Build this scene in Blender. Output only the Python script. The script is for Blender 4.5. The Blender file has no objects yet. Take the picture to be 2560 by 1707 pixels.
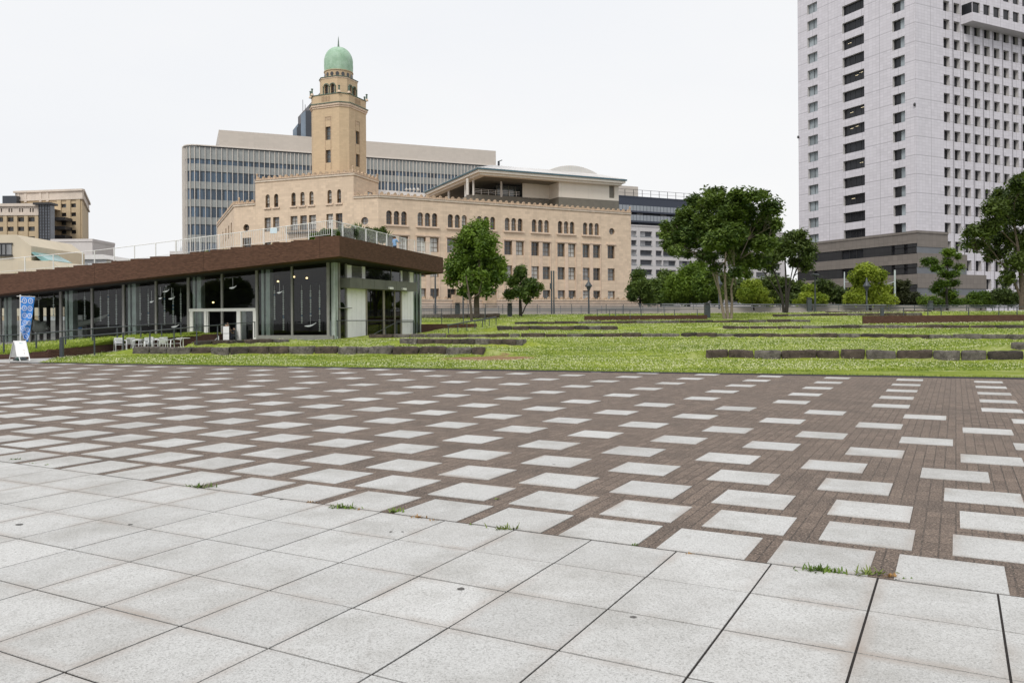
import bpy, bmesh, math, random
import numpy as np
from mathutils import Vector, Matrix
random.seed(7); RS = np.random.RandomState(11)
scene = bpy.context.scene
COL = scene.collection

# ------------------------------------------------------------------ camera
F = 2039.0; CX = 1280.0; HY = 800.0; ROLL = -0.0069; EYE = 1.6
cam_data = bpy.data.cameras.new("camera"); cam = bpy.data.objects.new("camera", cam_data); COL.objects.link(cam)
cam_data.sensor_width = 36.0; cam_data.lens = F / 2560 * 36.0
cam_data.shift_y = (HY - 853.5) / 2560
cam_data.clip_start = 0.1; cam_data.clip_end = 6000
cam.matrix_world = Matrix.Translation((0, 0, EYE)) @ Matrix.Rotation(math.radians(90), 4, 'X') @ Matrix.Rotation(ROLL, 4, 'Z')
scene.camera = cam

# ------------------------------------------------------------------ sky and sun (overcast)
SUN_EL = math.radians(48); SUN_AZ = math.radians(205)      # azimuth clockwise from +Y
world = bpy.data.worlds.new("World"); scene.world = world; world.use_nodes = True
wn = world.node_tree; wn.nodes.clear()
w_out = wn.nodes.new('ShaderNodeOutputWorld'); w_mix = wn.nodes.new('ShaderNodeMixShader')
w_sky = wn.nodes.new('ShaderNodeTexSky'); w_sky.sky_type = 'NISHITA'; w_sky.sun_disc = False
w_sky.sun_elevation = SUN_EL; w_sky.sun_rotation = SUN_AZ; w_sky.dust_density = 4; w_sky.air_density = 1.5
w_b1 = wn.nodes.new('ShaderNodeBackground'); w_b1.inputs[1].default_value = 0.08
w_b2 = wn.nodes.new('ShaderNodeBackground'); w_b2.inputs[1].default_value = 0.96
w_tc = wn.nodes.new('ShaderNodeTexCoord'); w_mp = wn.nodes.new('ShaderNodeMapping'); w_mp.inputs['Scale'].default_value = (1, 1, 3.0)
w_no = wn.nodes.new('ShaderNodeTexNoise'); w_no.inputs['Scale'].default_value = 1.3; w_no.inputs['Detail'].default_value = 5
w_cr = wn.nodes.new('ShaderNodeValToRGB')
w_cr.color_ramp.elements[0].position = 0.3; w_cr.color_ramp.elements[0].color = (0.905, 0.925, 0.965, 1)
w_cr.color_ramp.elements[1].position = 0.7; w_cr.color_ramp.elements[1].color = (0.985, 0.985, 0.99, 1)
wn.links.new(w_tc.outputs['Generated'], w_mp.inputs[0]); wn.links.new(w_mp.outputs[0], w_no.inputs[0])
wn.links.new(w_no.outputs[0], w_cr.inputs[0]); wn.links.new(w_cr.outputs[0], w_b2.inputs[0])
wn.links.new(w_sky.outputs[0], w_b1.inputs[0]); w_mix.inputs[0].default_value = 0.93
wn.links.new(w_b1.outputs[0], w_mix.inputs[1]); wn.links.new(w_b2.outputs[0], w_mix.inputs[2]); wn.links.new(w_mix.outputs[0], w_out.inputs[0])
sun_d = bpy.data.lights.new("sun", 'SUN'); sun_d.energy = 1.7; sun_d.angle = math.radians(20); sun_d.color = (1, 0.96, 0.9)
sun = bpy.data.objects.new("sun", sun_d); COL.objects.link(sun)
sd = Vector((math.sin(SUN_AZ) * math.cos(SUN_EL), math.cos(SUN_AZ) * math.cos(SUN_EL), math.sin(SUN_EL)))
sun.rotation_euler = sd.to_track_quat('Z', 'Y').to_euler(); sun.location = sd * 300
scene.view_settings.view_transform = 'Standard'; scene.view_settings.look = 'None'
scene.view_settings.exposure = 0.08; scene.view_settings.gamma = 1.0
scene.cycles.max_bounces = 6; scene.cycles.transparent_max_bounces = 12
scene.cycles.diffuse_bounces = 3; scene.cycles.glossy_bounces = 3; scene.cycles.transmission_bounces = 4

# ------------------------------------------------------------------ materials
def nodes_of(name):
    m = bpy.data.materials.new(name); m.use_nodes = True; nt = m.node_tree; nt.nodes.clear()
    o = nt.nodes.new('ShaderNodeOutputMaterial'); p = nt.nodes.new('ShaderNodeBsdfPrincipled'); nt.links.new(p.outputs[0], o.inputs[0])
    return m, nt, p
def mixc(nt, a, b, fac, mode='MIX'):
    n = nt.nodes.new('ShaderNodeMix'); n.data_type = 'RGBA'; n.blend_type = mode
    for s, v in ((6, a), (7, b), (0, fac)):
        if isinstance(v, (int, float)): n.inputs[s].default_value = v
        elif isinstance(v, tuple): n.inputs[s].default_value = (*v[:3], 1)
        else: nt.links.new(v, n.inputs[s])
    return n.outputs[2]
def noise(nt, scale, detail=4, rough=.6, coord=None, sc=(1, 1, 1)):
    n = nt.nodes.new('ShaderNodeTexNoise'); n.inputs['Scale'].default_value = scale; n.inputs['Detail'].default_value = detail; n.inputs['Roughness'].default_value = rough
    mp = nt.nodes.new('ShaderNodeMapping'); mp.inputs['Scale'].default_value = sc
    if coord is None:
        g = nt.nodes.new('ShaderNodeNewGeometry'); coord = g.outputs['Position']
    nt.links.new(coord, mp.inputs[0]); nt.links.new(mp.outputs[0], n.inputs['Vector'])
    return n.outputs[0]
def ramp(nt, fac, p0, p1, c0=0.0, c1=1.0):
    r = nt.nodes.new('ShaderNodeMapRange'); r.inputs[1].default_value = p0; r.inputs[2].default_value = p1; r.inputs[3].default_value = c0; r.inputs[4].default_value = c1
    nt.links.new(fac, r.inputs[0]); return r.outputs[0]
def bump(nt, p, h, strength=.3, dist=.02):
    b = nt.nodes.new('ShaderNodeBump'); b.inputs['Strength'].default_value = strength; b.inputs['Distance'].default_value = dist
    nt.links.new(h, b.inputs['Height']); nt.links.new(b.outputs[0], p.inputs['Normal'])
def uvco(nt):
    u = nt.nodes.new('ShaderNodeUVMap'); u.uv_map = 'uv'; return u.outputs[0]
def mul(c, k): return tuple(max(0, x * k) for x in c)
def M(name, col, rough=.7, var=.12, scale=3.0, metal=0.0, bmp=0.0, bscale=40, streak=0.0, spec=.5):
    m, nt, p = nodes_of(name)
    c = mixc(nt, mul(col, 1 - var), mul(col, 1 + var), ramp(nt, noise(nt, scale), .3, .7))
    if streak > 0:
        s = noise(nt, 1.0, 5, .65, sc=(1.3, 1.3, .10))
        c = mixc(nt, c, mul(col, .62), ramp(nt, s, .52, .78, 0, streak))
    nt.links.new(c, p.inputs['Base Color']); p.inputs['Roughness'].default_value = rough; p.inputs['Metallic'].default_value = metal
    p.inputs['Specular IOR Level'].default_value = spec
    if bmp > 0: bump(nt, p, noise(nt, bscale, 3), bmp, .02)
    return m
def glassy(name, col, rough=.06, spec=.8):
    m, nt, p = nodes_of(name)
    c = mixc(nt, mul(col, .75), mul(col, 1.3), ramp(nt, noise(nt, .35, 2), .35, .65))
    nt.links.new(c, p.inputs['Base Color']); p.inputs['Roughness'].default_value = rough; p.inputs['Specular IOR Level'].default_value = spec
    return m
def see_glass(name, tint=(.8, .85, .83), refl=1.0):
    m = bpy.data.materials.new(name); m.use_nodes = True; nt = m.node_tree; nt.nodes.clear()
    o = nt.nodes.new('ShaderNodeOutputMaterial'); mx = nt.nodes.new('ShaderNodeMixShader'); t = nt.nodes.new('ShaderNodeBsdfTransparent'); g = nt.nodes.new('ShaderNodeBsdfGlossy')
    t.inputs[0].default_value = (*tint, 1); g.inputs['Roughness'].default_value = .01; g.inputs[0].default_value = (refl, refl, refl, 1)
    fr = nt.nodes.new('ShaderNodeFresnel'); fr.inputs[0].default_value = 1.5
    nt.links.new(fr.outputs[0], mx.inputs[0]); nt.links.new(t.outputs[0], mx.inputs[1]); nt.links.new(g.outputs[0], mx.inputs[2]); nt.links.new(mx.outputs[0], o.inputs[0])
    return m
def tiles(name, col, tw, th, joint, pw=None, ph=None, pj=.5, var=.05, rough=.45, streak=.15, off=0.0, js=.7):
    """tile grid from the wall's own metric uv, plus larger panel joints"""
    m, nt, p = nodes_of(name); uv = uvco(nt)
    def brick(w, h, mo, o=0.0):
        b = nt.nodes.new('ShaderNodeTexBrick'); b.offset = o; b.squash = 1
        b.inputs['Scale'].default_value = 1; b.inputs['Brick Width'].default_value = w; b.inputs['Row Height'].default_value = h
        b.inputs['Mortar Size'].default_value = mo; b.inputs['Mortar Smooth'].default_value = .1; b.inputs['Bias'].default_value = 0
        b.inputs['Color1'].default_value = (*mul(col, 1 - var), 1); b.inputs['Color2'].default_value = (*mul(col, 1 + var), 1); b.inputs['Mortar'].default_value = (*mul(col, js), 1)
        nt.links.new(uv, b.inputs['Vector']); return b
    b1 = brick(tw, th, joint, off); c = b1.outputs['Color']
    c = mixc(nt, c, mul(col, 1.06), ramp(nt, noise(nt, .15, 3), .4, .7, 0, .35))
    if streak > 0: c = mixc(nt, c, mul(col, .7), ramp(nt, noise(nt, 1.0, 4, .6, sc=(1, 1, .08)), .52, .8, 0, streak))
    if pw:
        b2 = brick(pw, ph, joint * 2.2); c = mixc(nt, c, mul(col, pj), b2.outputs['Fac'])
    nt.links.new(c, p.inputs['Base Color']); p.inputs['Roughness'].default_value = rough
    if rough > .5: p.inputs['Specular IOR Level'].default_value = .25
    return m
def emit(name, col, s):
    m, nt, p = nodes_of(name); p.inputs['Base Color'].default_value = (*col, 1); p.inputs['Emission Color'].default_value = (*col, 1); p.inputs['Emission Strength'].default_value = s; return m

# ------------------------------------------------------------------ geometry helpers
def ray(px, py):
    a0 = px - CX; b0 = py - HY; c, s = math.cos(ROLL), math.sin(ROLL)
    return (a0 * c + b0 * s) / F, (-a0 * s + b0 * c) / F
def at(px, py, Y):
    k, q = ray(px, py); return Vector((k * Y, Y, EYE - q * Y))
def zoomer(ox, oy, s): return lambda u, v=0: (ox + u * s, oy + v * s)
r1 = zoomer(0, 440, .3189); r2 = zoomer(440, 540, .2891); r3 = zoomer(440, 60, .3444); r4 = zoomer(880, 380, .3061)
r5 = zoomer(1520, 420, .2551); r6 = zoomer(1980, 0, .2806); r7 = zoomer(1980, 400, .2679)
class Face:
    """vertical plane through A (left) and B (right); u metres along, z up, d outwards (towards the viewer side)"""
    def __init__(s, A, B):
        s.o = Vector((A[0], A[1])); d = Vector((B[0], B[1])) - s.o; s.L = d.length; s.u = d.normalized(); s.n = Vector((s.u.y, -s.u.x))
    def pt(s, u, z, d=0.0):
        q = s.o + s.u * u + s.n * d; return (q.x, q.y, z)
    def hit(s, px, py=600):
        k, q = ray(px, py)                       # point = Y*(k,1); solve o + u*U = Y*(k,1)
        det = -s.u.x * 1 + k * s.u.y
        Y = (-s.u.x * s.o.y + s.u.y * s.o.x) / det
        P = Vector((k * Y, Y)) - s.o
        return P.dot(s.u), EYE - q * Y
    def U(s, px, py=600): return s.hit(px, py)[0]
    def Z(s, px, py): return s.hit(px, py)[1]
class MB:
    def __init__(s): s.v = []; s.f = []; s.m = []; s.uv = {}; s.smooth = set()
    def add(s, vs, fs, mat=0, smooth=False):
        b = len(s.v); s.v.extend(tuple(x) for x in vs)
        for f in fs:
            if smooth: s.smooth.add(len(s.f))
            s.f.append(tuple(b + i for i in f)); s.m.append(mat)
    def quad(s, a, b, c, d, mat=0, uv=None):
        if uv: s.uv[len(s.f)] = uv
        s.add([a, b, c, d], [(0, 1, 2, 3)], mat)
    def poly(s, pts, mat=0, uv=None):
        if uv: s.uv[len(s.f)] = uv
        s.add(pts, [tuple(range(len(pts)))], mat)
    def hexa(s, p, mat=0):       # 8 points: bottom 4 ccw, top 4
        s.add(p, [(3, 2, 1, 0), (4, 5, 6, 7), (0, 1, 5, 4), (1, 2, 6, 5), (2, 3, 7, 6), (3, 0, 4, 7)], mat)
    def box(s, x0, x1, y0, y1, z0, z1, mat=0):
        s.hexa([(x0, y0, z0), (x1, y0, z0), (x1, y1, z0), (x0, y1, z0), (x0, y0, z1), (x1, y0, z1), (x1, y1, z1), (x0, y1, z1)], mat)
    def fbox(s, f, u0, u1, z0, z1, d0, d1, mat=0):
        if u0 > u1: u0, u1 = u1, u0
        if d0 > d1: d0, d1 = d1, d0
        P = [f.pt(u0, z0, d1), f.pt(u1, z0, d1), f.pt(u1, z0, d0), f.pt(u0, z0, d0), f.pt(u0, z1, d1), f.pt(u1, z1, d1), f.pt(u1, z1, d0), f.pt(u0, z1, d0)]
        b = len(s.f); s.hexa(P, mat)
        s.uv[b + 2] = [(u0, z0), (u1, z0), (u1, z1), (u0, z1)]; s.uv[b + 4] = [(u1, z0), (u0, z0), (u0, z1), (u1, z1)]
        s.uv[b + 3] = [(0, z0), (d1 - d0, z0), (d1 - d0, z1), (0, z1)]; s.uv[b + 5] = s.uv[b + 3]
    def prism(s, poly, z0, z1, mat=0, cap=True):  # poly ccw xy, uv along perimeter
        n = len(poly); acc = 0
        for i in range(n):
            a = poly[i]; b = poly[(i + 1) % n]; l = math.hypot(b[0] - a[0], b[1] - a[1])
            s.quad((a[0], a[1], z0), (b[0], b[1], z0), (b[0], b[1], z1), (a[0], a[1], z1), mat, [(acc, z0), (acc + l, z0), (acc + l, z1), (acc, z1)]); acc += l
        if cap: s.poly([(p[0], p[1], z1) for p in poly], mat); s.poly([(p[0], p[1], z0) for p in reversed(poly)], mat)
    def tube(s, pts, rad, n=6, mat=0, cap=True, smooth=True):
        pts = [Vector(p) for p in pts]; rad = rad if isinstance(rad, (list, tuple)) else [rad] * len(pts)
        rings = []; up = Vector((0, 0, 1))
        for i, p in enumerate(pts):
            d = (pts[min(i + 1, len(pts) - 1)] - pts[max(i - 1, 0)]).normalized()
            a = d.cross(up if abs(d.z) < .95 else Vector((1, 0, 0))).normalized(); b = a.cross(d)
            rings.append([tuple(p + (a * math.cos(t) + b * math.sin(t)) * rad[i]) for t in [2 * math.pi * k / n + math.pi / 4 * (n == 4) for k in range(n)]])
        fs = []; vs = [q for r in rings for q in r]
        for i in range(len(pts) - 1):
            for k in range(n): fs.append((i * n + k, i * n + (k + 1) % n, (i + 1) * n + (k + 1) % n, (i + 1) * n + k))
        s.add(vs, fs, mat, smooth and n > 4)
        if cap: s.add(rings[0], [tuple(range(n))], mat); s.add(rings[-1], [tuple(reversed(range(n)))], mat)
    def lathe(s, cx, cy, prof, n=24, mat=0, smooth=True):
        vs = [(cx + r * math.cos(2 * math.pi * k / n), cy + r * math.sin(2 * math.pi * k / n), z) for r, z in prof for k in range(n)]
        fs = [(i * n + k, i * n + (k + 1) % n, (i + 1) * n + (k + 1) % n, (i + 1) * n + k) for i in range(len(prof) - 1) for k in range(n)]
        s.add(vs, fs, mat, smooth)
    def build(s, name, mats, parent=None, loc=None, **tags):
        return build(name, s.v, s.f, mats, s.m, parent, loc, s.uv, s.smooth, **tags)
WL = {}      # world location of every object
def tag(o, label=None, category=None, group=None, kind=None):
    for k, v in (('label', label), ('category', category), ('group', group), ('kind', kind)):
        if v: o[k] = v
    return o
def build(name, v, f, mats, fm=None, parent=None, loc=None, uv=None, smooth=None, **tags):
    V = np.array([tuple(x) for x in v], dtype=np.float64).reshape(-1, 3)
    if parent is not None: L = np.array(WL[parent.name])
    elif loc is not None: L = np.array(tuple(loc))
    else: mn = V.min(0); mx = V.max(0); L = np.array([(mn[0] + mx[0]) / 2, (mn[1] + mx[1]) / 2, mn[2]])
    V = V - L
    me = bpy.data.meshes.new(name); me.from_pydata(V.tolist(), [], [list(x) for x in f])
    if not isinstance(mats, (list, tuple)): mats = [mats]
    for m in mats: me.materials.append(m)
    if fm is not None and len(mats) > 1: me.polygons.foreach_set('material_index', fm)
    if uv is not None and uv:
        lay = me.uv_layers.new(name='uv')
        for fi, co in uv.items():
            for li, c in zip(me.polygons[fi].loop_indices, co): lay.data[li].uv = c
    if smooth:
        fl = [False] * len(me.polygons)
        for i in smooth: fl[i] = True
        me.polygons.foreach_set('use_smooth', fl)
    me.update()
    o = bpy.data.objects.new(name, me); COL.objects.link(o)
    if parent is not None: o.parent = parent
    else: o.location = L.tolist()
    WL[o.name] = tuple(L)
    return tag(o, **tags)
def empty(name, loc, **tags):
    o = bpy.data.objects.new(name, None); COL.objects.link(o); o.location = tuple(loc); o.empty_display_size = .3; WL[o.name] = tuple(loc)
    return tag(o, **tags)
def copy_thing(src, loc, rotz=None, label=None, scale=None):
    c = src.copy(); COL.objects.link(c); c.location = loc; WL[c.name] = tuple(loc)
    if rotz is not None: c.rotation_euler = (0, 0, rotz)
    if scale: c.scale = scale
    if label: c['label'] = label
    def rec(s, d):
        for ch in s.children:
            k = ch.copy(); COL.objects.link(k); k.parent = d; k.matrix_parent_inverse = ch.matrix_parent_inverse.copy(); rec(ch, k)
    rec(src, c); return c

def wall(mb, f, u0, u1, z0, z1, holes=(), rec=.3, mat=0, rmat=None, d=0.0):
    """wall face with real openings (u0,u1,z0,z1[,arch]) and reveals rec deep"""
    rmat = mat if rmat is None else rmat
    us = sorted({u0, u1, *[h[0] for h in holes], *[h[1] for h in holes]}); zs = sorted({z0, z1, *[h[2] for h in holes], *[h[3] for h in holes]})
    us = [u for u in us if u0 <= u <= u1]; zs = [z for z in zs if z0 <= z <= z1]
    # rows merged: emit per z band, runs of u not in a hole
    for a, b in zip(zs[:-1], zs[1:]):
        if b - a < 1e-5: continue
        zc = (a + b) / 2; run = None
        for c, e in zip(us[:-1], us[1:]):
            uc = (c + e) / 2; inside = any(h[0] < uc < h[1] and h[2] < zc < h[3] for h in holes)
            if not inside: run = (run[0], e) if run else (c, e)
            if inside and run: emitq(mb, f, run, a, b, d, mat); run = None
        if run: emitq(mb, f, run, a, b, d, mat)
    for h in holes:
        a, b, c, e = h[:4]; arch = len(h) > 4 and h[4]
        if arch:
            r = (b - a) / 2; uc = (a + b) / 2; zc = e - r; n = 6 if arch == 1 else 8
            arc = [(uc + r * math.cos(math.pi * k / (2 * n) * 1.0), zc + r * math.sin(math.pi * k / (2 * n))) for k in range(2 * n + 1)]
            R = [p for p in arc if p[0] >= uc - 1e-6]; Lf = [p for p in arc if p[0] <= uc + 1e-6]
            def fan(corner, pts):
                for p, q in zip(pts[:-1], pts[1:]): mb.poly([f.pt(corner[0], corner[1], d), f.pt(*p, d), f.pt(*q, d)], mat, [corner, p, q])
            fan((b, e), list(reversed(R))); fan((a, e), list(reversed(Lf)))
            for p, q in zip(arc[:-1], arc[1:]): mb.quad(f.pt(*p, d), f.pt(*q, d), f.pt(*q, d - rec), f.pt(*p, d - rec), rmat)
            zt = zc
            if arch == 2:   # full circle: lower half too
                zb = zc
                lo = [(uc + r * math.cos(-math.pi * k / (2 * n)), zc + r * math.sin(-math.pi * k / (2 * n))) for k in range(2 * n + 1)]
                R2 = [p for p in lo if p[0] >= uc - 1e-6]; L2 = [p for p in lo if p[0] <= uc + 1e-6]
                fan((b, c), R2); fan((a, c), L2)
                for p, q in zip(lo[:-1], lo[1:]): mb.quad(f.pt(*p, d), f.pt(*q, d), f.pt(*q, d - rec), f.pt(*p, d - rec), rmat)
                continue
        else:
            zt = e; mb.quad(f.pt(a, e, d - rec), f.pt(b, e, d - rec), f.pt(b, e, d), f.pt(a, e, d), rmat)
        mb.quad(f.pt(a, c, d), f.pt(b, c, d), f.pt(b, c, d - rec), f.pt(a, c, d - rec), rmat)
        mb.quad(f.pt(a, c, d - rec), f.pt(a, zt, d - rec), f.pt(a, zt, d), f.pt(a, c, d), rmat)
        mb.quad(f.pt(b, c, d), f.pt(b, zt, d), f.pt(b, zt, d - rec), f.pt(b, c, d - rec), rmat)
def emitq(mb, f, run, a, b, d, mat):
    mb.quad(f.pt(run[0], a, d), f.pt(run[1], a, d), f.pt(run[1], b, d), f.pt(run[0], b, d), mat, [(run[0], a), (run[1], a), (run[1], b), (run[0], b)])
def window(parent, f, h, rec, fm, pm, cols=2, rows=2, fw=.09, name='window', d=0.0):
    a, b, c, e = h[:4]; arch = len(h) > 4 and h[4]
    m = MB(); D = d - rec + .07; D0 = d - rec - .02
    top = e - (b - a) / 2 if arch == 1 else e
    if arch == 2: m.fbox(f, a, b, (c + e) / 2 - fw / 2, (c + e) / 2 + fw / 2, D0, D); m.fbox(f, (a + b) / 2 - fw / 2, (a + b) / 2 + fw / 2, c, e, D0, D + .004)
    else:
        m.fbox(f, a, a + fw, c, top, D0, D); m.fbox(f, b - fw, b, c, top, D0, D); m.fbox(f, a + fw, b - fw, c, c + fw, D0, D)
        if not arch: m.fbox(f, a + fw, b - fw, e - fw, e, D0, D)
        for i in range(1, cols): u = a + (b - a) * i / cols; m.fbox(f, u - fw / 3, u + fw / 3, c + fw, e - fw * (1.0 if not arch else .2), D0 + .005, D - .015)
        for i in range(1, rows): z = c + (top - c) * i / rows if arch else c + (e - c) * i / rows; m.fbox(f, a + fw, b - fw, z - fw / 2.4, z + fw / 2.4, D0 + .003, D - .008)
        if arch: m.fbox(f, a + fw, b - fw, top - fw / 2, top + fw / 2, D0 + .002, D - .004)
    o = m.build(name, fm, parent); p = MB(); p.quad(f.pt(a, c, d - rec), f.pt(b, c, d - rec), f.pt(b, e, d - rec), f.pt(a, e, d - rec)); p.build('pane', pm, o)
    return o

# ------------------------------------------------------------------ ground
UN = 1.6 / 2.5309; YAW = -0.4983; GX, GY = 6.6798, -8.6285      # paving grid: one slab = UN metres
def g2w(i, j):
    dx = (i - GX) * UN; dy = (j - GY) * UN
    return dx * math.cos(YAW) - dy * math.sin(YAW), dx * math.sin(YAW) + dy * math.cos(YAW)
def w2g(x, y):
    c, s = math.cos(-YAW), math.sin(-YAW)
    return (x * c - y * s) / UN + GX, (x * s + y * c) / UN + GY
def onground(px, py):
    k, q = ray(px, py); Y = EYE / q; return (k * Y, Y)
EA = onground(76, 907.5); EB = onground(2560, 947.5)            # lawn edge line
ed = Vector((EB[0] - EA[0], EB[1] - EA[1])).normalized()
def edge_y(x): return EA[1] + (x - EA[0]) * ed.y / ed.x
def lerp(xs, ys, t): return float(np.interp(t, xs, ys))
PY = [0, 34, 40, 46, 57, 62, 67, 72, 76, 80, 86, 92, 97, 140]; PZ = [0, 0, .04, .13, .32, .48, .72, .92, 1.12, 1.42, 1.9, 2.12, 2.2, 2.2]
def terr_base(x, y):
    c = lerp([60, 72, 85], [.4, .1, .05], y); Yp = y + c * x
    if x < -12: Yp = y - 4.8
    z = lerp(PY, PZ, Yp)
    m = min(1, max(0, (x + 19) / 6.0)) if y > 44 else 1.0
    m = m * m * (3 - 2 * m)
    if y > 44: m = 1 - (1 - m) * min(1, (y - 44) / 3)
    # ground stays low around the cafe and its side yard
    k = 0.0
    if y > 56:
        xr = lerp([56, 60, 70, 78, 84], [-11, -8.5, -6.5, -6.0, -7.0], y)
        k = min(1, max(0, (xr - x) / 1.6)); k = k * k * (3 - 2 * k) * min(1, (y - 56) / 3) * min(1, max(0, (80 - y) / 2))
    return z * m * (1 - k) + k * min(.35, z) * m
def ztp(px, py, z): k, q = ray(px, py); Y = (EYE - z) / q; return (k * Y, Y, z)
def row_px(pts, z): return [ztp(x, y, z) for x, y in pts]
def row_at(pts): return [(*at(x, y, Y).xy, at(x, y, Y).z) for x, y, Y in pts]
ROWS = [
 (row_px([(328, 867.5), (620, 867), (920, 866.5), (1209, 867)], .43), 'long front row of brown stone blocks at the left, nearest the plaza edge', (.75, 1.3), .42),
 (row_px([(1763, 873.5), (2100, 874.5), (2560, 878.5), (2760, 881)], .43), 'front row of grey stone blocks at the right, nearest the plaza edge', (.75, 1.25), .40),
 (row_px([(999, 846), (1150, 846.5), (1306, 848)], .55), 'short row of nine stone blocks in the middle, just right of the long front row', (.8, 1.25), .42),
 (row_px([(493, 851.5), (610, 848.5), (724, 846.5)], .50), 'short stone row in front of the pavilion entrance', (.8, 1.3), .32),
 (row_px([(920, 836), (1300, 833.5), (1700, 832.5), (2150, 834), (2560, 837), (2760, 840)], .62), 'very long curved stone row crossing the lawn from the pavilion corner to the right edge', (1.0, 1.9), .33),
 (row_at(((1243, 814.5, 66), (1400, 814.5, 67), (1545, 814.5, 68))), 'short stone row up the slope between the curved row and the small tree', (1.0, 1.5), .42),
 (row_at(((1287, 804, 76), (1650, 802, 76), (2027, 798, 74))), 'thin stone row high on the slope below the multi-stemmed tree', (1.3, 2.2), .30),
 (row_at(((1806, 815, 62), (2150, 812.5, 60), (2560, 812, 57), (2760, 812, 56))), 'stone row at mid slope on the right, below the brown planter wall', (1.3, 2.1), .30),
 (row_at(((1934, 785, 82), (2120, 783, 82), (2306, 782, 82))), 'stone row on the upper lawn left of the right hand railing', (1.4, 2.4), .34),
 (row_at(((2066, 778, 90), (2330, 775.5, 90))), 'farthest thin stone row under the pruned trees', (1.6, 2.6), .22),
 (row_px([(2526, 856), (2700, 859)], .55), 'stone row just entering at the right edge behind the front right row', (.9, 1.3), .4),
]
TX = np.arange(-26, 97, .5); TY = np.arange(23, 106, .35); TGX, TGY = np.meshgrid(TX, TY, indexing='ij')
TG = np.array([[terr_base(x, y) for y in TY] for x in TX]); WS = np.zeros_like(TG); AS = np.zeros_like(TG)
for pts, _l, _L, hz in ROWS:
    xs = [p[0] for p in pts]; ys = [p[1] for p in pts]; zs = [p[2] for p in pts]
    yr = np.interp(TX, xs, ys); zr = np.interp(TX, xs, zs); fx = np.clip(1 - np.maximum(xs[0] - TX, TX - xs[-1]) / 2.0, 0, 1)[:, None]
    d = TGY - yr[:, None]; b0 = np.array([terr_base(x, y) for x, y in zip(TX, yr)]); up = np.clip((d - .02) / .36, 0, 1)
    tgt = (zr - hz)[:, None] * (1 - up) + (zr - .06)[:, None] * up; w = fx * np.exp(-(d / 2.6) ** 2); AS += w * (tgt - b0[:, None]); WS += w
TG = TG + AS / np.maximum(1, WS)
def terrv(X, Y):
    X = np.asarray(X, float); Y = np.asarray(Y, float); a = np.clip((X - TX[0]) / .5, 0, len(TX) - 1.001); b = np.clip((Y - TY[0]) / .35, 0, len(TY) - 1.001); i = a.astype(int); j = b.astype(int); s = a - i; t = b - j
    return TG[i, j] * (1 - s) * (1 - t) + TG[i + 1, j] * s * (1 - t) + TG[i, j + 1] * (1 - s) * t + TG[i + 1, j + 1] * s * t
def terr(x, y): return float(terrv(x, y))
# ground sheet reaching the horizon
m_city, nt, p = nodes_of('ground_asphalt')
nt.links.new(mixc(nt, (.10, .10, .10), (.17, .165, .155), ramp(nt, noise(nt, .4), .35, .65)), p.inputs['Base Color']); p.inputs['Roughness'].default_value = .9
g = MB(); xs = [-2500, -300, -60, -20, 20, 60, 300, 2500]; ys = [-400, -60, -5, 26, 60, 92, 99, 110, 300, 3000]; zz = [-.12] * 6 + [1.9, 2.0, 2.0, 2.0]
for i in range(len(xs) - 1):
    for j in range(len(ys) - 1): g.quad((xs[i], ys[j], zz[j]), (xs[i + 1], ys[j], zz[j]), (xs[i + 1], ys[j + 1], zz[j + 1]), (xs[i], ys[j + 1], zz[j + 1]))
g.build('ground', m_city, kind='structure')

# plaza: brown pavers, then light granite slabs on them
m_pav, nt, p = nodes_of('brown_pavers'); uv = uvco(nt)
def brk(w, h, mo, c1, c2, cm, off=0.0):
    b = nt.nodes.new('ShaderNodeTexBrick'); b.offset = off; b.inputs['Scale'].default_value = 1; b.inputs['Brick Width'].default_value = w; b.inputs['Row Height'].default_value = h
    b.inputs['Mortar Size'].default_value = mo; b.inputs['Mortar Smooth'].default_value = .3; b.inputs['Bias'].default_value = 0
    for k, c in (('Color1', c1), ('Color2', c2), ('Mortar', cm)): b.inputs[k].default_value = (*c, 1)
    nt.links.new(uv, b.inputs['Vector']); return b
b1 = brk(1 / 6, 1 / 3, .009, (.115, .082, .063), (.235, .175, .137), (.03, .024, .02))
c = mixc(nt, b1.outputs['Color'], (.18, .138, .110), ramp(nt, noise(nt, .45, 5), .3, .75, 0, .65))
c = mixc(nt, c, (.05, .038, .032), ramp(nt, noise(nt, .9, 6, .7), .50, .70, 0, .7))
fine = noise(nt, 48, 5, .85); c = mixc(nt, c, (.03, .025, .022), ramp(nt, fine, .44, .62, 0, .85))
fine2 = noise(nt, 55, 3, .75, sc=(1, 1.7, 1)); c = mixc(nt, c, (.55, .43, .34), ramp(nt, fine2, .53, .66, 0, .8))
nt.links.new(c, p.inputs['Base Color']); p.inputs['Roughness'].default_value = .85
hb = nt.nodes.new('ShaderNodeMath'); hb.operation = 'SUBTRACT'; nt.links.new(fine, hb.inputs[0]); nt.links.new(b1.outputs['Fac'], hb.inputs[1]); bump(nt, p, hb.outputs[0], .8, .008)
pl = MB()
x0, x1 = -70, 40
pts = [(x0, -12), (x1, -12), (x1, edge_y(x1)), (x0, edge_y(x0))]
pl.poly([(a, b, 0.0) for a, b in pts], 0, [w2g(a, b) for a, b in pts])
pl.build('plaza_pavement', m_pav, kind='structure')

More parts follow.
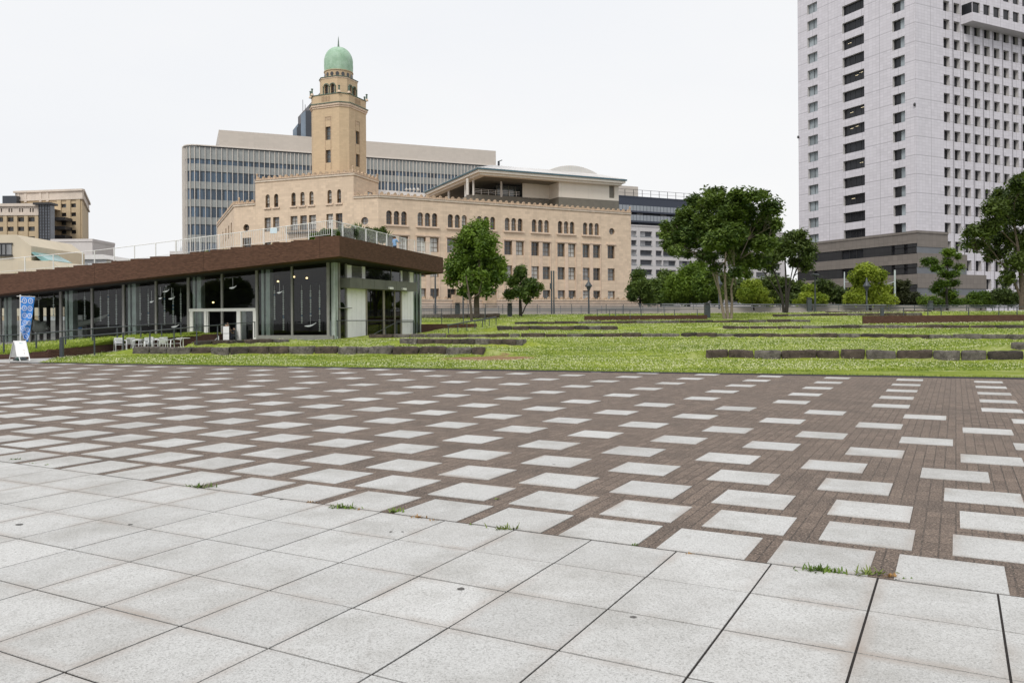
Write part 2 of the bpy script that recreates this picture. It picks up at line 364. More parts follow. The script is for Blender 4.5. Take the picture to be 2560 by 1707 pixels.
m_slab, nt, p = nodes_of('granite_slab')
at_ = nt.nodes.new('ShaderNodeAttribute'); at_.attribute_name = 'tint'
base = mixc(nt, (.51, .51, .50), (.60, .60, .588), at_.outputs['Fac'])
c = mixc(nt, base, (.32, .31, .285), ramp(nt, noise(nt, 1.3, 5, .62), .48, .72, 0, .65))
c = mixc(nt, c, (.31, .295, .27), ramp(nt, noise(nt, .28, 6, .7), .48, .66, 0, .5))
c = mixc(nt, c, (.26, .245, .225), ramp(nt, noise(nt, 6, 5, .75, sc=(1, .35, 1)), .60, .75, 0, .5))
c = mixc(nt, c, (.62, .62, .61), ramp(nt, noise(nt, 3.1, 4, .6), .55, .8, 0, .5))
f1 = noise(nt, 95, 3, .8); c = mixc(nt, c, (.16, .155, .145), ramp(nt, f1, .50, .70, 0, .85)); f3 = noise(nt, 130, 2, .6); c = mixc(nt, c, (.78, .78, .77), ramp(nt, f3, .56, .75, 0, .6))
f2 = noise(nt, 45, 4, .7, sc=(1.6, 1, 1)); c = mixc(nt, c, (.22, .215, .20), ramp(nt, f2, .52, .78, 0, .65))
uv2 = uvco(nt); sp = nt.nodes.new('ShaderNodeSeparateXYZ'); nt.links.new(uv2, sp.inputs[0])      # grime that gathers at slab edges (uv 0..1 per slab)
def edge(o):
    a = nt.nodes.new('ShaderNodeMath'); a.operation = 'SUBTRACT'; nt.links.new(o, a.inputs[0]); a.inputs[1].default_value = .5
    b = nt.nodes.new('ShaderNodeMath'); b.operation = 'ABSOLUTE'; nt.links.new(a.outputs[0], b.inputs[0]); return b.outputs[0]
mx = nt.nodes.new('ShaderNodeMath'); mx.operation = 'MAXIMUM'; nt.links.new(edge(sp.outputs[0]), mx.inputs[0]); nt.links.new(edge(sp.outputs[1]), mx.inputs[1])
em = nt.nodes.new('ShaderNodeMath'); em.operation = 'MULTIPLY'; nt.links.new(ramp(nt, mx.outputs[0], .38, .5), em.inputs[0]); nt.links.new(ramp(nt, noise(nt, .8, 4), .45, .7), em.inputs[1])
c = mixc(nt, c, (.36, .31, .27), em.outputs[0])
nt.links.new(c, p.inputs['Base Color']); p.inputs['Roughness'].default_value = .72; bump(nt, p, f1, .35, .004)
SV = []; SF = []; ST = []; SUV = []
def slab(i0, i1, j0, j1, tint, z=.006, clip=True):
    P = [g2w(i0, j0), g2w(i1, j0), g2w(i1, j1), g2w(i0, j1)]; Q = [(0, 0), (1, 0), (1, 1), (0, 1)]
    if clip:
        out = []; n = len(P)
        for k in range(n):
            a, b = P[k], P[(k + 1) % n]; qa, qb = Q[k], Q[(k + 1) % n]
            da = edge_y(a[0]) - .12 - a[1]; db = edge_y(b[0]) - .12 - b[1]
            if da >= 0: out.append((a, qa))
            if (da >= 0) != (db >= 0):
                t = da / (da - db); out.append(((a[0] + (b[0] - a[0]) * t, a[1] + (b[1] - a[1]) * t), (qa[0] + (qb[0] - qa[0]) * t, qa[1] + (qb[1] - qa[1]) * t)))
        if len(out) < 3: return
        P = [o[0] for o in out]; Q = [o[1] for o in out]
    if max(abs(a[0]) for a in P) > 60 or min(a[1] for a in P) < -6: return
    b = len(SV); n = len(P); zs = z + random.uniform(-.0012, .0012)
    SV.extend((a[0], a[1], zs) for a in P); SV.extend((a[0], a[1], -.01) for a in P)
    SF.append(tuple(range(b, b + n))); SUV.append(Q); ST.append(tint)
    for k in range(n): SF.append((b + k, b + n + k, b + n + (k + 1) % n, b + (k + 1) % n)); SUV.append([(.5, .5)] * 4); ST.append(tint * .4)
def T(): return min(1, max(0, random.gauss(.5, .28)))
jw = {}
for i in range(-48, 24):
    for j in range(-16, 0):
        a = .010 if (i * 7 + 3) % 5 else .012; slab(i + a, i + 1 - .009, j + .010, j + 1 - .011, T(), clip=False)
yj = [.035, 1.205, 2.53, 4.08, 5.74, 7.57, 9.54, 11.73, 14.03, 16.52, 19.23, 22.0, 24.78, 27.5]
while len(yj) < 40: yj.append(yj[-1] + 2.75)
pj = [1.19, 1.345, 1.50, 1.65, 1.80, 1.88, 2.01, 2.18, 2.37, 2.72] + [2.74] * 40
oj = [4.95, 5.29, 5.21, 4.87, 4.37, 4.86, 3.65, 4.62, 3.13, 4.56] + [4.555] * 40
for r in range(len(yj)):
    for k in range(-70, 30):
        i0 = oj[r] + k * pj[r]
        if -95 < i0 < 26: slab(i0, i0 + .955, yj[r], yj[r] + .95, T())
me = bpy.data.meshes.new('paving_slabs'); me.from_pydata(SV, [], SF); me.materials.append(m_slab)
ta = me.attributes.new('tint', 'FLOAT', 'FACE'); ta.data.foreach_set('value', ST)
lay = me.uv_layers.new(name='uv'); lay.data.foreach_set('uv', [x for q in SUV for c2 in q for x in c2])
o = bpy.data.objects.new('plaza_slabs', me); COL.objects.link(o); o['kind'] = 'structure'; WL[o.name] = (0, 0, 0)
# dark joint bed under the close slabs
m_bed = M('joint_bed', (.018, .014, .012), .95, .3, 30)
jb = MB(); P4 = [g2w(-50, -17), g2w(26, -17), g2w(26, 0.03), g2w(-50, 0.03)]; jb.poly([(a, b, .0015) for a, b in P4]); jb.build('joint_bed_ground', m_bed, kind='structure')
# old gum spots
m_gum = M('gum_spot', (.10, .095, .09), .8, .2)
gs = MB()
for px, py, r in ((1152, 1474, .022), (1583, 1545, .018), (48, 1313, .03), (977, 1331, .012), (1006, 1331, .010), (704, 1250, .02), (325, 1313, .02), (1385, 1162, .015)):
    x, y = onground(px, py); n = 9
    gs.poly([(x + r * random.uniform(.8, 1.3) * math.cos(2 * math.pi * k / n), y + r * random.uniform(.7, 1.1) * math.sin(2 * math.pi * k / n), .0095) for k in range(n)])
gs.build('gum_spots_on_plaza', m_gum, kind='structure')
# thin dark kerb strip where plaza meets lawn
m_kerb = M('dark_kerb', (.05, .047, .055), .7, .2, 8)
kf = Face((EA[0] - 1, edge_y(EA[0] - 1)), (EB[0] + 25, edge_y(EB[0] + 25))); kb = MB(); kb.fbox(kf, 0, kf.L, -.05, .035, -.06, .06); kb.build('plaza_kerb', m_kerb, kind='structure')

# lawn terrain
m_lawn, nt, p = nodes_of('lawn_turf')
c = mixc(nt, (.20, .27, .035), (.33, .39, .06), ramp(nt, noise(nt, .35, 5, .65), .35, .68))
c = mixc(nt, c, (.48, .50, .24), ramp(nt, noise(nt, .8, 5, .7), .48, .68, 0, .8))
c = mixc(nt, c, (.12, .17, .025), ramp(nt, noise(nt, 9, 4, .7), .5, .8, 0, .8))
gp = nt.nodes.new('ShaderNodeNewGeometry')
def blob(cx, cy, rx, ry, rot=0):
    mp = nt.nodes.new('ShaderNodeMapping'); mp.vector_type = 'TEXTURE'; mp.inputs['Location'].default_value = (cx, cy, 0); mp.inputs['Scale'].default_value = (rx, ry, 1e6); mp.inputs['Rotation'].default_value = (0, 0, rot)
    nt.links.new(gp.outputs['Position'], mp.inputs[0]); l = nt.nodes.new('ShaderNodeVectorMath'); l.operation = 'LENGTH'; nt.links.new(mp.outputs[0], l.inputs[0])
    a = nt.nodes.new('ShaderNodeMath'); a.operation = 'ADD'; nt.links.new(l.outputs['Value'], a.inputs[0]); nt.links.new(ramp(nt, noise(nt, 1.2, 4), .2, .8, -.5, .5), a.inputs[1])
    return ramp(nt, a.outputs[0], 1.0, .75, 0, 1)
SOIL = [(-.9, 33.9, 2.2, 1.9, .3), (-3.3, 56.5, 1.8, .8, 0)]
soil = mixc(nt, (.24, .14, .075), (.36, .23, .13), ramp(nt, noise(nt, 12), .4, .6))
for s in SOIL: c = mixc(nt, c, soil, blob(*s))
nt.links.new(c, p.inputs['Base Color']); p.inputs['Roughness'].default_value = .95; p.inputs['Specular IOR Level'].default_value = .15; bump(nt, p, noise(nt, 25, 4, .7), .8, .08)
gx = np.concatenate([np.arange(-24, 46, .75), np.arange(46, 96, 3.0)]); ty = np.linspace(0, 1, 231)
LV = []; LF = []
for a, x in enumerate(gx):
    e0 = edge_y(x) + .06
    for t in ty:
        y = e0 + (104 - e0) * t
        LV.append((x, y, terr(x, y) + .018))
ny = len(ty)
for a in range(len(gx) - 1):
    for b in range(ny - 1):
        yy = LV[a * ny + b][1]
        if (gx[a] < -19.5 and yy > 43) or gx[a] < -19.3 - (yy - 33.6) * .45: continue       # cafe forecourt stays paved
        LF.append((a * ny + b, (a + 1) * ny + b, (a + 1) * ny + b + 1, a * ny + b + 1))
o = build('lawn_terrain', LV, LF, m_lawn, smooth=set(range(len(LF))), kind='structure')
# ------------------------------------------------------------------ forecourt path and bank at the left
m_path = M('path_paving', (.42, .415, .40), .8, .12, 2.5, bmp=.2)
pb = MB(); pb.poly([(-75, edge_y(-75), -.004), (-16, edge_y(-16), -.004), (-13, 62, -.004), (-75, 70, -.004)]); pb.build('path', m_path, kind='structure')
m_dbrick = tiles('brown_brick_wall', (.105, .055, .040), .22, .065, .012, var=.25, rough=.85, off=.5, js=.45)
m_rail = M('dark_rail_paint', (.055, .065, .075), .45, .15, 5)
wallp = [(-320, 34.5, 886), (0, 36.6, 886), (80, 37.2, 880), (122, 37.6, 874), (161, 38.2, 870), (192, 39, 867), (230, 41, 863), (261, 43.5, 861), (288, 45.5, 859.5), (350, 48.5, 851), (400, 51, 845.5), (448, 53.5, 840)]
WP = [at(px, py, Y) for px, Y, py in wallp]; WP[0].z = WP[1].z
mb = MB()
for a, b in zip(WP[:-1], WP[1:]):
    f = Face((a.x, a.y), (b.x, b.y)); mb.fbox(f, 0, f.L, -.1, a.z, -.28, 0)
f = Face((WP[-1].x, WP[-1].y), (WP[-1].x + .6, WP[-1].y + 7)); mb.fbox(f, .02, f.L, -.1, .74, -.28, 0)
mb.build('retaining_wall', m_dbrick, label='low dark brown brick wall stepping up along the ramp in front of the glass pavilion', category='wall')
bk = []
for i, w in enumerate(WP): bk.append([(w.x, w.y + .2, w.z - .02), (w.x - .4, w.y + 4, w.z + .18), (w.x - .8, max(w.y + 8, 58.5), .66), (w.x - 1.2, max(w.y + 9, 66.0), .69)])
lv = [q for r in bk for q in r]; lf = []
for i in range(len(bk) - 1):
    for j in range(3): lf.append((i * 4 + j, (i + 1) * 4 + j, (i + 1) * 4 + j + 1, i * 4 + j + 1))
build('lawn_bank', lv, lf, m_lawn, smooth=set(range(len(lf))), kind='structure')
def rail_run(name, tops, posts, rr=.03, pr=.028, first=None, **tags):
    """tops: 3-D points of the top rail; posts: (x,y,z_top,z_bottom)"""
    t0 = Vector(tops[0]); root = empty(name, (t0.x, t0.y, posts[0][3]), **tags)
    m = MB(); m.tube(tops, rr, 8); m.build('rail', m_rail, root)
    for i, (x, y, zt, zb) in enumerate(posts):
        m = MB(); w = first if (first and i == 0) else pr; m.box(x - w, x + w, y - w, y + w, zb, zt - rr * .5); m.build('post', m_rail, root)
    return root
A = [(-200, 848, 35), (0, 839, 37.3), (70, 836, 38.4), (150, 829, 39.9), (230, 821.5, 42), (309, 816, 45), (389, 810.5, 49.5), (452, 807.5, 53.5)]
Aw = [at(*a) for a in A]
def on_rail(W, px):
    pxs = [a[0] for a in W[0]]; return Vector([lerp(pxs, [w[k] for w in W[1]], px) for k in range(3)])
posts = []
for px, pyb in ((-150, 890), (-75, 886), (9, 884), (90, 876), (163, 870), (231, 864), (292, 856), (350, 851), (403, 846), (452, 842)):
    q = on_rail((A, Aw), px); posts.append((q.x, q.y, q.z, at(px, pyb, q.y).z))
rail_run('handrail', Aw, posts, label='dark handrail standing on the grass bank right in front of the pavilion glass', category='handrail', group='dark handrails of the park')
B = [(151, 844, 37.2), (236, 838, 38.6), (308, 832, 40.5), (374, 827.5, 42.5), (435, 822, 44.5), (491, 817, 48), (544, 812.5, 51), (590, 808.5, 53.5), (638, 805, 56)]
Bw = [at(*a) for a in B]; posts = []
for px, pyb in ((154, 888), (236, 883), (308, 878), (374.6, 873), (435, 867), (491.6, 858), (544, 850), (590, 845), (637, 840)):
    q = on_rail((B, Bw), px); posts.append((q.x, q.y, q.z, at(px, pyb, q.y).z - .1))
rail_run('handrail', Bw, posts, first=.07, label='dark handrail climbing the ramp past the white chairs to the pavilion entrance', category='handrail', group='dark handrails of the park')

# ------------------------------------------------------------------ the glass pavilion
m_fascia = tiles('brown_brick_fascia', (.108, .056, .037), .24, .07, .012, pw=9.0, ph=50, pj=.5, var=.32, rough=.85, off=.5, js=.6, streak=.25)
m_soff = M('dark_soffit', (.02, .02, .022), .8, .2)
m_frame = M('grey_green_frame', (.24, .238, .225), .5, .1)
m_fin = M('pale_green_glass_fin', (.44, .50, .475), .25, .2, 1.2, spec=.8)
m_white = M('white_panel', (.90, .895, .90), .5, .03, 2)
m_glass = see_glass('clear_glass', (.80, .84, .82)); m_dglass = glassy('dark_glass', (.012, .013, .014), .03, .6)
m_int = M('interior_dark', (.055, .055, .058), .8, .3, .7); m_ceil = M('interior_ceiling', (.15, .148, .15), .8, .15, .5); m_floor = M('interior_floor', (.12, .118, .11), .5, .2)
m_olive = M('olive_metal_canopy', (.135, .138, .115), .45, .2, .8, streak=.3)
m_steel = M('white_frame', (.72, .72, .70), .4, .04)
FC = at(849, 600, 56); FL = at(0, 700, 62); FE = at(1100, 650, 71.4)
dFL = Vector((FL.x - FC.x, FL.y - FC.y)); FLL = (FC.x + dFL.x * 1.35, FC.y + dFL.y * 1.35)
ff = Face(FLL, (FC.x, FC.y)); fs = Face((FC.x, FC.y), (FE.x, FE.y))
zt_c = at(849, 589.5, 56).z; zb_c = at(849, 640.5, 56).z
u0 = ff.U(0); zt_0 = ff.Z(0, 686.5); zb_0 = ff.Z(0, 735)
def z_top(u): return zt_0 + (zt_c - zt_0) * (u - u0) / (ff.L - u0)
def z_bot(u): return zb_0 + (zb_c - zb_0) * (u - u0) / (ff.L - u0)
pav = empty('glass_pavilion', (FC.x - 12, FC.y + 9, 0), label='long low glass pavilion under a deep brown brick roof edge', category='pavilion')
mb = MB(); U_ = 0.0; stepw = 1.62; ulast = ff.L - 3.4
while U_ < ff.L:
    U2 = min(U_ + stepw, ff.L) if U_ < ulast else ff.L
    zt = z_top(U_ + stepw / 2) if U_ < ulast else zt_c
    P = lambda u, z, d: ff.pt(u, z, d)
    a, b = U_, U2; b0 = len(mb.f)
    mb.hexa([P(a, z_bot(a), 0), P(b, z_bot(b), 0), P(b, z_bot(b), -1.4), P(a, z_bot(a), -1.4), P(a, zt, 0), P(b, zt, 0), P(b, zt, -1.4), P(a, zt, -1.4)])
    mb.uv[b0 + 2] = [(a, z_bot(a)), (b, z_bot(b)), (b, zt), (a, zt)]
    U_ = U2
b0 = len(mb.f); zbe = fs.Z(1100, 682.5); zte = fs.Z(1100, 642.5)
mb.hexa([fs.pt(.003, zb_c, -.003), fs.pt(fs.L, zbe, -.003), fs.pt(fs.L, zbe, -1.4), fs.pt(1.4, zb_c, -1.4), fs.pt(.003, zt_c - .01, -.003), fs.pt(fs.L, zte, -.003), fs.pt(fs.L, zte, -1.4), fs.pt(1.4, zt_c - .01, -1.4)])
mb.uv[b0 + 2] = [(0.3, zb_c), (fs.L, zbe), (fs.L, zte), (0.3, zt_c)]
# back fascia
fb = Face(fs.pt(fs.L, 0, -.004)[:2], (FLL[0] + 5.0, FLL[1] + 16)); mb.hexa([fb.pt(0, zbe, 0), fb.pt(fb.L, 3.2, 0), fb.pt(fb.L, 3.2, -1), fb.pt(0, zbe, .9), fb.pt(0, zte, 0), fb.pt(fb.L, 4.4, 0), fb.pt(fb.L, 4.4, -1), fb.pt(0, zte, .9)])
mb.build('fascia', m_fascia, pav)
# roof deck with planting soil, stepping with the fascia
mb = MB(); rp = lambda u, d, z: ff.pt(u, z, -d)
bk_l = ff.pt(0, 0, -16); bk_r = fs.pt(fs.L, 0, -.5)
mb.quad(ff.pt(0, z_top(0) - .25, -1.2), ff.pt(ff.L - 1.2, zt_c - .25, -1.2), (bk_r[0] - 1.4, bk_r[1], zte - .2), (bk_l[0], bk_l[1], z_top(0) - .25)); mb.build('roof_deck', m_lawn, pav)
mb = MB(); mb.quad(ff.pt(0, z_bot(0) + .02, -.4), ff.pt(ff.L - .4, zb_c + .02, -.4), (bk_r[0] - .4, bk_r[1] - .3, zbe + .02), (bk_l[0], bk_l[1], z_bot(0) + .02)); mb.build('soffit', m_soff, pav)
# glazing
G = at(833, 700, 59.3); G0 = at(0, 700, 65.0); G1 = at(1050, 700, 71.0); dG = Vector((G0.x - G.x, G0.y - G.y))
gf = Face((G.x + dG.x * 1.3, G.y + dG.y * 1.3), (G.x, G.y)); gs = Face((G.x, G.y), (G1.x, G1.y))
zg_c = gf.Z(825, 652); zg_0 = gf.Z(0, 742); gu0 = gf.U(0)
def zg(u): return zg_0 + (zg_c - zg_0) * (u - gu0) / (gf.L - gu0)
mb = MB()   # head beam
mb.hexa([gf.pt(0, zg(0), .1), gf.pt(gf.L, zg_c, .1), gf.pt(gf.L, zg_c, -.3), gf.pt(0, zg(0), -.3), gf.pt(0, zg(0) + .9, .1), gf.pt(gf.L, zb_c + .3, .1), gf.pt(gf.L, zb_c + .3, -.3), gf.pt(0, zg(0) + .9, -.3)])
mb.hexa([gs.pt(.1, zg_c, .1), gs.pt(gs.L, zg_c - .3, .1), gs.pt(gs.L, zg_c - .3, -.3), gs.pt(.1, zg_c, -.3), gs.pt(.1, zb_c + .35, .1), gs.pt(gs.L, zb_c + .2, .1), gs.pt(gs.L, zb_c + .2, -.3), gs.pt(.1, zb_c + .35, -.3)])
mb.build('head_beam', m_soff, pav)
mull = [-170, -85, 0, 75, 152, 230, 309, 390, 471, 555, 642, 730, 820]; thick = {152, 309, 471, 642, 820, 0, -170}
us = [gf.U(x) for x in mull]
for i, (x, u) in enumerate(zip(mull, us)):
    w = .07 if x not in thick else .09; m = MB(); m.fbox(gf, u - w, u + w, 0, zg(u), -.06, .12); m.build('mullion', m_frame, pav)
    if x in thick and x != 820:
        for du, ww in ((.42, .10), (.85, .17)):
            m = MB(); m.fbox(gf, u + du - ww, u + du + ww, 0, zg(u) - .05, -.55, -.02); m.build('glass_fin', m_fin, pav)
for (xa, ua), (xb, ub) in zip(list(zip(mull, us))[:-1], list(zip(mull, us))[1:]):
    zlow = 0.02 if xa not in (471, 555) else gf.Z(555, 771)
    m = MB(); m.quad(gf.pt(ua + .07, zlow, 0), gf.pt(ub - .07, zlow, 0), gf.pt(ub - .07, zg(ub), 0), gf.pt(ua + .07, zg(ua), 0)); m.build('glass_pane', m_glass, pav)
m = MB(); m.fbox(gf, 0, gf.U(471), 0, .12, -.12, .1); m.fbox(gf, gf.U(644), gf.L, 0, .6, -.12, .1); m.build('sill', m_frame, pav)
# entrance: white frame, four uprights, glass and open sliding doors
ent = MB(); e0, e1 = gf.U(474), gf.U(640); zh = gf.Z(555, 771)
ent.fbox(gf, e0, e1, zh - .22, zh, -.1, .16)
for x, w in ((479, .13), (515, .13), (519, .06), (597, .15), (637, .12)): u = gf.U(x); ent.fbox(gf, u - w, u + w, 0, zh - .22, -.08, .14)
eo = ent.build('entrance_frame', m_steel, pav)
m = MB(); m.fbox(gf, gf.U(483), gf.U(511), .05, zh - .25, -.02, -.01); m.build('door_pane', m_glass, eo); m = MB(); m.fbox(gf, gf.U(601), gf.U(634), .05, zh - .25, -.02, -.01); m.build('door_pane', m_glass, eo)
# vestibule behind the door with white leaves
ves = MB()
for x0, x1 in ((530, 537), (562, 577), (583, 590), (593, 596)): ves.fbox(gf, gf.U(x0), gf.U(x1), 0, 2.7, -3.1, -3.0)
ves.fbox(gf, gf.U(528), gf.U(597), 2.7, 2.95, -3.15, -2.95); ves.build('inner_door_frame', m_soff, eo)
ves = MB(); ves.fbox(gf, gf.U(545), gf.U(561), 0.05, 2.6, -3.3, -3.25); ves.fbox(gf, gf.U(570), gf.U(588), 0.05, 2.6, -3.32, -3.28); ves.build('inner_door', m_white, eo)
# interior shell
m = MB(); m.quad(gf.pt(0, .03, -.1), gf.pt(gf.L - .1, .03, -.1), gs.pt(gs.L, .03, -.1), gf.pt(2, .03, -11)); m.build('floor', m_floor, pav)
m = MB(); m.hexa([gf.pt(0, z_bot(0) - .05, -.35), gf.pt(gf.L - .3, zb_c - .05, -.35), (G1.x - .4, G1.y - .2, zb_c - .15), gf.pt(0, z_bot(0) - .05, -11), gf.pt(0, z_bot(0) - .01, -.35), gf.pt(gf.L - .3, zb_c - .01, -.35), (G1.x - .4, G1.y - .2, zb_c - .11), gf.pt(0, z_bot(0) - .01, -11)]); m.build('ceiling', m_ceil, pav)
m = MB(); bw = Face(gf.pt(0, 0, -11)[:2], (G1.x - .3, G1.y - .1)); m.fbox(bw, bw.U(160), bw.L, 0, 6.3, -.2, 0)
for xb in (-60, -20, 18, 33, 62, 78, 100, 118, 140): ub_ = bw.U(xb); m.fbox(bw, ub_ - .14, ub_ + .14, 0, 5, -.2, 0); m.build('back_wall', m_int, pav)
# downlights
m_lamp = emit('warm_lamp', (1, .72, .35), 3.0)
for px, py, d in ((735, 692, -5), (767, 695, -6), (695, 703.5, -4.5), (505, 756, -6), (533, 756, -6), (1, 1, 1)):
    if px == 1: continue
    u, z = gf.hit(px, py); q = Vector(gf.pt(u, z, 0)); k = 1.10; w = Vector((q.x * k, q.y * k, EYE + (z - EYE) * k)); m = MB(); m.lathe(w.x, w.y, [(0, w.z - .07), (.07, w.z - .05), (.09, w.z), (.07, w.z + .05), (0, w.z + .07)], 10); m.build('ceiling_lamp', m_lamp, pav)
# bead strings, white bird lamps hanging inside
m_bead = M('white_bead', (.90, .93, .92), .4, .03); m_bead2 = M('blue_bead', (.10, .25, .45), .4, .05)
inner = Face(gf.pt(0, 0, -.3)[:2], gf.pt(gf.L, 0, -.3)[:2])
BE = [(665.5, 727, 827), (686.5, 727, 798), (708.5, 727, 824), (754.5, 726, 806), (776.5, 726, 791), (799, 726, 785), (799, 799, 828), (452, 733, 805), (251.5, 742, 802), (271, 737, 820), (291, 737, 812), (350.5, 734, 800), (371, 735, 815), (411.5, 733, 812), (433, 733, 809), (212, 742, 800), (134, 745, 795), (97, 745, 800)]
for px, ya, yb in BE:
    u = inner.U(px, (ya + yb) / 2); za, zb = inner.Z(px, yb), inner.Z(px, ya); root = None
    m = MB(); z = zb; k = 0
    while z > za:
        h = .07; w = .055 * random.uniform(.7, 1.2); m.fbox(inner, u - w, u + w, z - h, z, -.02, .02, 1 if (random.random() < .08) else 0); z -= .13; k += 1
    m.fbox(inner, u - .008, u + .008, za, zb + .4, -.006, .006)
    m.build('bead_string', [m_bead, m_bead2], None, label='string of pale beads inside the glass near %s' % ('the right corner' if px > 740 else 'the bay right of the entrance' if px > 650 else 'the entrance, left of it' if px > 400 else 'the bays above the armchairs' if px > 240 else 'the bays right of the blue banner'), category='bead string', group='bead strings hanging inside the pavilion near %s' % ('the right corner' if px > 740 else 'the bay right of the entrance' if px > 650 else 'the entrance' if px > 400 else 'the middle bays' if px > 240 else 'the left bays'))
m_bird = emit('white_lamp_shade', (.9, .9, .88), .45)
def bird(px, py, w, label):
    u, z = gf.hit(px, py); q = Vector(gf.pt(u, z)); k = 1.05; c = Vector((q.x * k, q.y * k, EYE + (z - EYE) * k)); m = MB()
    n = 9; ua = Vector((gf.u.x, gf.u.y, 0)); pts = []
    for i in range(n):
        t = i / (n - 1); r = .02 + .06 * math.sin(math.pi * min(1, t * 1.1)) ; pts.append((c + ua * (t - .5) * w + Vector((0, 0, (.28 * (t - .3) ** 2 if t > .3 else 0) * w * 2)), max(.02, r * (1 - .5 * t))))
    m.tube([p for p, _ in pts], [r for _, r in pts], 8); m.tube([c, c + Vector((0, 0, .9))], .006, 4)
    m.build('pendant_lamp', m_bird, None, label=label, category='pendant lamp', group='white pendant lamps in the pavilion')
for px, py, w, l in ((699, 732, .9, 'white boat shaped pendant lamp hanging between bead strings right of the entrance'), (582, 720, 1.2, 'white pendant lamp seen in the glass above the entrance doors'), (776, 815, 1.9, 'low white long lamp near the floor behind the right corner bay'), (379, 755, .7, 'small white pendant lamp in the bay left of the column by the entrance, lower one'), (415, 729, 1.1, 'white pendant lamp high in the bay just left of the entrance'), (429, 747, 1.1, 'white pendant lamp beneath the highest one left of the entrance'), (401, 746, .6, 'small white pendant lamp touching the mullion left of the entrance'), (345, 790, 1.3, 'low white lamp behind the glass above the stacked chairs'), (438, 817, 1.4, 'white low lamp behind the ramp rail left of the entrance'), (188, 765, .6, 'small white pendant lamp in the bay right of the blue banner')): bird(px, py, w * .5, l)
# things standing inside at the left: pale whale tail shaped seat, white kiosk with blue screen, long curved trunk
m_tail = M('pale_sculpture', (.55, .56, .52), .5, .08, 2)
def inside(px, py, k=1.05):
    u, z = gf.hit(px, py); q = Vector(gf.pt(u, z)); return Vector((q.x * k, q.y * k, EYE + (z - EYE) * k))
m = MB(); T1 = [inside(83, 799), inside(92, 812), inside(98, 824), inside(102, 830), inside(112, 830), inside(121, 820)]
m.tube([inside(84, 799), inside(92, 808), inside(98, 818), inside(102, 829)], [.05, .3, .55, .35], 10); m.tube([inside(114, 804), inside(108, 812), inside(104, 822), inside(102, 829)], [.08, .42, .5, .35], 10); m.tube([inside(100, 827), inside(110, 823), inside(121, 819)], [.28, .2, .12], 8)
m.build('tail_sculpture', m_tail, None, label='pale forked tail shaped sculpture inside the glass right of the blue banner', category='sculpture')
m = MB(); m.tube([inside(173, 808), inside(190, 810), inside(210, 809), inside(232, 803), inside(252, 795), inside(270, 787)], [.3, .28, .26, .22, .15, .06], 10); m.build('trunk_sculpture', m_tail, None, label='long pale curved trunk shaped sculpture lying across two glass bays', category='sculpture')
m_blue = M('blue_panel', (.10, .28, .60), .4, .05)
kq = inside(195, 836); kw = Vector((gf.u.x, gf.u.y)); kroot = empty('white_kiosk', (kq.x, kq.y, .05), label='white kiosk cabinet with a small blue panel inside the left glass bays', category='kiosk')
kf2 = Face((kq.x - kw.x * .42, kq.y - kw.y * .42), (kq.x + kw.x * .42, kq.y + kw.y * .42)); m = MB(); m.fbox(kf2, 0, .84, .05, 1.65, -.5, 0); m.fbox(kf2, 0, .84, 1.85, 2.25, -.5, 0); m.fbox(kf2, 0, .06, 1.65, 1.85, -.5, 0); m.fbox(kf2, .78, .84, 1.65, 1.85, -.5, 0); m.build('cabinet', m_white, kroot); m = MB(); m.fbox(kf2, .45, .8, 1.1, 1.5, .002, .012); m.build('screen', m_blue, kroot)

# side (right) wall of the pavilion
sd_ = lambda x, y: gs.hit(x, y)
def sbox(name, mat, x0, y0, x1, y1, d0, d1, n=1):
    ua, z1 = gs.hit(x0, y0); ub, z0 = gs.hit(x1, y1); m = MB(); m.fbox(gs, ua, ub, z0, z1, d0, d1); return m.build(name, mat, pav)
zc1 = lambda x: gs.hit(x, 600)[0]
for x0, x1 in ((835, 838), (839.5, 843), (844.5, 846)):
    m = MB(); m.fbox(gs, zc1(x0), zc1(x1), 0.0, zg_c - .03, -.3, .02); m.build('glass_fin', m_fin, pav)
# narrow window between posts
m = MB(); m.quad(gs.pt(zc1(847), 0, 0), gs.pt(zc1(863), 0, 0), gs.pt(zc1(863), zg_c, 0), gs.pt(zc1(847), zg_c, 0)); m.build('glass_pane', m_glass, pav)
for x in (846.5, 864): m = MB(); u = zc1(x); m.fbox(gs, u - .1, u + .1, 0, zg_c, -.1, .05); m.build('mullion', m_frame, pav)
m = MB(); u = zc1(855); m.fbox(gs, u - .55, u + .75, gs.Z(855, 771), gs.Z(855, 769), -.1, .35); m.build('shelf', m_frame, pav)
zA = gs.Z(866, 693); zB = gs.Z(866, 720)      # canopy band
def panelled(x0, x1, z0, z1, nb):
    ua, ub = zc1(x0), zc1(x1); m = MB(); k = (ub - ua) / nb
    for i in range(nb): m.fbox(gs, ua + i * k + .012, ua + (i + 1) * k - .012, z0, z1, -.12, .02)
    m.fbox(gs, ua, ub, z0 + .01, z1 - .01, -.14, -.01); return m.build('white_wall_panel', m_white, pav)
panelled(866, 913, 0, zB + .1, 4); panelled(1002, 1032, 0, zB + .1, 4)
for x0, x1 in ((866, 878), (904.5, 912), (1001, 1005), (1023, 1032)):
    m = MB(); m.fbox(gs, zc1(x0), zc1(x1), zA - .2, zg_c - .2, -.12, .02); m.build('white_wall_panel', m_white, pav)
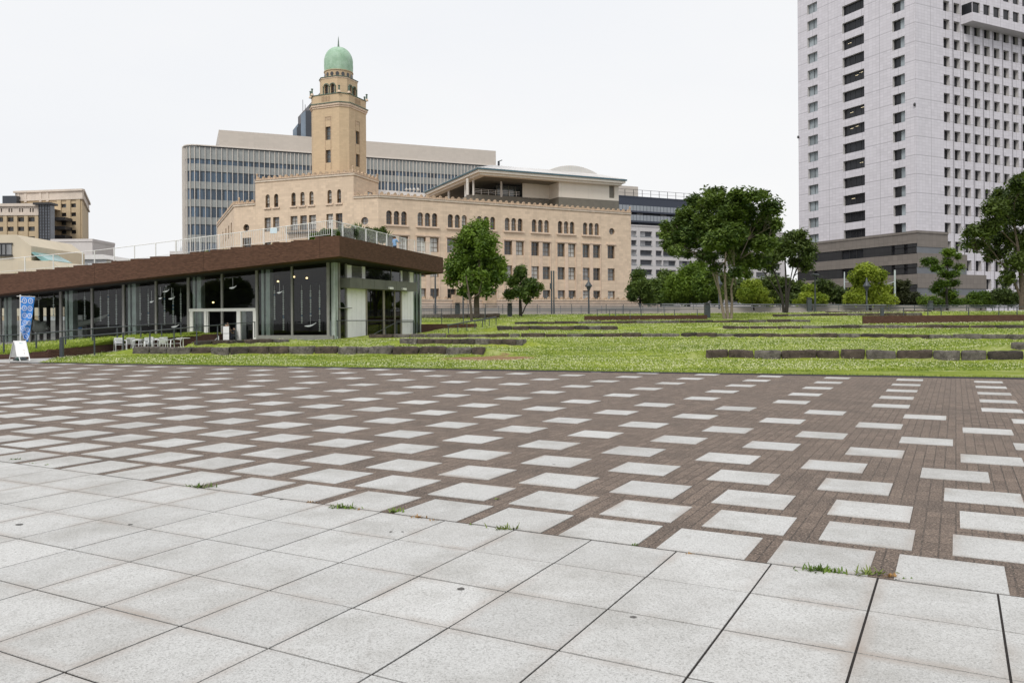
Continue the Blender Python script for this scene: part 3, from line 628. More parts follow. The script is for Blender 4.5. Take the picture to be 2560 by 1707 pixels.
for x0, x1 in ((878.5, 904), (1005.5, 1022.5)):
    ua, ub = zc1(x0), zc1(x1); m = MB(); z = zA + .12
    while z < zg_c - .35:
        m.hexa([gs.pt(ua, z, .02), gs.pt(ub, z, .02), gs.pt(ub, z + .03, -.1), gs.pt(ua, z + .03, -.1), gs.pt(ua, z + .03, .02), gs.pt(ub, z + .03, .02), gs.pt(ub, z + .1, -.1), gs.pt(ua, z + .1, -.1)]); z += .115
    m.fbox(gs, ua, ub, zA, zg_c - .2, -.16, -.13); lo = m.build('louvre', m_frame, pav)
m = MB(); m.fbox(gs, zc1(914), zc1(1000), zA, zg_c - .25, -.12, -.05); m.build('clerestory_pane', m_dglass, pav)
m = MB(); u = zc1(978); m.fbox(gs, u - .04, u + .04, zA, zg_c - .25, -.05, 0); m.build('mullion', m_frame, pav)
# canopy box, projecting
m = MB(); gca = Face(gs.pt(0, 0, .9)[:2], gs.pt(gs.L, 0, .9)[:2]); ua, ub = gca.U(875), gca.U(1041); k = (ub - ua) / 6; zA = gca.Z(960, 700.5); zB = gca.Z(960, 724)
for i in range(6): m.fbox(gs, ua + i * k + .01, ua + (i + 1) * k - .01, zB, zA, 0, .9)
m.fbox(gs, ua + .02, ub - .02, zB + .02, zA - .02, -.05, .88); cano = m.build('door_canopy', m_olive, pav)
m_sill = M('canopy_lamp_white', (.8, .8, .78), .4, .02)
for x in (950, 984): u = zc1(x); m = MB(); m.fbox(gs, u - .28, u + .28, zB + .06, zB + .22, .9, 1.05); m.build('wall_lamp', m_sill, cano)
# doors of dark glass under the canopy
m_rglass = see_glass('door_glass', (.16, .18, .16)); m_edge = M('door_post', (.30, .27, .22), .5, .1)
for x0, x1 in ((915, 956), (960, 984), (985, 1000)):
    m = MB(); m.quad(gs.pt(zc1(x0), .3, 0), gs.pt(zc1(x1), .3, 0), gs.pt(zc1(x1), zB, 0), gs.pt(zc1(x0), zB, 0)); m.build('door_pane', m_rglass, pav)
for x, w in ((914, .1), (957.5, .12), (985, .05), (1001, .1)): m = MB(); u = zc1(x); m.fbox(gs, u - w, u + w, 0, zB + .02, -.1, .06); m.build('door_post', m_edge, pav)
for x in (977, 988): m = MB(); m.fbox(gs, zc1(x), zc1(x + 3), .3, zB - .2, -.8, -.6); m.build('glass_fin', m_fin, pav)
# far glass corner
for x, w in ((1033, .08), (1040.5, .09), (1050, .12)): m = MB(); u = zc1(x); m.fbox(gs, u - w, u + w, 0, zg_c - .25, -.25, .03); m.build('glass_fin', M('corner_fin', (.20, .26, .22), .3, .2, 1) if x != 1050 else m_fin, pav)
m = MB(); m.quad(gs.pt(zc1(1034), 0, 0), gs.pt(zc1(1050), 0, 0), gs.pt(zc1(1050), zg_c - .25, 0), gs.pt(zc1(1034), zg_c - .25, 0)); m.build('glass_pane', m_glass, pav)

# roof railing: white, in front along the roof edge, and along the side
m_wrail = M('white_railing', (.78, .78, .77), .4, .03)
rr = empty('roof_railing', ff.pt(ff.L * .5, z_top(ff.L * .5), -1.6), label='thin white railing with upright bars along the pavilion roof edge', category='railing')
rf = Face(ff.pt(0, 0, -1.5)[:2], ff.pt(ff.L - 1.4, 0, -1.5)[:2]); rs = Face(fs.pt(1.5, 0, -1.5)[:2], fs.pt(fs.L, 0, -1.5)[:2])
def rail_top(u): return lerp([rf.U(-170), rf.U(236), rf.U(456), rf.U(830)], [rf.Z(-170, 664), rf.Z(236, 627), rf.Z(456, 599.5), rf.Z(830, 551)], u)
ua = rf.U(-170); ub = rf.L; m = MB(); n = 24
pts = [rf.pt(ua + (ub - ua) * i / n, rail_top(ua + (ub - ua) * i / n)) for i in range(n + 1)]; m.tube(pts, .028, 6)
m.tube([(a, b, c - .98) for a, b, c in pts], .016, 5); m.build('rail', m_wrail, rr)
px_posts = [-150, -80, -10, 62, 133, 206, 236, 285, 336, 389, 440, 500, 548, 603, 660, 716, 772, 830]
for x in px_posts:
    u = rf.U(x); m = MB(); zt = rail_top(u); m.fbox(rf, u - .028, u + .028, zt - 1.25, zt, -.03, .03); m.build('post', m_wrail, rr)
m = MB(); u = rf.U(438)
while u < ub:
    zt = rail_top(u); m.fbox(rf, u - .009, u + .009, zt - .98, zt, -.009, .009); u += .145
m.build('bars', m_wrail, rr)
m = MB(); st0 = (830, 551); tz = lambda u: rs.Z(850, 554) + 0 * u
zr0 = rs.Z(856, 556.5); zr1 = rs.Z(1014, 597.5)
L1 = rs.U(1014); L2 = rs.U(1078)
def rt(u): return zr0 + (zr1 - zr0) * u / L1
m.tube([rf.pt(ub, rail_top(ub)), rs.pt(0, rt(0)), rs.pt(L1, rt(L1))], .03, 6); m.tube([rs.pt(L1, rt(L1) - .02), rs.pt(L2, rt(L1) + .1)], .015, 5); m.tube([rs.pt(0, rt(0) - 1.0), rs.pt(L1, rt(L1) - 1.0), rs.pt(L2, rt(L1) - .9)], .016, 5); m.build('rail', m_wrail, rr)
for x in (857, 888, 915, 942, 967, 990, 1014.5, 1037, 1054, 1062, 1075):
    u = rs.U(x); m = MB(); zt = rt(min(u, L1)); w = .04 if x < 1020 else .02; m.fbox(rs, u - w, u + w, zt - 1.35, zt, -w, w); m.build('post', m_wrail, rr)
m = MB(); u = 0
while u < L2: m.fbox(rs, u - .006, u + .006, rt(min(u, L1)) - 1.0, rt(min(u, L1)), -.006, .006); u += .15
m.build('bars', m_wrail, rr)
m = MB(); u = rf.U(685); m.fbox(rf, u - .27, u + .27, rf.Z(685, 583.5), rf.Z(685, 570.5), .03, .05); m.build('notice_board', M('pale_blue_board', (.62, .74, .80), .4, .03), None, label='pale blue notice board tied to the white roof railing', category='notice board')
# ------------------------------------------------------------------ customs building with the green dome tower
ZG = 2.0
m_st = tiles('beige_tile_wall', (.66, .525, .395), .9, .45, .010, pw=7.2, ph=4.1, pj=.80, var=.10, rough=.8, off=.5, js=.84, streak=.5)
m_stt = tiles('tower_tile_wall', (.58, .44, .29), .6, .30, .006, var=.06, rough=.8, off=.5, js=.84, streak=.5)
m_trim = M('beige_trim', (.68, .53, .41), .75, .12, 1.5, streak=.35)
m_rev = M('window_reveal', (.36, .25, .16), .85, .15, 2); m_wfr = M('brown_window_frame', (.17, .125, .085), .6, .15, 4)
m_cop = M('green_copper_trim', (.11, .16, .125), .7, .3, 2)
panes = [glassy('pane_dark', (.03, .03, .032), .08), glassy('pane_grey', (.24, .245, .25), .15), glassy('pane_curtain', (.50, .50, .48), .3), glassy('pane_mid', (.09, .10, .105), .1)]
def pane(): return random.choice(panes)
def depth_for(px, py, z): k, q = ray(px, py); return (EYE - z) / q
def P2(px, py, z): Y = depth_for(px, py, z); k, q = ray(px, py); return (k * Y, Y)
ZT = 21.8
pb_ = P2(946, 487, ZT); pr_ = P2(1577, 531.5, ZT); pc_ = P2(884, 490, ZT); pl_ = P2(585, 511, ZT); pll = P2(543, 563, ZT)
fR = Face(pb_, pr_); fBend = Face(pc_, pb_); ZB = 25.6; bl_ = P2(638, 451, ZB); br_ = P2(946, 451.5, ZB); fBL = Face(bl_, pc_); fBR = Face(pc_, br_)
fL = Face(pl_, bl_); fLL = Face(pll, pl_)
cus = empty('customs_building', (fR.pt(10, ZG)[0] - 15, fR.pt(10, ZG)[1] + 20, ZG), label='long beige four storey building with arched windows and crested roof edge', category='building')
# right (long) facade
bays3 = [[(298, 335), (352, 390), (408, 445)], [(548, 582), (598, 635), (650, 688)], [(787, 822), (835, 872), (890, 925)], [(1022, 1060), (1080, 1110), (1125, 1160)], [(1252, 1285), (1300, 1335), (1348, 1382)], [(1470, 1503), (1518, 1553), (1565, 1600)], [(1687, 1720), (1733, 1768), (1780, 1812)], [(1897, 1930), (1937, 1970), (1985, 2017)]]
UX = lambda u, v: fR.U(*r4(u, v)); ZX = lambda u, v: fR.Z(*r4(u, v))
bc = [(UX(b[0][0], 580) + UX(b[2][1], 580)) / 2 for b in bays3]; bc = list(np.polyval(np.polyfit(range(8), bc, 1), range(8)))
za1 = ZX(1957, 580); za0 = ZX(1957, 679); zc_1, zc_0 = ZX(1915, 757), ZX(1915, 863); zd1, zd0 = ZX(1915, 946), ZX(1915, 1047); ze1, ze0 = ZX(1915, 1132), ZX(1915, 1200)
holes = []; wins = []
for c in bc:
    for k in (-1, 0, 1):
        h = (c + k * 1.28 - .47, c + k * 1.28 + .47, za0, za1, 1); holes.append(h); wins.append((h, 2, 3))
    for k in (-1, 1):
        for (a, b) in ((zc_0, zc_1), (zd0, zd1), (ze0 - .8, ze1)):
            h = (c + k * 1.16 - .78, c + k * 1.16 + .78, a, b); holes.append(h); wins.append((h, 2, 3))
uo = UX(2122, 650); zo = ZX(2122, 650); h = (uo - .62, uo + .62, zo - .62, zo + .62, 2); holes.append(h); wins.append((h, 2, 2))
us_ = UX(2116, 810)
for (a, b) in ((zc_0, zc_1), (zd0, zd1), (ze0 - .8, ze1)): h = (us_ - .78, us_ + .78, a, b); holes.append(h); wins.append((h, 2, 3))
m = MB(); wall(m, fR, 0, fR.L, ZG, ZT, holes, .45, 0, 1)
back = fR.pt(fR.L, 0, -40); m.quad(fR.pt(fR.L, ZG), (back[0], back[1], ZG), (back[0], back[1], ZT), fR.pt(fR.L, ZT), 0, [(0, ZG), (40, ZG), (40, ZT), (0, ZT)])
# bend wall with round window
hb_ = fBend.hit(911.8, 552.5); hbend = (hb_[0] - .62, hb_[0] + .62, hb_[1] - .62, hb_[1] + .62, 2); wall(m, fBend, 0, fBend.L, ZG, ZT, [hbend], .45, 0, 1)
# corner block left face
def W3(f, u0, u1, v0, v1, arch=0):
    a = f.U(*r3(u0, (v0 + v1) / 2)); b = f.U(*r3(u1, (v0 + v1) / 2)); return [a, b, f.Z(*r3((u0 + u1) / 2, v1)), f.Z(*r3((u0 + u1) / 2, v0)), arch]
hBL = []
AZ1 = fBL.Z(*r3(918, 1220)); AZ0 = fBL.Z(*r3(918, 1318))
for a, b in ((650, 680), (712, 742), (838, 868), (903, 933), (968, 998), (1100, 1130), (1170, 1198)): w = W3(fBL, a, b, 1220, 1318, 1); hBL.append((w[0], w[1], AZ0, AZ1, 1))
RZ1 = fBL.Z(*r3(918, 1391)); RZ0 = fBL.Z(*r3(918, 1495))
for a, b in ((643, 688), (705, 750), (832, 882), (902, 950), (966, 1016), (1092, 1140), (1160, 1208)):
    w = W3(fBL, a, b, 1400, 1500)
    for dz in (0, 4.15, 8.3): hBL.append((w[0], w[1], RZ0 - dz, RZ1 - dz))
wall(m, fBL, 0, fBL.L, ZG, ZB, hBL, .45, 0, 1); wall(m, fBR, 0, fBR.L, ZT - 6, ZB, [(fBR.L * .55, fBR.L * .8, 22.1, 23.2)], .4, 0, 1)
bk1 = fBL.pt(0, 0, -9); m.quad((bk1[0], bk1[1], ZT - 4), fBL.pt(0, ZT - 4), fBL.pt(0, ZB), (bk1[0], bk1[1], ZB), 0, [(0, 0), (9, 0), (9, 4), (0, 4)])
# left lower wall pieces
hL = []; q = fL.hit(*r3(510, 1480)); hL.append((q[0] - .62, q[0] + .62, q[1] - .62, q[1] + .62, 2))
q2 = fL.hit(*r2(612, 240)); hL.append((q2[0] - .9, q2[0] + .9, q2[1] - 1.2, q2[1] + 1.0))
wall(m, fL, 0, fL.L, ZG, ZT, hL, .45, 0, 1)
hLL = []
for a in (340, 362, 382, 402):
    x, y = r3(a, 1500); u_ = fLL.U(x, y)
    for dz in (0, 4.15, 8.3): hLL.append((u_ - .75, u_ + .75, RZ0 - dz, RZ1 - dz))
wall(m, fLL, 0, fLL.L, ZG, ZT, hLL, .45, 0, 1)
# roof lids
far = (fR.pt(fR.L, 0, -40)[0], fR.pt(fR.L, 0, -40)[1])
m.poly([(x, y, ZT - .3) for x, y in (pll, pl_, bl_, pc_, pb_, pr_, far, (pll[0] + 20, pll[1] + 30))], 1)
m.poly([(bl_[0], bl_[1], ZB - .2), (pc_[0], pc_[1], ZB - .2), (br_[0], br_[1], ZB - .2), (bl_[0] + 4, bl_[1] + 10, ZB - .2)], 1)
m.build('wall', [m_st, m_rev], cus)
for h, c, r in wins: window(cus, fR, h, .45, m_wfr, pane(), c, r)
window(cus, fBend, hbend, .45, m_wfr, panes[1])
for h in hBL: window(cus, fBL, h, .45, m_wfr, pane(), 2, 3)
for h in hL: window(cus, fL, h, .45, m_wfr, panes[0], 2, 2)
for h in hLL: window(cus, fLL, h, .45, m_wfr, pane(), 2, 3)
# string courses, lintels, sills, pilasters as trim
for c in bc:
    m = MB()
    m.fbox(fR, c - 2.05, c + 2.05, za0 - .28, za0 - .003, .003, .28); m.fbox(fR, c - 2.15, c + 2.15, zc_1 + .15, zc_1 + .36, .003, .22)
    m.fbox(fR, c - 2.1, c - 1.96, ze0 - 2, zc_1 + .14, .003, .12); m.fbox(fR, c + 1.96, c + 2.1, ze0 - 2, zc_1 + .14, .003, .12); m.fbox(fR, c - .36, c + .36, ze0 - 2, zc_1 + .14, .003, .10)
    for k in (-.64, .64): m.lathe(*fR.pt(c + k, 0, -.1)[:2], [(.12, za0), (.12, za1 - 1.0)], 8); m.fbox(fR, c + k - .2, c + k + .2, za1 - 1.0, za1 - .75, -.25, .03)
    m.build('bay_trim', m_trim, cus)
m = MB(); m.fbox(fR, us_ - 1.1, us_ + 1.1, zc_1 + .15, zc_1 + .36, .003, .22); m.build('lintel', m_trim, cus)
for h in hBL:
    if len(h) > 4: m = MB(); m.fbox(fBL, h[0] - .3, h[1] + .3, h[2] - .25, h[2] - .003, .003, .22); m.build('sill', m_trim, cus)
# balcony on the corner block
x0, x1 = fBL.U(*r3(815, 1500)), fBL.U(*r3(1030, 1500)); m = MB(); zb_ = RZ0 - .55; m.fbox(fBL, x0, x1, zb_, zb_ + .12, 0.01, .75); m.fbox(fBL, x0, x1, zb_ + 1.15, zb_ + 1.22, .68, .74); m.fbox(fBL, x0, x1, zb_ + .55, zb_ + .6, .69, .73); u_ = x0
while u_ < x1: m.fbox(fBL, u_ - .025, u_ + .025, zb_ + .12, zb_ + 1.15, .69, .73); u_ += .22
m.build('balcony', m_rail, cus)
# crested parapets
def crest(m, f, u0, u1, z, d=0.12, pitch=1.12, w=.27, h=.55, cor=.32):
    z = z - cor - .09 if cor < .33 and d > .1 else z
    m.fbox(f, u0, u1, z, z + cor, -.5, d); m.fbox(f, u0, u1, z + cor, z + cor + .09, -.5, d + .12, 1); m.fbox(f, u0, u1, z - .16, z, -.4, d - .08, 2)
    n = max(1, int((u1 - u0) / pitch)); p = (u1 - u0) / n
    for i in range(n):
        for off, s in ((.5, 1.0), (1.0, .42)):
            c = u0 + p * (i + off)
            if c > u1 - .2: continue
            zb = z + cor + .09; ww = w * (1 if s == 1 else .6); hh = h * s
            prof = [(-ww, 0), (ww, 0), (ww, hh * .35), (ww * .78, hh * .7), (ww * .4, hh * .93), (0, hh), (-ww * .4, hh * .93), (-ww * .78, hh * .7), (-ww, hh * .35)]
            fr = [f.pt(c + a, zb + b, d - .02) for a, b in prof]; bk = [f.pt(c + a, zb + b, d - .32) for a, b in prof]; b0 = len(m.v); k = len(prof)
            m.add(fr + bk, [tuple(range(k)), tuple(reversed(range(k, 2 * k)))] + [(i_, k + i_, k + (i_ + 1) % k, (i_ + 1) % k) for i_ in range(k)], 2)
m_crest = M('crest_stone', (.46, .34, .235), .85, .28, 1.2, streak=.5); m_pale = M('pale_coping', (.70, .60, .49), .8, .15, .6, streak=.5)
m = MB()
for f, z in ((fR, ZT), (fBend, ZT), (fBL, ZB), (fBR, ZB), (fL, ZT), (fLL, ZT)): crest(m, f, 0, f.L, z)
m.build('parapet', [m_pale, m_trim, m_crest], cus)
for f, z, us in ((fR, ZT, (fR.L - .15,)), (fBL, ZB, (.3, fBL.L - .2)), (fBR, ZB, (fBR.L - .2,)), (fL, ZT, (1.0,))):
    for u_ in us: m = MB(); q = f.pt(u_, 0, -.1); m.lathe(q[0], q[1], [(.16, z), (.22, z + .3), (.12, z + .4), (.16, z + .8), (.22, z + .95), (0, z + 1.2)], 8); m.build('finial', m_crest, cus)
# --- tower
tower = empty('dome_tower', (-29.4, 140.2, ZB), label='square beige tower with chamfered corners, narrow windows and green copper dome', category='tower')
a_ = Vector((.925, -.38)).normalized(); b_ = Vector((-a_.y, a_.x)); O = Vector((-29.55, 140.4))
def octo(S, ch): h = S / 2; c = ch / math.sqrt(2); return [O + a_ * x + b_ * y for x, y in ((-h + c, -h), (h - c, -h), (h, -h + c), (h, h - c), (h - c, h), (-h + c, h), (-h, h - c), (-h, -h + c))]
def zat(y, px=850, d=137): k, q = ray(px, y); return EYE - q * d
zco = zat(262); zc2 = zat(256); zp = zat(237.5); zl = zat(199, 850, 138.5); zdr = zat(179, 850, 139); 
S = 7.55; ch = 1.65
pl8 = octo(S, ch)
for i in range(8):
    pass
m = MB(); slots = {}
fa = Face(pl8[0], pl8[1]); fch = Face(pl8[1], pl8[2]); fbb = Face(pl8[2], pl8[3])
SZ = [(zat(351, 820), zat(318, 820)), (zat(408, 820), zat(376, 820))]
ua = fa.U(*r3(1104, 800)); hA = [(ua - .5, ua + .5, a, b) for a, b in SZ]; hA.append((ua - .5, ua + .5, zat(318, 820) + .0 + .02, zat(294, 820)));
ub = fbb.U(*r3(1318, 820)); hB = [(ub - .55, ub + .55, a - .3, b - .3) for a, b in SZ]; hB.append((ub - .55, ub + .55, SZ[0][1] - .28, zat(294, 820) - .3))
wall(m, fa, 0, fa.L, ZB - 2, zco, hA[:2], .4, 0, 1); wall(m, fbb, 0, fbb.L, ZB - 2, zco, hB[:2], .4, 0, 1)
for i in (1, 3, 4, 5, 6, 7):
    f = Face(pl8[i], pl8[(i + 1) % 8]); wall(m, f, 0, f.L, ZB - 2, zco, [], .2, 0)
m.build('shaft', [m_stt, m_rev], tower)
for f, hs in ((fa, hA), (fbb, hB)):
    for h in hs[:2]: window(tower, f, h, .4, m_wfr, panes[3], 1, 3, .07)
    h = hs[2]; m = MB(); m.fbox(f, h[0] - .1, h[0] - .02, SZ[1][0] - 1.2, h[3], .004, .05); m.fbox(f, h[1] + .02, h[1] + .1, SZ[1][0] - 1.2, h[3], .004, .05); m.fbox(f, h[0] - .1, h[1] + .1, h[3] + .004, h[3] + .1, .004, .07); m.fbox(f, h[0], h[1], h[3] - .5, h[3] - .12, .004, .04); m.build('slot_frame', m_crest, tower)
def ring(m, S, ch, z0, z1, mat=0): m.prism([tuple(p) for p in octo(S, ch)], z0, z1, mat)
m = MB(); ring(m, S + .25, ch + .1, zco - .55, zco - .25, 0); ring(m, S + .55, ch + .2, zco - .25, zco + .1, 0); ring(m, S + .8, ch + .3, zco + .1, zco + .22, 1); m.build('cornice', [m_trim, m_cop], tower)
m = MB(); ring(m, S + .02, ch + .02, zco + .22, zp); ring(m, S + .22, ch + .08, zp, zp + .12, 1); m.build('terrace_parapet', [m_stt, m_cop], tower)
m = MB()
for f in (Face(octo(S + .02, ch)[0], octo(S + .02, ch)[1]), Face(octo(S + .02, ch)[2], octo(S + .02, ch)[3])):
    for k in range(6): c = f.L / 2 - .75 + k * .3; m.fbox(f, c - .09, c + .09, zco + .5, zp - .25, .005, .03)
m.build('balustrade_slots', m_rev, tower)
S2 = 5.5; c2_ = 1.65; p2 = octo(S2, c2_); m = MB(); hs2 = {}
for i in range(8):
    f = Face(p2[i], p2[(i + 1) % 8]); hs = []
    if i % 2 == 0: hs = [(f.L / 2 + s * .62 - .36, f.L / 2 + s * .62 + .36, zp + .25, zl - 1.0, 1) for s in (-1, 1)]
    else: hs = [(f.L / 2 - .3, f.L / 2 + .3, zp + .3, zl - .8, 1)] if False else []
    wall(m, f, 0, f.L, zp - .2, zl, hs, .35, 0, 1)
    if i in (0, 2): hs2[i] = (f, hs)
m.poly([(p.x, p.y, zl - .02) for p in p2], 0); m.build('lantern_storey', [m_stt, m_rev], tower)
for f, hs in hs2.values():
    for h in hs: window(tower, f, h, .35, m_wfr, panes[0], 1, 2, .06)
    m = MB()
    for h in hs:
        r = .5; uc = (h[0] + h[1]) / 2; zc = h[3] - .36; pts = [(f.pt(uc + r * math.cos(t), zc + r * math.sin(t), .03)) for t in [math.pi * k / 8 for k in range(9)]]; m.tube(pts, .1, 5)
    for s in (-1.2, 0, 1.2): q = f.pt(f.L / 2 + s, 0, .05); m.lathe(q[0], q[1], [(.1, zp + .15), (.1, zl - 1.4), (.16, zl - 1.3)], 6)
    m.build('arch_trim', m_cop, tower)
m = MB(); ring(m, S2 + .12, c2_ + .05, zl, zl + .22, 0); ring(m, S2 + .32, c2_ + .12, zl + .22, zl + .32, 1); m.build('ledge', [m_trim, m_cop], tower)
RD = 2.38
m = MB(); m.lathe(O.x, O.y, [(RD + .02, zl + .3), (RD + .02, zdr), (RD + .12, zdr + .02), (RD + .12, zdr + .14), (RD - .3, zdr + .16)], 40, smooth=False)
m.build('drum', m_stt, tower)
for k in range(16):
    t = 2 * math.pi * (k + .3) / 16; q = O + Vector((math.cos(t), math.sin(t))) * RD; tang = Vector((-math.sin(t), math.cos(t)))
    if math.sin(t) > .3: continue
    f = Face(q - tang * .0 - (tang * 1), q + tang * 1) if False else Face(q + tang * -1, q + tang * 1)
    if f.n.dot(q - O) < 0: f = Face(q + tang, q - tang)
    m = MB(); n = 12; zc = (zl + zdr) / 2 + .12; r = .3; m.poly([f.pt(1 + r * math.cos(2 * math.pi * i / n), zc + (r + .06) * math.sin(2 * math.pi * i / n), .06) for i in range(n)])
    m.build('round_opening', panes[0], tower)
m_dome, nt, p = nodes_of('patina_copper')
c = mixc(nt, (.28, .44, .31), (.42, .58, .45), ramp(nt, noise(nt, .9, 5, .65), .35, .65)); c = mixc(nt, c, (.15, .25, .14), ramp(nt, noise(nt, 3.2, 6, .8, sc=(1, 1, .6)), .52, .72, 0, .75)); c = mixc(nt, c, (.40, .52, .46), ramp(nt, noise(nt, .5, 3), .55, .8, 0, .5))
nt.links.new(c, p.inputs['Base Color']); p.inputs['Roughness'].default_value = .65
ztop = zat(116.5, 850, 140); zd0_ = zdr + .14; Hs = ztop - zd0_; prof = []
for k in range(15):
    t = k / 14; 
    prof.append((RD * (1.0 + .035 * math.sin(math.pi * min(1, t * 2.2))) if t < .38 else RD * 1.03 * math.sqrt(max(0, 1 - ((t - .38) / .62) ** 2.15)), zd0_ + Hs * t))
m = MB(); m.lathe(O.x, O.y, prof, 48); m.build('dome', m_dome, tower)
zs_ = zat(88, 850, 140); m = MB(); m.lathe(O.x, O.y, [(.34, ztop - .12), (.16, ztop + .12), (.1, ztop + .9), (.05, zs_ - .4), (0, zs_)], 8); m.build('spire', m_cop, tower)
for i, p_ in enumerate(octo(S + .2, ch)):
    m = MB(); m.lathe(p_.x, p_.y, [(.3, zp + .1), (.2, zp + .45)], 8, smooth=False); m.lathe(p_.x, p_.y, [(.16, zp + .45), (.14, zp + .5), (.14, zp + 1.1), (.2, zp + 1.15), (.2, zp + 1.25), (0, zp + 1.35)], 8, 1, smooth=False); m.build('terrace_lamp', [m_trim, m_cop], tower)

# --- roof storey behind the crest (deep white eaves)
ZE = 29.7; Ec = P2(1194, 418.5, ZE); Er = P2(1568, 449, ZE); El = P2(1057, 481, ZE)
fe = Face(Ec, Er); fel = Face(El, Ec)
m_teal = M('teal_gutter', (.06, .12, .15), .5, .1); m_eave = M('cream_eave', (.72, .68, .61), .6, .08); m_roofm = M('pale_metal_roof', (.70, .69, .68), .45, .06, .8, metal=.2); m_ol = M('olive_base_wall', (.155, .145, .12), .7, .1, 1, streak=.2); m_cream = tiles('cream_panels', (.66, .62, .55), 3.1, 60, .01, var=.02, rough=.6, streak=.15)
rs_ = empty('roof_pavilion', (fe.pt(15, 0)[0], fe.pt(15, 0)[1] + 8, ZT), label='white roof storey with teal edged eaves and slim columns above beige building', category='building')
m = MB(); back = 24
def EP(u, d, z): return fe.pt(u, z, -d)
le = fel.L; nl = Vector(fel.n); c0 = fe.pt(0, 0)
Q = [(El[0], El[1]), (Ec[0], Ec[1]), (Er[0], Er[1]), (Er[0] + (El[0] - Ec[0]), Er[1] + (El[1] - Ec[1]))]
def inset(Q, k):
    cx = sum(p[0] for p in Q) / 4; cy = sum(p[1] for p in Q) / 4; out = []
    for i in range(4):
        a = Vector(Q[i - 1]); b = Vector(Q[i]); c = Vector(Q[(i + 1) % 4]); d1 = (a - b).normalized(); d2 = (c - b).normalized(); s = abs(d1.cross(d2)); out.append(tuple(b + (d1 + d2) * k / s))
    return out
m.prism(Q, ZE - .28, ZE); m.build('gutter', m_teal, rs_)
m = MB(); m.prism(inset(Q, .25), ZE - .75, ZE - .281); m.prism(inset(Q, .8), ZE - 1.15, ZE - .751); m.build('eave', m_eave, rs_)
m = MB(); m.prism(inset(Q, 2.2), ZE - 1.22, ZE - 1.152); m.build('soffit_panel', m_ol, rs_)
m = MB(); q0 = inset(Q, .1); q1 = inset(Q, 5); z1 = ZE + 1.65
for i in range(4):
    a, b = q0[i], q0[(i + 1) % 4]; c, d = q1[(i + 1) % 4], q1[i]; m.quad((*a, ZE + .02), (*b, ZE + .02), (*c, z1), (*d, z1))
    n = 46 if i == 1 else 30
    for k in range(n):
        t = (k + .5) / n; A_ = Vector(a).lerp(Vector(b), t); B_ = Vector(d).lerp(Vector(c), t); m.tube([(A_.x, A_.y, ZE + .06), (B_.x, B_.y, z1 + .04)], .05, 4)
m.poly([(*p, z1) for p in q1]); m.build('roof', m_roofm, rs_)
# barrel dome on the roof
dc = fe.U(1464); dw0, dw1 = fe.U(1402), fe.U(1526); m = MB(); ns = 16; hz = (fe.Z(1464, 414) - fe.Z(1464, 437)) * .75
r0 = []; 
for j in range(9):
    tt = j / 8; row = []
    for i in range(ns + 1):
        t = i / ns; row.append(EP(dw0 + (dw1 - dw0) * t, 4.5 + 9 * tt, z1 - .2 + hz * (math.sin(math.pi * t) ** .8) * math.sin(math.pi * (.5 + tt / 2)) ** .5 if tt < 1 else z1 - .2))
    r0.append(row)
vv = [p for r in r0 for p in r]; m.add(vv, [(j * (ns + 1) + i, j * (ns + 1) + i + 1, (j + 1) * (ns + 1) + i + 1, (j + 1) * (ns + 1) + i) for j in range(8) for i in range(ns)], 0, True)
m.poly([r0[0][i] for i in range(ns + 1)])
for i in range(1, 26): t = i / 26; h_ = z1 - .2 + hz * (math.sin(math.pi * t) ** .8); m.tube([EP(dw0 + (dw1 - dw0) * t, 4.4, z1 - .2), EP(dw0 + (dw1 - dw0) * t, 4.4, h_), EP(dw0 + (dw1 - dw0) * t, 6, h_ + .02)], .05, 4, 1)
m.build('domed_rooflight', [m_roofm, m_eave], rs_)
# walls: right block, recessed part, olive base, glass room, columns
uR0, uR1 = fe.U(1398, 450), fe.U(1547.5, 480); d_w = 1.8; zwb = fe.Z(1400, 492.5) - .2
mw = Face(fe.pt(0, 0, -d_w)[:2], fe.pt(fe.L, 0, -d_w)[:2]); uR0, uR1 = mw.U(1398), mw.U(1547.5); zwb = mw.Z(1400, 492.7)
m = MB(); wall(m, mw, uR0, uR1, zwb, ZE - 1.1, [(mw.U(1524), mw.U(1537), mw.Z(1530, 495.5), mw.Z(1530, 462.5))], .25, 0)
m.quad(mw.pt(uR0, zwb, -6), mw.pt(uR0, zwb), mw.pt(uR0, ZE - 1.1), mw.pt(uR0, ZE - 1.1, -6), 0, [(0, 0), (6, 0), (6, 6), (0, 6)]); m.quad(mw.pt(uR1, zwb), mw.pt(uR1, zwb, -20), mw.pt(uR1, ZE - 1.1, -20), mw.pt(uR1, ZE - 1.1), 0, [(0, 0), (20, 0), (20, 6), (0, 6)])
mrc = Face(mw.pt(0, 0, -4)[:2], mw.pt(mw.L, 0, -4)[:2]); uc0 = mrc.U(1307); m.quad(mrc.pt(uc0, zwb - .3), mrc.pt(uR0 + .5, zwb - .3), mrc.pt(uR0 + .5, ZE - 1.1), mrc.pt(uc0, ZE - 1.1), 0, [(uc0, 0), (uR0, 0), (uR0, 6), (uc0, 6)]); m.build('wall', m_cream, rs_)
m = MB(); m.fbox(mw, mw.U(1524), mw.U(1537), mw.Z(1530, 495.5), mw.Z(1530, 462.5), -.26, -.22); m.build('louvre', m_ol, rs_)
m = MB(); m.quad(mw.pt(uR0, ZT - .3, .002), mw.pt(uR1, ZT - .3, .002), mw.pt(uR1, zwb, .002), mw.pt(uR0, zwb, .002))
m.quad(mw.pt(uR0 - .002, ZT - .3, -6), mw.pt(uR0 - .002, ZT - .3, 0), mw.pt(uR0 - .002, zwb, 0), mw.pt(uR0 - .002, zwb, -6))
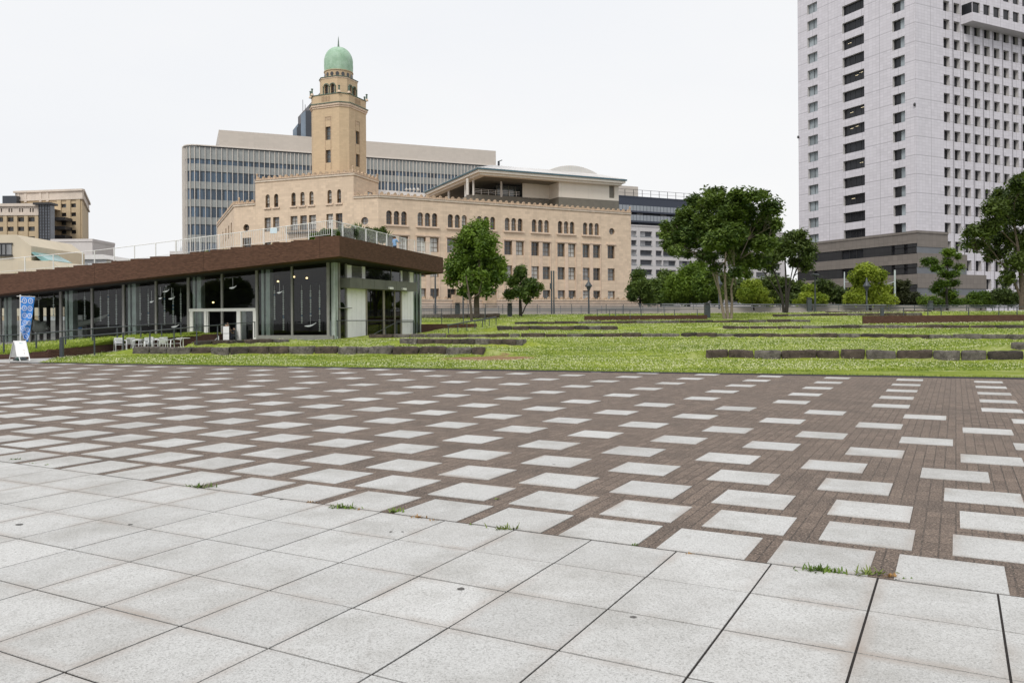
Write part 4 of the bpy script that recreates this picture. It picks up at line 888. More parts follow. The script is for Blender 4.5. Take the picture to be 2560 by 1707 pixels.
ud = mrc.U(1183); zdk = mrc.Z(1183, 485); m.quad(mrc.pt(ud, ZT - .3), mrc.pt(uR0, ZT - .3), mrc.pt(uR0, zdk), mrc.pt(ud, zdk)); m.quad((El[0] + 2, El[1] - 1, ZT - .3), mrc.pt(ud, ZT - .3), mrc.pt(ud, zdk), (El[0] + 2, El[1] - 1, zdk)); m.poly([mrc.pt(ud, zdk), mrc.pt(uR0 + 2, zdk), mrc.pt(uR0 + 2, zdk, -14), (El[0] + 2, El[1] - 1, zdk)]); m.build('base_wall', m_ol, rs_)
mg = Face(mrc.pt(0, 0, -2.0)[:2], mrc.pt(mrc.L, 0, -2.0)[:2]); g0, g1 = mg.U(1243), mg.U(1306)
m = MB(); m.quad(mg.pt(g0, zdk, 0), mg.pt(g1, zdk, 0), mg.pt(g1, ZE - 1.6, 0), mg.pt(g0, ZE - 1.6, 0)); m.quad((El[0] + 14, El[1] + 3, zdk), mg.pt(g0, zdk), mg.pt(g0, ZE - 1.12), (El[0] + 14, El[1] + 3, ZE - 1.12)); m.build('glass_wall', glassy('lounge_glass', (.07, .08, .08), .08), rs_)
m = MB()
for t in (0, .2, .45, .72, 1): u_ = g0 + (g1 - g0) * t; m.fbox(mg, u_ - .066, u_ + .066, zdk, ZE - 1.6, .003, .1)
m.fbox(mg, g0, g1, zdk + 3.1, zdk + 3.25, .003, .08); m.build('glass_frame', m_ol, rs_)
m_col = M('white_column', (.62, .60, .57), .6, .06)
for x, yt, yb, w in ((1184.5, 440, 485, .2), (1254, 445, 489, .2), (1170, 446, 488, .28)): u_ = mrc.U(x); m = MB(); q = mrc.pt(u_, 0); m.lathe(q[0], q[1], [(w, zdk - .3), (w, ZE - 1.1)], 12); m.build('column', m_col, rs_)
lf_ = Vector(El) + (Vector(Ec) - Vector(El)) * .0
for t, w in ((.66, .3), (.36, .3), (.08, .35)):
    q = Vector(Q[0]).lerp(Vector(Q[1]), t) + Vector(fel.n) * -1.9; m = MB(); m.lathe(q.x, q.y, [(w, ZT), (w, ZE - 1.1)], 12); m.build('column', m_col, rs_)
m = MB(); ur0, ur1 = mrc.U(1186), mrc.U(1300)
for h_ in (.35, .65, .95): m.fbox(mrc, ur0, ur1, zdk + h_, zdk + h_ + .05, -.03, .03)
k = ur0
while k < ur1: m.fbox(mrc, k - .03, k + .03, zdk, zdk + 1.0, -.04, .04); k += 1.5
m.build('balustrade', m_col, rs_)
# low pale plant room and aerials on the roof left of it
m = MB(); pq = Face(P2(945, 470, 24.5), P2(1062, 487, 23.9)); m.fbox(pq, 0, pq.L, ZT, 24.2, -4, 0); m.build('roof_parapet_block', m_roofm, cus)
for x, y0 in ((969, 455), (997, 440)): q = at(x, 480, 142); m = MB(); m.tube([(q.x, q.y, ZT), (q.x, q.y, at(x, y0, 142).z)], .06, 5); m.build('aerial', m_col, cus)
for x in (1016, 1025, 1035, 1045): q = at(x, 474, 150); m = MB(); m.lathe(q.x, q.y, [(.0, q.z - .4), (.35, q.z), (0, q.z + .35)], 8); m.tube([(q.x, q.y, ZT), (q.x, q.y, q.z)], .05, 5); m.build('roof_vent', m_col, cus)
# boundary wall of the customs building, crested
q0 = at(985, 760, 118); q1 = at(1655, 752, 138); fW = Face((q0.x - 6, q0.y - 1.5), (q1.x, q1.y)); zw = fW.Z(1300, 755.5) ; bw_ = MB(); bw_.fbox(fW, 0, fW.L, ZG - .3, zw, -.35, 0); crest(bw_, fW, 0, fW.L, zw, .05, 1.15, .25, .48, .3); q = fW.U(1148)
for x in (1148, 1222): u_ = fW.U(x); bw_.fbox(fW, u_ - 1.1, u_ + 1.1, ZG - .3, zw + 1.1, -.6, .3, 2)
bw_.build('boundary_wall', [m_trim, m_pale, m_crest], None, label='low pinkish boundary wall with rounded merlons at the foot of the beige building', category='wall')

# ------------------------------------------------------------------ generic office building behind: curved glass block
m_van = tiles('vision_glass', (.07, .108, .155), 1.26, 4.32, .03, var=.65, rough=.08, streak=0, js=.5); m_span = M('spandrel_glass', (.28, .30, .295), .3, .12, .5, spec=.8); m_mul = M('cream_fin', (.66, .61, .555), .6, .05); m_att = tiles('pale_stone_attic', (.58, .53, .475), 1.2, .6, .008, pw=60, ph=4.0, pj=.85, var=.03, rough=.7, js=.9)
gA = P2(550, 368, 44.4); gB = P2(1238, 415.5, 44.4); fg = Face(gA, gB); gA = fg.pt(fg.U(492, 364), 0)[:2]; fg = Face(gA, gB); gbz = empty('curved_office_building', (fg.pt(fg.L / 2, 0)[0], fg.pt(fg.L / 2, 0)[1] + 14, ZG), label='large glass office block with cream fins and rounded left corner', category='building')
R_ = 2.9; ctr = Vector(fg.pt(0, 0, -R_)[:2]); arc = []
for k in range(5):
    t = math.pi / 2 * k / 4; d = Vector(fg.n) * math.cos(t) - fg.u * math.sin(t); arc.append(ctr + d * R_)
arc.append(arc[-1] - Vector(fg.n) * 26); path = list(reversed(arc)); zt44 = 44.4; FLH = 4.32; nfl = 10
def segs():
    for a, b in zip(path[:-1], path[1:]): yield Face(a, b)
    yield fg
mv = MB(); mv_f = []
for kf_, f in enumerate(segs()): mv.quad(f.pt(0, ZG, -.35), f.pt(f.L, ZG, -.35), f.pt(f.L, zt44, -.35), f.pt(0, zt44, -.35), 0, [(kf_ * 3.78, ZG), (kf_ * 3.78 + f.L, ZG), (kf_ * 3.78 + f.L, zt44), (kf_ * 3.78, zt44)])
mv.quad(fg.pt(fg.L, ZG, 0), fg.pt(fg.L, ZG, -26), fg.pt(fg.L, zt44, -26), fg.pt(fg.L, zt44, 0)); mv.build('window_glazing', m_van, gbz)
for i in range(nfl):
    zt_ = zt44 - i * FLH; zb_ = zt_ - (3.1 if i == 0 else 1.75); m = MB()
    for f in segs():
        m.quad(f.pt(0, zb_, -.25), f.pt(f.L, zb_, -.25), f.pt(f.L, zt_, -.25), f.pt(0, zt_, -.25)); m.fbox(f, 0, f.L, zb_ - .12, zb_, -.34, -.2, 1)
    if i == 0: m.fbox(fg, 0, fg.L, zt44 - .25, zt44, -.3, -.15, 1)
    m.build('spandrel_band', [m_span, m_rail], gbz)
fins = []
u_ = 0.6; um = fg.U(680)
while u_ < fg.L: fins.append((fg, u_)); u_ += 1.26 if u_ < um else .965
for f in list(segs())[1:-1]: fins.append((f, f.L * .5))
fb_ = 0; mrest = MB()
fins.sort(key=lambda t: -1 if t[0] is not fg else t[1])
for f, u_ in fins:
    if fb_ < 99: m = MB(); m.fbox(f, u_ - .066, u_ + .066, ZG, zt44 - .3, -.3, .06); m.build('fin', m_mul, gbz); fb_ += 1
    else: mrest.fbox(f, u_ - .066, u_ + .066, ZG, zt44 - .3, -.3, .06)
if mrest.v: mrest.build('fins', m_mul, gbz, kind='stuff')
m = MB(); m.fbox(fg, fg.U(547, 350) + .01, fg.L + .2, zt44, 48.6, -25, .05); m.build('attic_wall', m_att, gbz)
m = MB(); f = Face(path[0], path[1]); m.fbox(f, -1, f.L - .5, ZG, zt44 + .2, -.2, .45)
for f in segs(): m.fbox(f, 0, f.L, zt44, zt44 + .25, -.4, .2)
m.build('edge_trim', m_mul, gbz)
q = at(1244, 402, 228); m = MB(); m.box(q.x, q.x + .6, q.y, q.y + .6, q.z - 1.6, q.z - .2); m.tube([(q.x, q.y, q.z - .3), (q.x + 1.3, q.y, q.z + .15)], .12, 5); m.build('roof_crane', m_rail, gbz)
m = MB(); m.box(q.x - 6, q.x + 1, q.y, q.y + 3, q.z - 4, q.z - 1.8); m.build('roof_box', m_att, gbz)
q = at(458, 398, 205); m = MB(); m.box(q.x - .25, q.x + .3, q.y, q.y + 1, q.z - 1.5, q.z + 1.6); m.build('green_sign_box', M('green_box', (.03, .25, .16), .5), gbz)

# dark stepped skyscraper behind the tower
m_dk = M('charcoal_cladding', (.035, .042, .055), .4, .15, .3); m_dg = tiles('grey_cladding', (.16, .155, .165), 1.5, 60, .12, var=.1, rough=.5, js=.45); m_lg = M('blue_grey_glass', (.20, .25, .31), .2, .1, .3)
sk = empty('dark_skyscraper', tuple(at(760, 760, 330)), label='dark grey stepped high-rise whose slanted top shows left of the dome tower', category='skyscraper')
def slabz(name, mat, x0, x1, y0l, y0r, Y, dy=10, zb=ZG):
    a = at(x0, y0l, Y); b = at(x1, y0r, Y); m = MB(); P = [(a.x, Y, zb), (b.x, Y, zb), (b.x, Y + dy, zb), (a.x, Y + dy, zb), (a.x, Y, a.z), (b.x, Y, b.z), (b.x, Y + dy, b.z), (a.x, Y + dy, a.z)]; b0 = len(m.f); m.hexa(P); m.uv[b0 + 2] = [(a.x, 0), (b.x, 0), (b.x, b.z), (a.x, a.z)]; m.build(name, mat, sk)
slabz('slanted_block', m_dg, 745, 800, 293, 232, 335, 14); slabz('front_block', m_dk, 764, 800, 277, 277, 330, 4); slabz('glass_strip', m_lg, 752, 764, 287, 277, 330.5, 3); slabz('glass_strip', m_lg, 732, 745, 326, 309, 332, 3); slabz('dark_strip', m_dk, 742, 752, 320, 308, 331, 3)
for x, y in ((757, 250), (763, 262), (779, 235)): a = at(x, y, 338); m = MB(); m.tube([(a.x, a.y, a.z), (a.x, a.y, a.z - 12)], .12, 4); m.build('antenna', m_rail, sk)

# ------------------------------------------------------------------ white high-rise at the right
ct = at(2291.5, 600, 165); tl = at(1998, 600, 193.5); hl = Face((tl.x, tl.y), (ct.x, ct.y)); rdir = Vector((-hl.n.x, -hl.n.y)); rdir = Vector((hl.n.x * -1, hl.n.y * -1))
rd = -Vector(hl.n); fr_ = Face((ct.x, ct.y), (ct.x + rd.x * 58, ct.y + rd.y * 58))
tw = empty('white_high_rise', tuple(hl.pt(hl.L, ZG, -14)), label='tall white tiled high-rise with a dark stone base at the right edge', category='skyscraper')
m_tw = tiles('pale_panel_wall', (.62, .60, .645), .92, .64, .022, pw=4.6, ph=3.83, pj=.55, var=.055, rough=.55, js=.72, streak=.12)
m_tw2 = M('pale_reveal', (.55, .53, .53), .5, .08); m_bs = tiles('brown_stone_base', (.20, .178, .16), 1.15, .95, .02, var=.08, rough=.7, js=.6, streak=.2); m_bd = tiles('dark_stone_band', (.034, .034, .036), 1.15, .95, .02, var=.1, rough=.7, js=.5); m_bd2 = M('grey_blue_band', (.13, .14, .155), .3, .1, .5)
m_wf = M('dark_window_frame', (.03, .03, .033), .4, .1); tp = [glassy('tower_pane_blind', (.29, .33, .355), .3, .3), glassy('tower_pane_dark', (.022, .023, .027), .12, .25)]
ZTW = 78.0; FH = 3.83
zC = hl.Z(*r6(950, 487)); zrow1 = hl.Z(*r6(1003, 487)); zrow0 = hl.Z(*r6(1003, 585))   # one row of column C
cA = (hl.U(*r6(140, 900)), hl.U(*r6(229, 900))); cB = (hl.U(*r6(452, 900)), hl.U(*r6(645, 900))); cC = (hl.U(*r6(897, 900)), hl.U(*r6(1007, 900)))
zbase = hl.Z(*r7(1165, 683)); hol = []; k0 = -12
rows = [zrow0 + FH * i for i in range(-14, 22)]; hgt = zrow1 - zrow0
rows = [z for z in rows if z > zbase - .9 and z + hgt < ZTW - 1]
for z in rows:
    zz0 = max(z, zbase + .05)
    for c in (cA, cB, cC): hol.append((c[0], c[1], zz0 if c is not cB else zz0 , z + hgt))
m = MB(); wall(m, hl, 0, hl.L, zbase, ZTW, hol, .65, 0, 1)
# right face
rc = [(1355, 1408), (1447, 1500), (1536, 1590), (1623, 1677), (1711, 1765), (1799, 1852), (1886, 1938), (1970, 2022)]
cen = [(fr_.U(*r6(a, 900)) + fr_.U(*r6(b, 900))) / 2 for a, b in rc]; pf = np.polyfit(range(8), cen, 1); W_ = (fr_.U(*r6(1590, 900)) - fr_.U(*r6(1536, 900))) * .98
zr0_ = fr_.Z(*r6(1380, 927)); zr1_ = fr_.Z(*r6(1380, 833)); hr = zr1_ - zr0_; ncol = 22; cols = [pf[1] + pf[0] * i for i in range(ncol)]; hol2 = []
ub_ = fr_.U(*r6(1540, 100)); zbx0 = fr_.Z(*r6(1600, 190)) - .6
for i in range(-20, 20):
    z = zr0_ + FH * i
    if z < ZG + 2 or z + hr > ZTW - 1: continue
    for j, c in enumerate(cols):
        if c + W_ > 57: continue
        hol2.append((c - W_ / 2, c + W_ / 2, z, z + hr))
wall(m, fr_, 0, 58, ZG, ZTW, hol2, .75, 0, 1)
m.poly([hl.pt(0, ZTW), hl.pt(hl.L, ZTW), fr_.pt(58, ZTW), (hl.pt(0, 0)[0] + rd.x * 58, hl.pt(0, 0)[1] + rd.y * 58, ZTW)]); m.quad((hl.pt(0, 0)[0] + rd.x * 58, hl.pt(0, 0)[1] + rd.y * 58, ZG), hl.pt(0, ZG), hl.pt(0, ZTW), (hl.pt(0, 0)[0] + rd.x * 58, hl.pt(0, 0)[1] + rd.y * 58, ZTW), 0, [(0, 0), (58, 0), (58, 70), (0, 70)])
m.build('wall', [m_tw, m_tw2], tw)
cand = []
for h in hol: cand.append((hl, h, .65, 2 if h[1] - h[0] < (cC[1] - cC[0]) * 1.25 else 4))
for h in hol2: cand.append((fr_, h, .75, 1))
def vis(t):
    f, h = t[0], t[1]; q = f.pt((h[0] + h[1]) / 2, (h[2] + h[3]) / 2); px = CX + q[0] / q[1] * F; py = HY - (q[2] - EYE) / q[1] * F
    qa = f.pt(h[0], 0); qb = f.pt(h[1], 0); return (0 if (px < 2580 and py > -15 and q[2] > 2) else 1, -abs(qb[0] / qb[1] - qa[0] / qa[1]))
cand.sort(key=vis); lamp_m = emit('office_lamp', (1, .85, .55), 1.4)
rest = MB()
for n_, (f, h, rec, cc) in enumerate(cand):
    D = -rec + .01
    tgt = MB() if n_ < 100 else rest
    a, b, z0, z1_ = h; pm = 1
    if n_ >= 100: tgt.quad(f.pt(a, z0, D), f.pt(b, z0, D), f.pt(b, z1_, D), f.pt(a, z1_, D), 2 if (cc == 2 and f is hl) else 1); tgt.fbox(f, a, b, z1_ - .35, z1_ - .3, D, D + .05, 0); continue
    for i in range(cc):
        ua_ = a + (b - a) * i / cc; ub2 = a + (b - a) * (i + 1) / cc
        isb = (cc == 2 and f is hl and ((i == 1) if abs(a - cC[0]) < .1 else True)); tgt.quad(f.pt(ua_, z0, D), f.pt(ub2, z0, D), f.pt(ub2, z1_, D), f.pt(ua_, z1_, D), 2 if isb else 1); tgt.fbox(f, ua_ - .04, ua_ + .04, z0, z1_, D, D + .08, 0)
    tgt.fbox(f, a, b, z0, z0 + .1, D + .003, D + .09, 0)
    if cc == 4 and random.random() < .45:
        for k in range(random.randint(1, 2)): uu = a + (b - a) * random.uniform(.15, .75); zz_ = z0 + (z1_ - z0) * random.uniform(.55, .85); tgt.fbox(f, uu, uu + .9, zz_, zz_ + .05, D + .004, D + .02, 3)
    tgt.build('window', [m_wf, tp[1], tp[0], lamp_m], tw)
if rest.v: rest.build('windows', [m_wf, tp[1], tp[0]], tw, kind='stuff')
m = MB()
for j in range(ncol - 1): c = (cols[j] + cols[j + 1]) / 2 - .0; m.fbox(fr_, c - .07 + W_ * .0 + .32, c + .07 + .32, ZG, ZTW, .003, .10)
m.build('ribs', M('dark_grey_rib', (.26, .25, .27), .5), tw, kind='stuff')  # upright ribs in one even dark grey between the window columns
# projecting upper storeys at top right
m = MB(); f2 = Face(fr_.pt(0, 0, 2.6)[:2], fr_.pt(58, 0, 2.6)[:2]); ub_ = f2.U(*r6(1608, 100)); zb2 = f2.Z(*r6(1608, 185)); holp = []
wz1, wz0 = f2.Z(*r6(1700, 38)), f2.Z(*r6(1700, 130)); k = 0
while ub_ + .3 + k * pf[0] + W_ * 1.15 < 57: holp.append((ub_ + .25 + k * pf[0] - (0.25 if k == 0 else 0), ub_ + .25 + k * pf[0] + W_ * 1.1, wz0, wz1)); k += 1
holp += [(h[0], h[1], h[2] + FH * j, h[3] + FH * j) for h in holp for j in (1, 2, 3)]
holp[0] = (holp[0][0] + .02, *holp[0][1:])
wall(m, f2, ub_, 58, zb2, ZTW, holp, .3, 0, 1); m.quad(f2.pt(ub_, zb2, -2.6), f2.pt(ub_, zb2, 0), f2.pt(ub_, ZTW, 0), f2.pt(ub_, ZTW, -2.6), 0, [(0, zb2), (2.6, zb2), (2.6, ZTW), (0, ZTW)]); m.quad(f2.pt(ub_, zb2, -2.6), f2.pt(58, zb2, -2.6), f2.pt(58, zb2, 0), f2.pt(ub_, zb2, 0), 1)
m.build('projecting_storeys', [m_tw, m_tw2], tw)
m = MB(); m.quad(f2.pt(ub_ + .05, wz0, -.29), f2.pt(58, wz0, -.29), f2.pt(58, ZTW - 1, -.29), f2.pt(ub_ + .05, ZTW - 1, -.29)); m.fbox(f2, ub_ - .02, ub_ + .3, wz0, wz1, -2.4, -.15); m.build('upper_panes', tp[1], tw)
# base of brown stone, terraced to the right
m = MB(); zz = [hl.Z(*r7(1165, v)) for v in (683, 810, 868, 1000, 1060, 1195, 1258, 1300)]; zzl = [hl.Z(*r7(1165, v)) for v in (683, 778, 874, 966, 1064, 1160, 1255, 1300)]
tiers = [(0, 1, fr_.U(*r7(1430, 700))), (1, 2, fr_.U(*r7(1430, 840))), (2, 3, fr_.U(*r7(1610, 950))), (3, 4, fr_.U(*r7(1610, 1040))), (4, 5, fr_.U(*r7(1790, 1150))), (5, 6, fr_.U(*r7(1790, 1230))), (6, 7, fr_.U(*r7(1790, 1280)))]
uwB = hl.U(*r7(478, 880)), hl.U(*r7(680, 880)); uwC = hl.U(*r7(943, 830)), hl.U(*r7(975, 830)); uwD = hl.U(*r7(1058, 820)), hl.U(*r7(1093, 820)); uwA = hl.U(*r7(222, 900)), hl.U(*r7(250, 900))
bpane = []
for a, b, ue in tiers:
    za_, zb3 = zz[b] if b < 7 else ZG, zz[a]; zla, zlb = zzl[b] if b < 7 else ZG, zzl[a]; dark = a in (1, 3, 5); o_ = -.12 if dark else 0
    hb2 = [(w[0], w[1], zla + .1, zlb - .02) for w in (uwA, uwB, uwC, uwD)] if dark else []
    hlb = Face(hl.pt(0, 0, .6)[:2], hl.pt(hl.L + .6, 0, .6)[:2]); frb = Face(fr_.pt(-.6, 0, .6)[:2], fr_.pt(ue, 0, .6)[:2])
    wall(m, hlb, 0, hlb.L + o_, zla, zlb, hb2, .35, 1 if dark else 0, None, o_); wall(m, frb, -o_ * 0 - 0, frb.L, za_, zb3, [], .3, 2 if dark else 0, None, o_)
    m.quad(frb.pt(frb.L, za_, o_), frb.pt(frb.L, za_, -6), frb.pt(frb.L, zb3, -6), frb.pt(frb.L, zb3, o_), 0, [(0, za_), (6, za_), (6, zb3), (0, zb3)])
    m.quad(frb.pt(0, zb3, o_), frb.pt(frb.L, zb3, o_), frb.pt(frb.L, zb3, -6), frb.pt(0, zb3, -6), 0)
    for h in hb2: bpane.append((hlb, h, o_ - .35))
hx = Face(hl.pt(0, 0, .75)[:2], hl.pt(hl.L + .75, 0, .75)[:2]); m.fbox(hx, 0, hx.L, zz[0] - .02, zz[0] + .45, -.8, 0); fx = Face(fr_.pt(-.75, 0, .75)[:2], fr_.pt(tiers[0][2], 0, .75)[:2]); m.fbox(fx, .003, fx.L, zz[0] - .02, zz[0] + .447, -.8, -.003)
m.quad(hl.pt(0, ZG, -10), hl.pt(0, ZG, .6), hl.pt(0, zz[0], .6), hl.pt(0, zz[0], -10), 0, [(0, 0), (10, 0), (10, 10), (0, 10)])
m.build('stone_base', [m_bs, m_bd, m_bd2], tw)
for f, h, d in bpane:
    w = MB(); w.quad(f.pt(h[0], h[2], d), f.pt(h[1], h[2], d), f.pt(h[1], h[3], d), f.pt(h[0], h[3], d), 1); n_ = max(1, int((h[1] - h[0]) / 1.8))
    for i in range(n_ + 1): u_ = h[0] + (h[1] - h[0]) * i / n_; w.fbox(f, u_ - .05, u_ + .05, h[2], h[3], d, d + .1)
    w.build('window', [m_wf, tp[1]], tw)
for (px, py) in ((2290, 262), (2000, 343)): q = hl.pt(hl.L - .1 if px > 2200 else .1, hl.Z(px, py), .2); m = MB(); m.lathe(q[0], q[1], [(0, q[2] - .3), (.25, q[2] - .2), (.25, q[2] + .2), (0, q[2] + .45)], 8); m.build('camera_dome', m_wf, tw)

# ------------------------------------------------------------------ hotel like block in the middle distance (white with navy top floors)
hA_ = at(1545, 600, 232); hB_ = at(1962, 600, 262); hf = Face((hA_.x - 8, hA_.y - .6), (hB_.x, hB_.y)); ht = empty('white_hotel_block', tuple(hf.pt(hf.L / 2, ZG, -8)), label='white mid-rise block with dark balcony storeys on top behind the broad tree', category='building')
m_hw = M('white_render', (.62, .60, .60), .7, .05, .3, streak=.15); m_nv = M('navy_cladding', (.05, .06, .085), .5, .1); m_bal = M('grey_balcony', (.32, .35, .38), .4, .08, .5); m_hp = [glassy('hotel_pane_dark', (.06, .065, .075), .1), glassy('hotel_pane_curtain', (.34, .34, .35), .3)]
zt_ = hf.Z(*r5(225, 566)); ztop_ = hf.Z(*r5(225, 288)); hols = []
zrows = [(hf.Z(*r5(370, v + 55)), hf.Z(*r5(370, v))) for v in (622, 712, 806, 900, 994, 1086, 1180, 1270)]
cols5 = [(228, 282), (315, 433), (468, 530), (540, 665), (695, 827), (858, 985), (1015, 1140), (1170, 1290), (1320, 1430), (1450, 1560), (1590, 1690)]
for a, b in cols5:
    ua_, ub3 = hf.U(*r5(a, 740)), hf.U(*r5(b, 740))
    for z0, z1_ in zrows:
        if z0 > ZG: hols.append((ua_, ub3, z0, z1_))
m = MB(); wall(m, hf, 0, hf.L, ZG, zt_, hols, .6, 0); m.fbox(hf, 0, hf.L, zt_ - .01, zt_ + .3, -.5, .2, 0)
m.quad(hf.pt(hf.L, ZG), hf.pt(hf.L, ZG, -20), hf.pt(hf.L, zt_, -20), hf.pt(hf.L, zt_)); m.build('wall', m_hw, ht)
for h in hols:
    w = MB(); n_ = max(1, int((h[1] - h[0]) / 1.6))
    for i in range(n_):
        a = h[0] + (h[1] - h[0]) * i / n_; b = h[0] + (h[1] - h[0]) * (i + 1) / n_; w.quad(hf.pt(a, h[2], -.58), hf.pt(b, h[2], -.58), hf.pt(b, h[3], -.58), hf.pt(a, h[3], -.58), random.choice((1, 2, 1)))
    w.fbox(hf, h[0], h[1], h[2], h[2] + .15, -.5, .1, 3); w.build('window', [m_wf, *m_hp, m_bal], ht)
m = MB(); uE = hf.U(1885); m.fbox(hf, 0, uE - .02, zt_ + .3, ztop_ - 1.0, -14, -1.2); m.fbox(hf, -.5, uE, ztop_ - 3.2, ztop_, -14, 0.1); m.fbox(hf, -.6, uE + .2, ztop_ - .003, ztop_ + .35, -14, .2); m.build('upper_storeys', m_nv, ht)
for v0, v1 in ((368, 430), (460, 525)):
    z1_ = hf.Z(*r5(300, v0 + 3)); z0 = hf.Z(*r5(300, v1 - 8)); m = MB(); m.fbox(hf, 0, uE - .1, z0, z1_, .12, .2, 0); m.fbox(hf, 0, uE, z0 - .5, z0 - .02, -1, .3, 1); k = 0
    while k < uE: m.fbox(hf, k - .05, k + .05, z0, z1_, .2, .24, 1); k += 1.2
    m.build('balcony_band', [m_bal, m_nv], ht)
    w = MB(); k = 1.0
    while k < uE - 3: w.fbox(hf, k, k + 2.2, z1_ - .5, z1_ + 1.1, -1.19, -1.15, random.choice((0, 1))); k += random.uniform(3.2, 5.5)
    w.build('upper_windows', m_hp, ht)
m = MB(); ka, kb2 = hf.U(*r5(185, 220)), hf.U(*r5(333, 220)); m.fbox(hf, ka - 8, kb2, ztop_ + .3, hf.Z(*r5(240, 168)), -14, -2); m.build('plant_room', m_att, ht)
m = MB(); k = 0; zt3 = ztop_ + 2.3
m.fbox(hf, 0, hf.L * .62, zt3, zt3 + .08, -.4, -.3); m.fbox(hf, 0, hf.L * .62, zt3 - 1, zt3 - .95, -.4, -.3)
while k < hf.L * .62: m.fbox(hf, k - .06, k + .06, ztop_ + .3, zt3, -.4, -.3); k += 3.0
m.build('roof_fence', m_wf, ht)

# ------------------------------------------------------------------ left background buildings
def slab_building(name, label, x0, x1, ytop, Y0, Y1, mat, zb=ZG, depth=14):
    a = at(x0, ytop, Y0); b = at(x1, ytop, Y1); f = Face((a.x, a.y), (b.x, b.y)); root = empty(name, tuple(f.pt(f.L / 2, zb, -depth / 2)), label=label, category='building'); return root, f, a.z
m_yb = tiles('ochre_tile_wall', (.50, .395, .26), .6, .3, .008, pw=40, ph=3.3, pj=.9, var=.05, rough=.8, js=.85, streak=.25); m_yt = M('pale_ochre_cornice', (.60, .525, .455), .8, .08, .5, streak=.3)
Yb = 215
rt_, fy, zy = slab_building('ochre_hotel', 'ochre tiled block with a pale cornice and square windows, tallest at the far left', 41, 205, 475, Yb, Yb - 3, m_yb)
ZH = fy.Z(*r1(380, 112)); hy = []; wy = []
rowsv = [218, 288, 356, 425, 495, 564]
for v in rowsv:
    for a, b in ((480, 531), (556, 607)): hy.append((fy.U(*r1(a, v)), fy.U(*r1(b, v)), fy.Z(*r1(540, v + 30)), fy.Z(*r1(540, v))))
    hy.append((fy.U(*r1(446, v)), fy.U(*r1(457, v)), fy.Z(*r1(450, v + 30)), fy.Z(*r1(450, v))))
m = MB(); zc9 = fy.Z(*r1(400, 190)); wall(m, fy, 0, fy.L, ZG, zc9, hy, .4, 0); sider = at(221, 504, Yb + 22); fys = Face(fy.pt(fy.L, 0)[:2], (sider.x, sider.y))
wall(m, fys, 0, fys.L, ZG, zc9, [], .3, 0)
for x in (466, 541, 617): u_ = fy.U(*r1(x, 300)); m.fbox(fy, u_ - .6, u_ + .6, ZG, zc9, 0.004, .25)
m.build('wall', m_yb, rt_); m = MB()
for f in (fy, fys): m.fbox(f, -.2 if f is fy else .2, f.L + .2, zc9, ZH - .5, -.5, .2); m.fbox(f, -.5 if f is fy else .5, f.L + .45, ZH - .5, ZH, -.5, .6); m.fbox(f, -.3 if f is fy else .3, f.L + .3, zc9 - .02, zc9 + .35, -.5, .4)
for x in (322, 378, 150, 205): u_ = fy.U(*r1(x, 140)); m.fbox(fy, u_ - .35, u_ + .35, ZH - 3, ZH - .5, .2, .34)
m.build('cornice', m_yt, rt_)
m = MB(); m.poly([fy.pt(0, ZH - .6, -.2), fy.pt(fy.L, ZH - .6, -.2), fys.pt(fys.L, ZH - .6), fy.pt(0, ZH - .6, -22)]); m.build('roof', m_yt, rt_)
for h in hy: window(rt_, fy, h, .4, m_wf, random.choice((panes[0], panes[3])), 3, 2, .1)
# its lower wing and the dark glass stair
lw, flw, zlw = slab_building('ochre_wing', 'lower ochre wing with paired attic windows beside the dark glass stair', -120, 97, 508, Yb - 12, Yb - 12, m_yb)
zlt = flw.Z(*r1(150, 218)); zla = flw.Z(*r1(150, 303)); hw = []
for v in (325, 398, 475, 545, 614):
    for a, b in ((-190, -135), (-110, -55), (-25, 32), (58, 112), (138, 193), (221, 279)): hw.append((flw.U(*r1(a, v)), flw.U(*r1(b, v)), flw.Z(*r1(150, v + 35)), flw.Z(*r1(150, v))))
m = MB(); wall(m, flw, 0, flw.L, ZG, zla, hw, .4, 0)
for x in (125, 207, 290, 43, -40): u_ = flw.U(*r1(x, 300)); m.fbox(flw, u_ - .45, u_ + .45, ZG, zla, .004, .25)
m.build('wall', m_yb, lw); m = MB(); ha = [(flw.U(*r1(a, 270)), flw.U(*r1(a + 11, 270)), flw.Z(*r1(150, 285)), flw.Z(*r1(150, 255))) for a in (8, 68, 88, 152, 172, 235, 255, -60, -40)]
wall(m, flw, 0, flw.L, zla, zlt, ha, .4, 0, None, .12); m.fbox(flw, -.2, flw.L + .2, zlt - .7, zlt, -.5, .6); m.fbox(flw, 0, flw.L + .1, zla - .25, zla + .15, -.2, .4); m.poly([flw.pt(0, zlt - .4, -.2), flw.pt(flw.L, zlt - .4, -.2), flw.pt(flw.L, zlt - .4, -12), flw.pt(0, zlt - .4, -12)]); m.build('attic', m_yt, lw)
for h in hw: window(lw, flw, h, .4, m_wf, random.choice((panes[0], panes[3])), 3, 2, .1)
for h in ha: w = MB(); w.quad(flw.pt(h[0], h[2], -.2), flw.pt(h[1], h[2], -.2), flw.pt(h[1], h[3], -.2), flw.pt(h[0], h[3], -.2)); w.build('attic_window', panes[0], lw)
m = MB(); gq = Face(at(6, 500, Yb - 2).xy, at(41, 500, Yb - 2).xy); m.fbox(gq, 0, gq.L, zlt - 1, gq.Z(*r1(60, 156)), -3, 0); m.build('roof_plant_box', m_dk, lw)
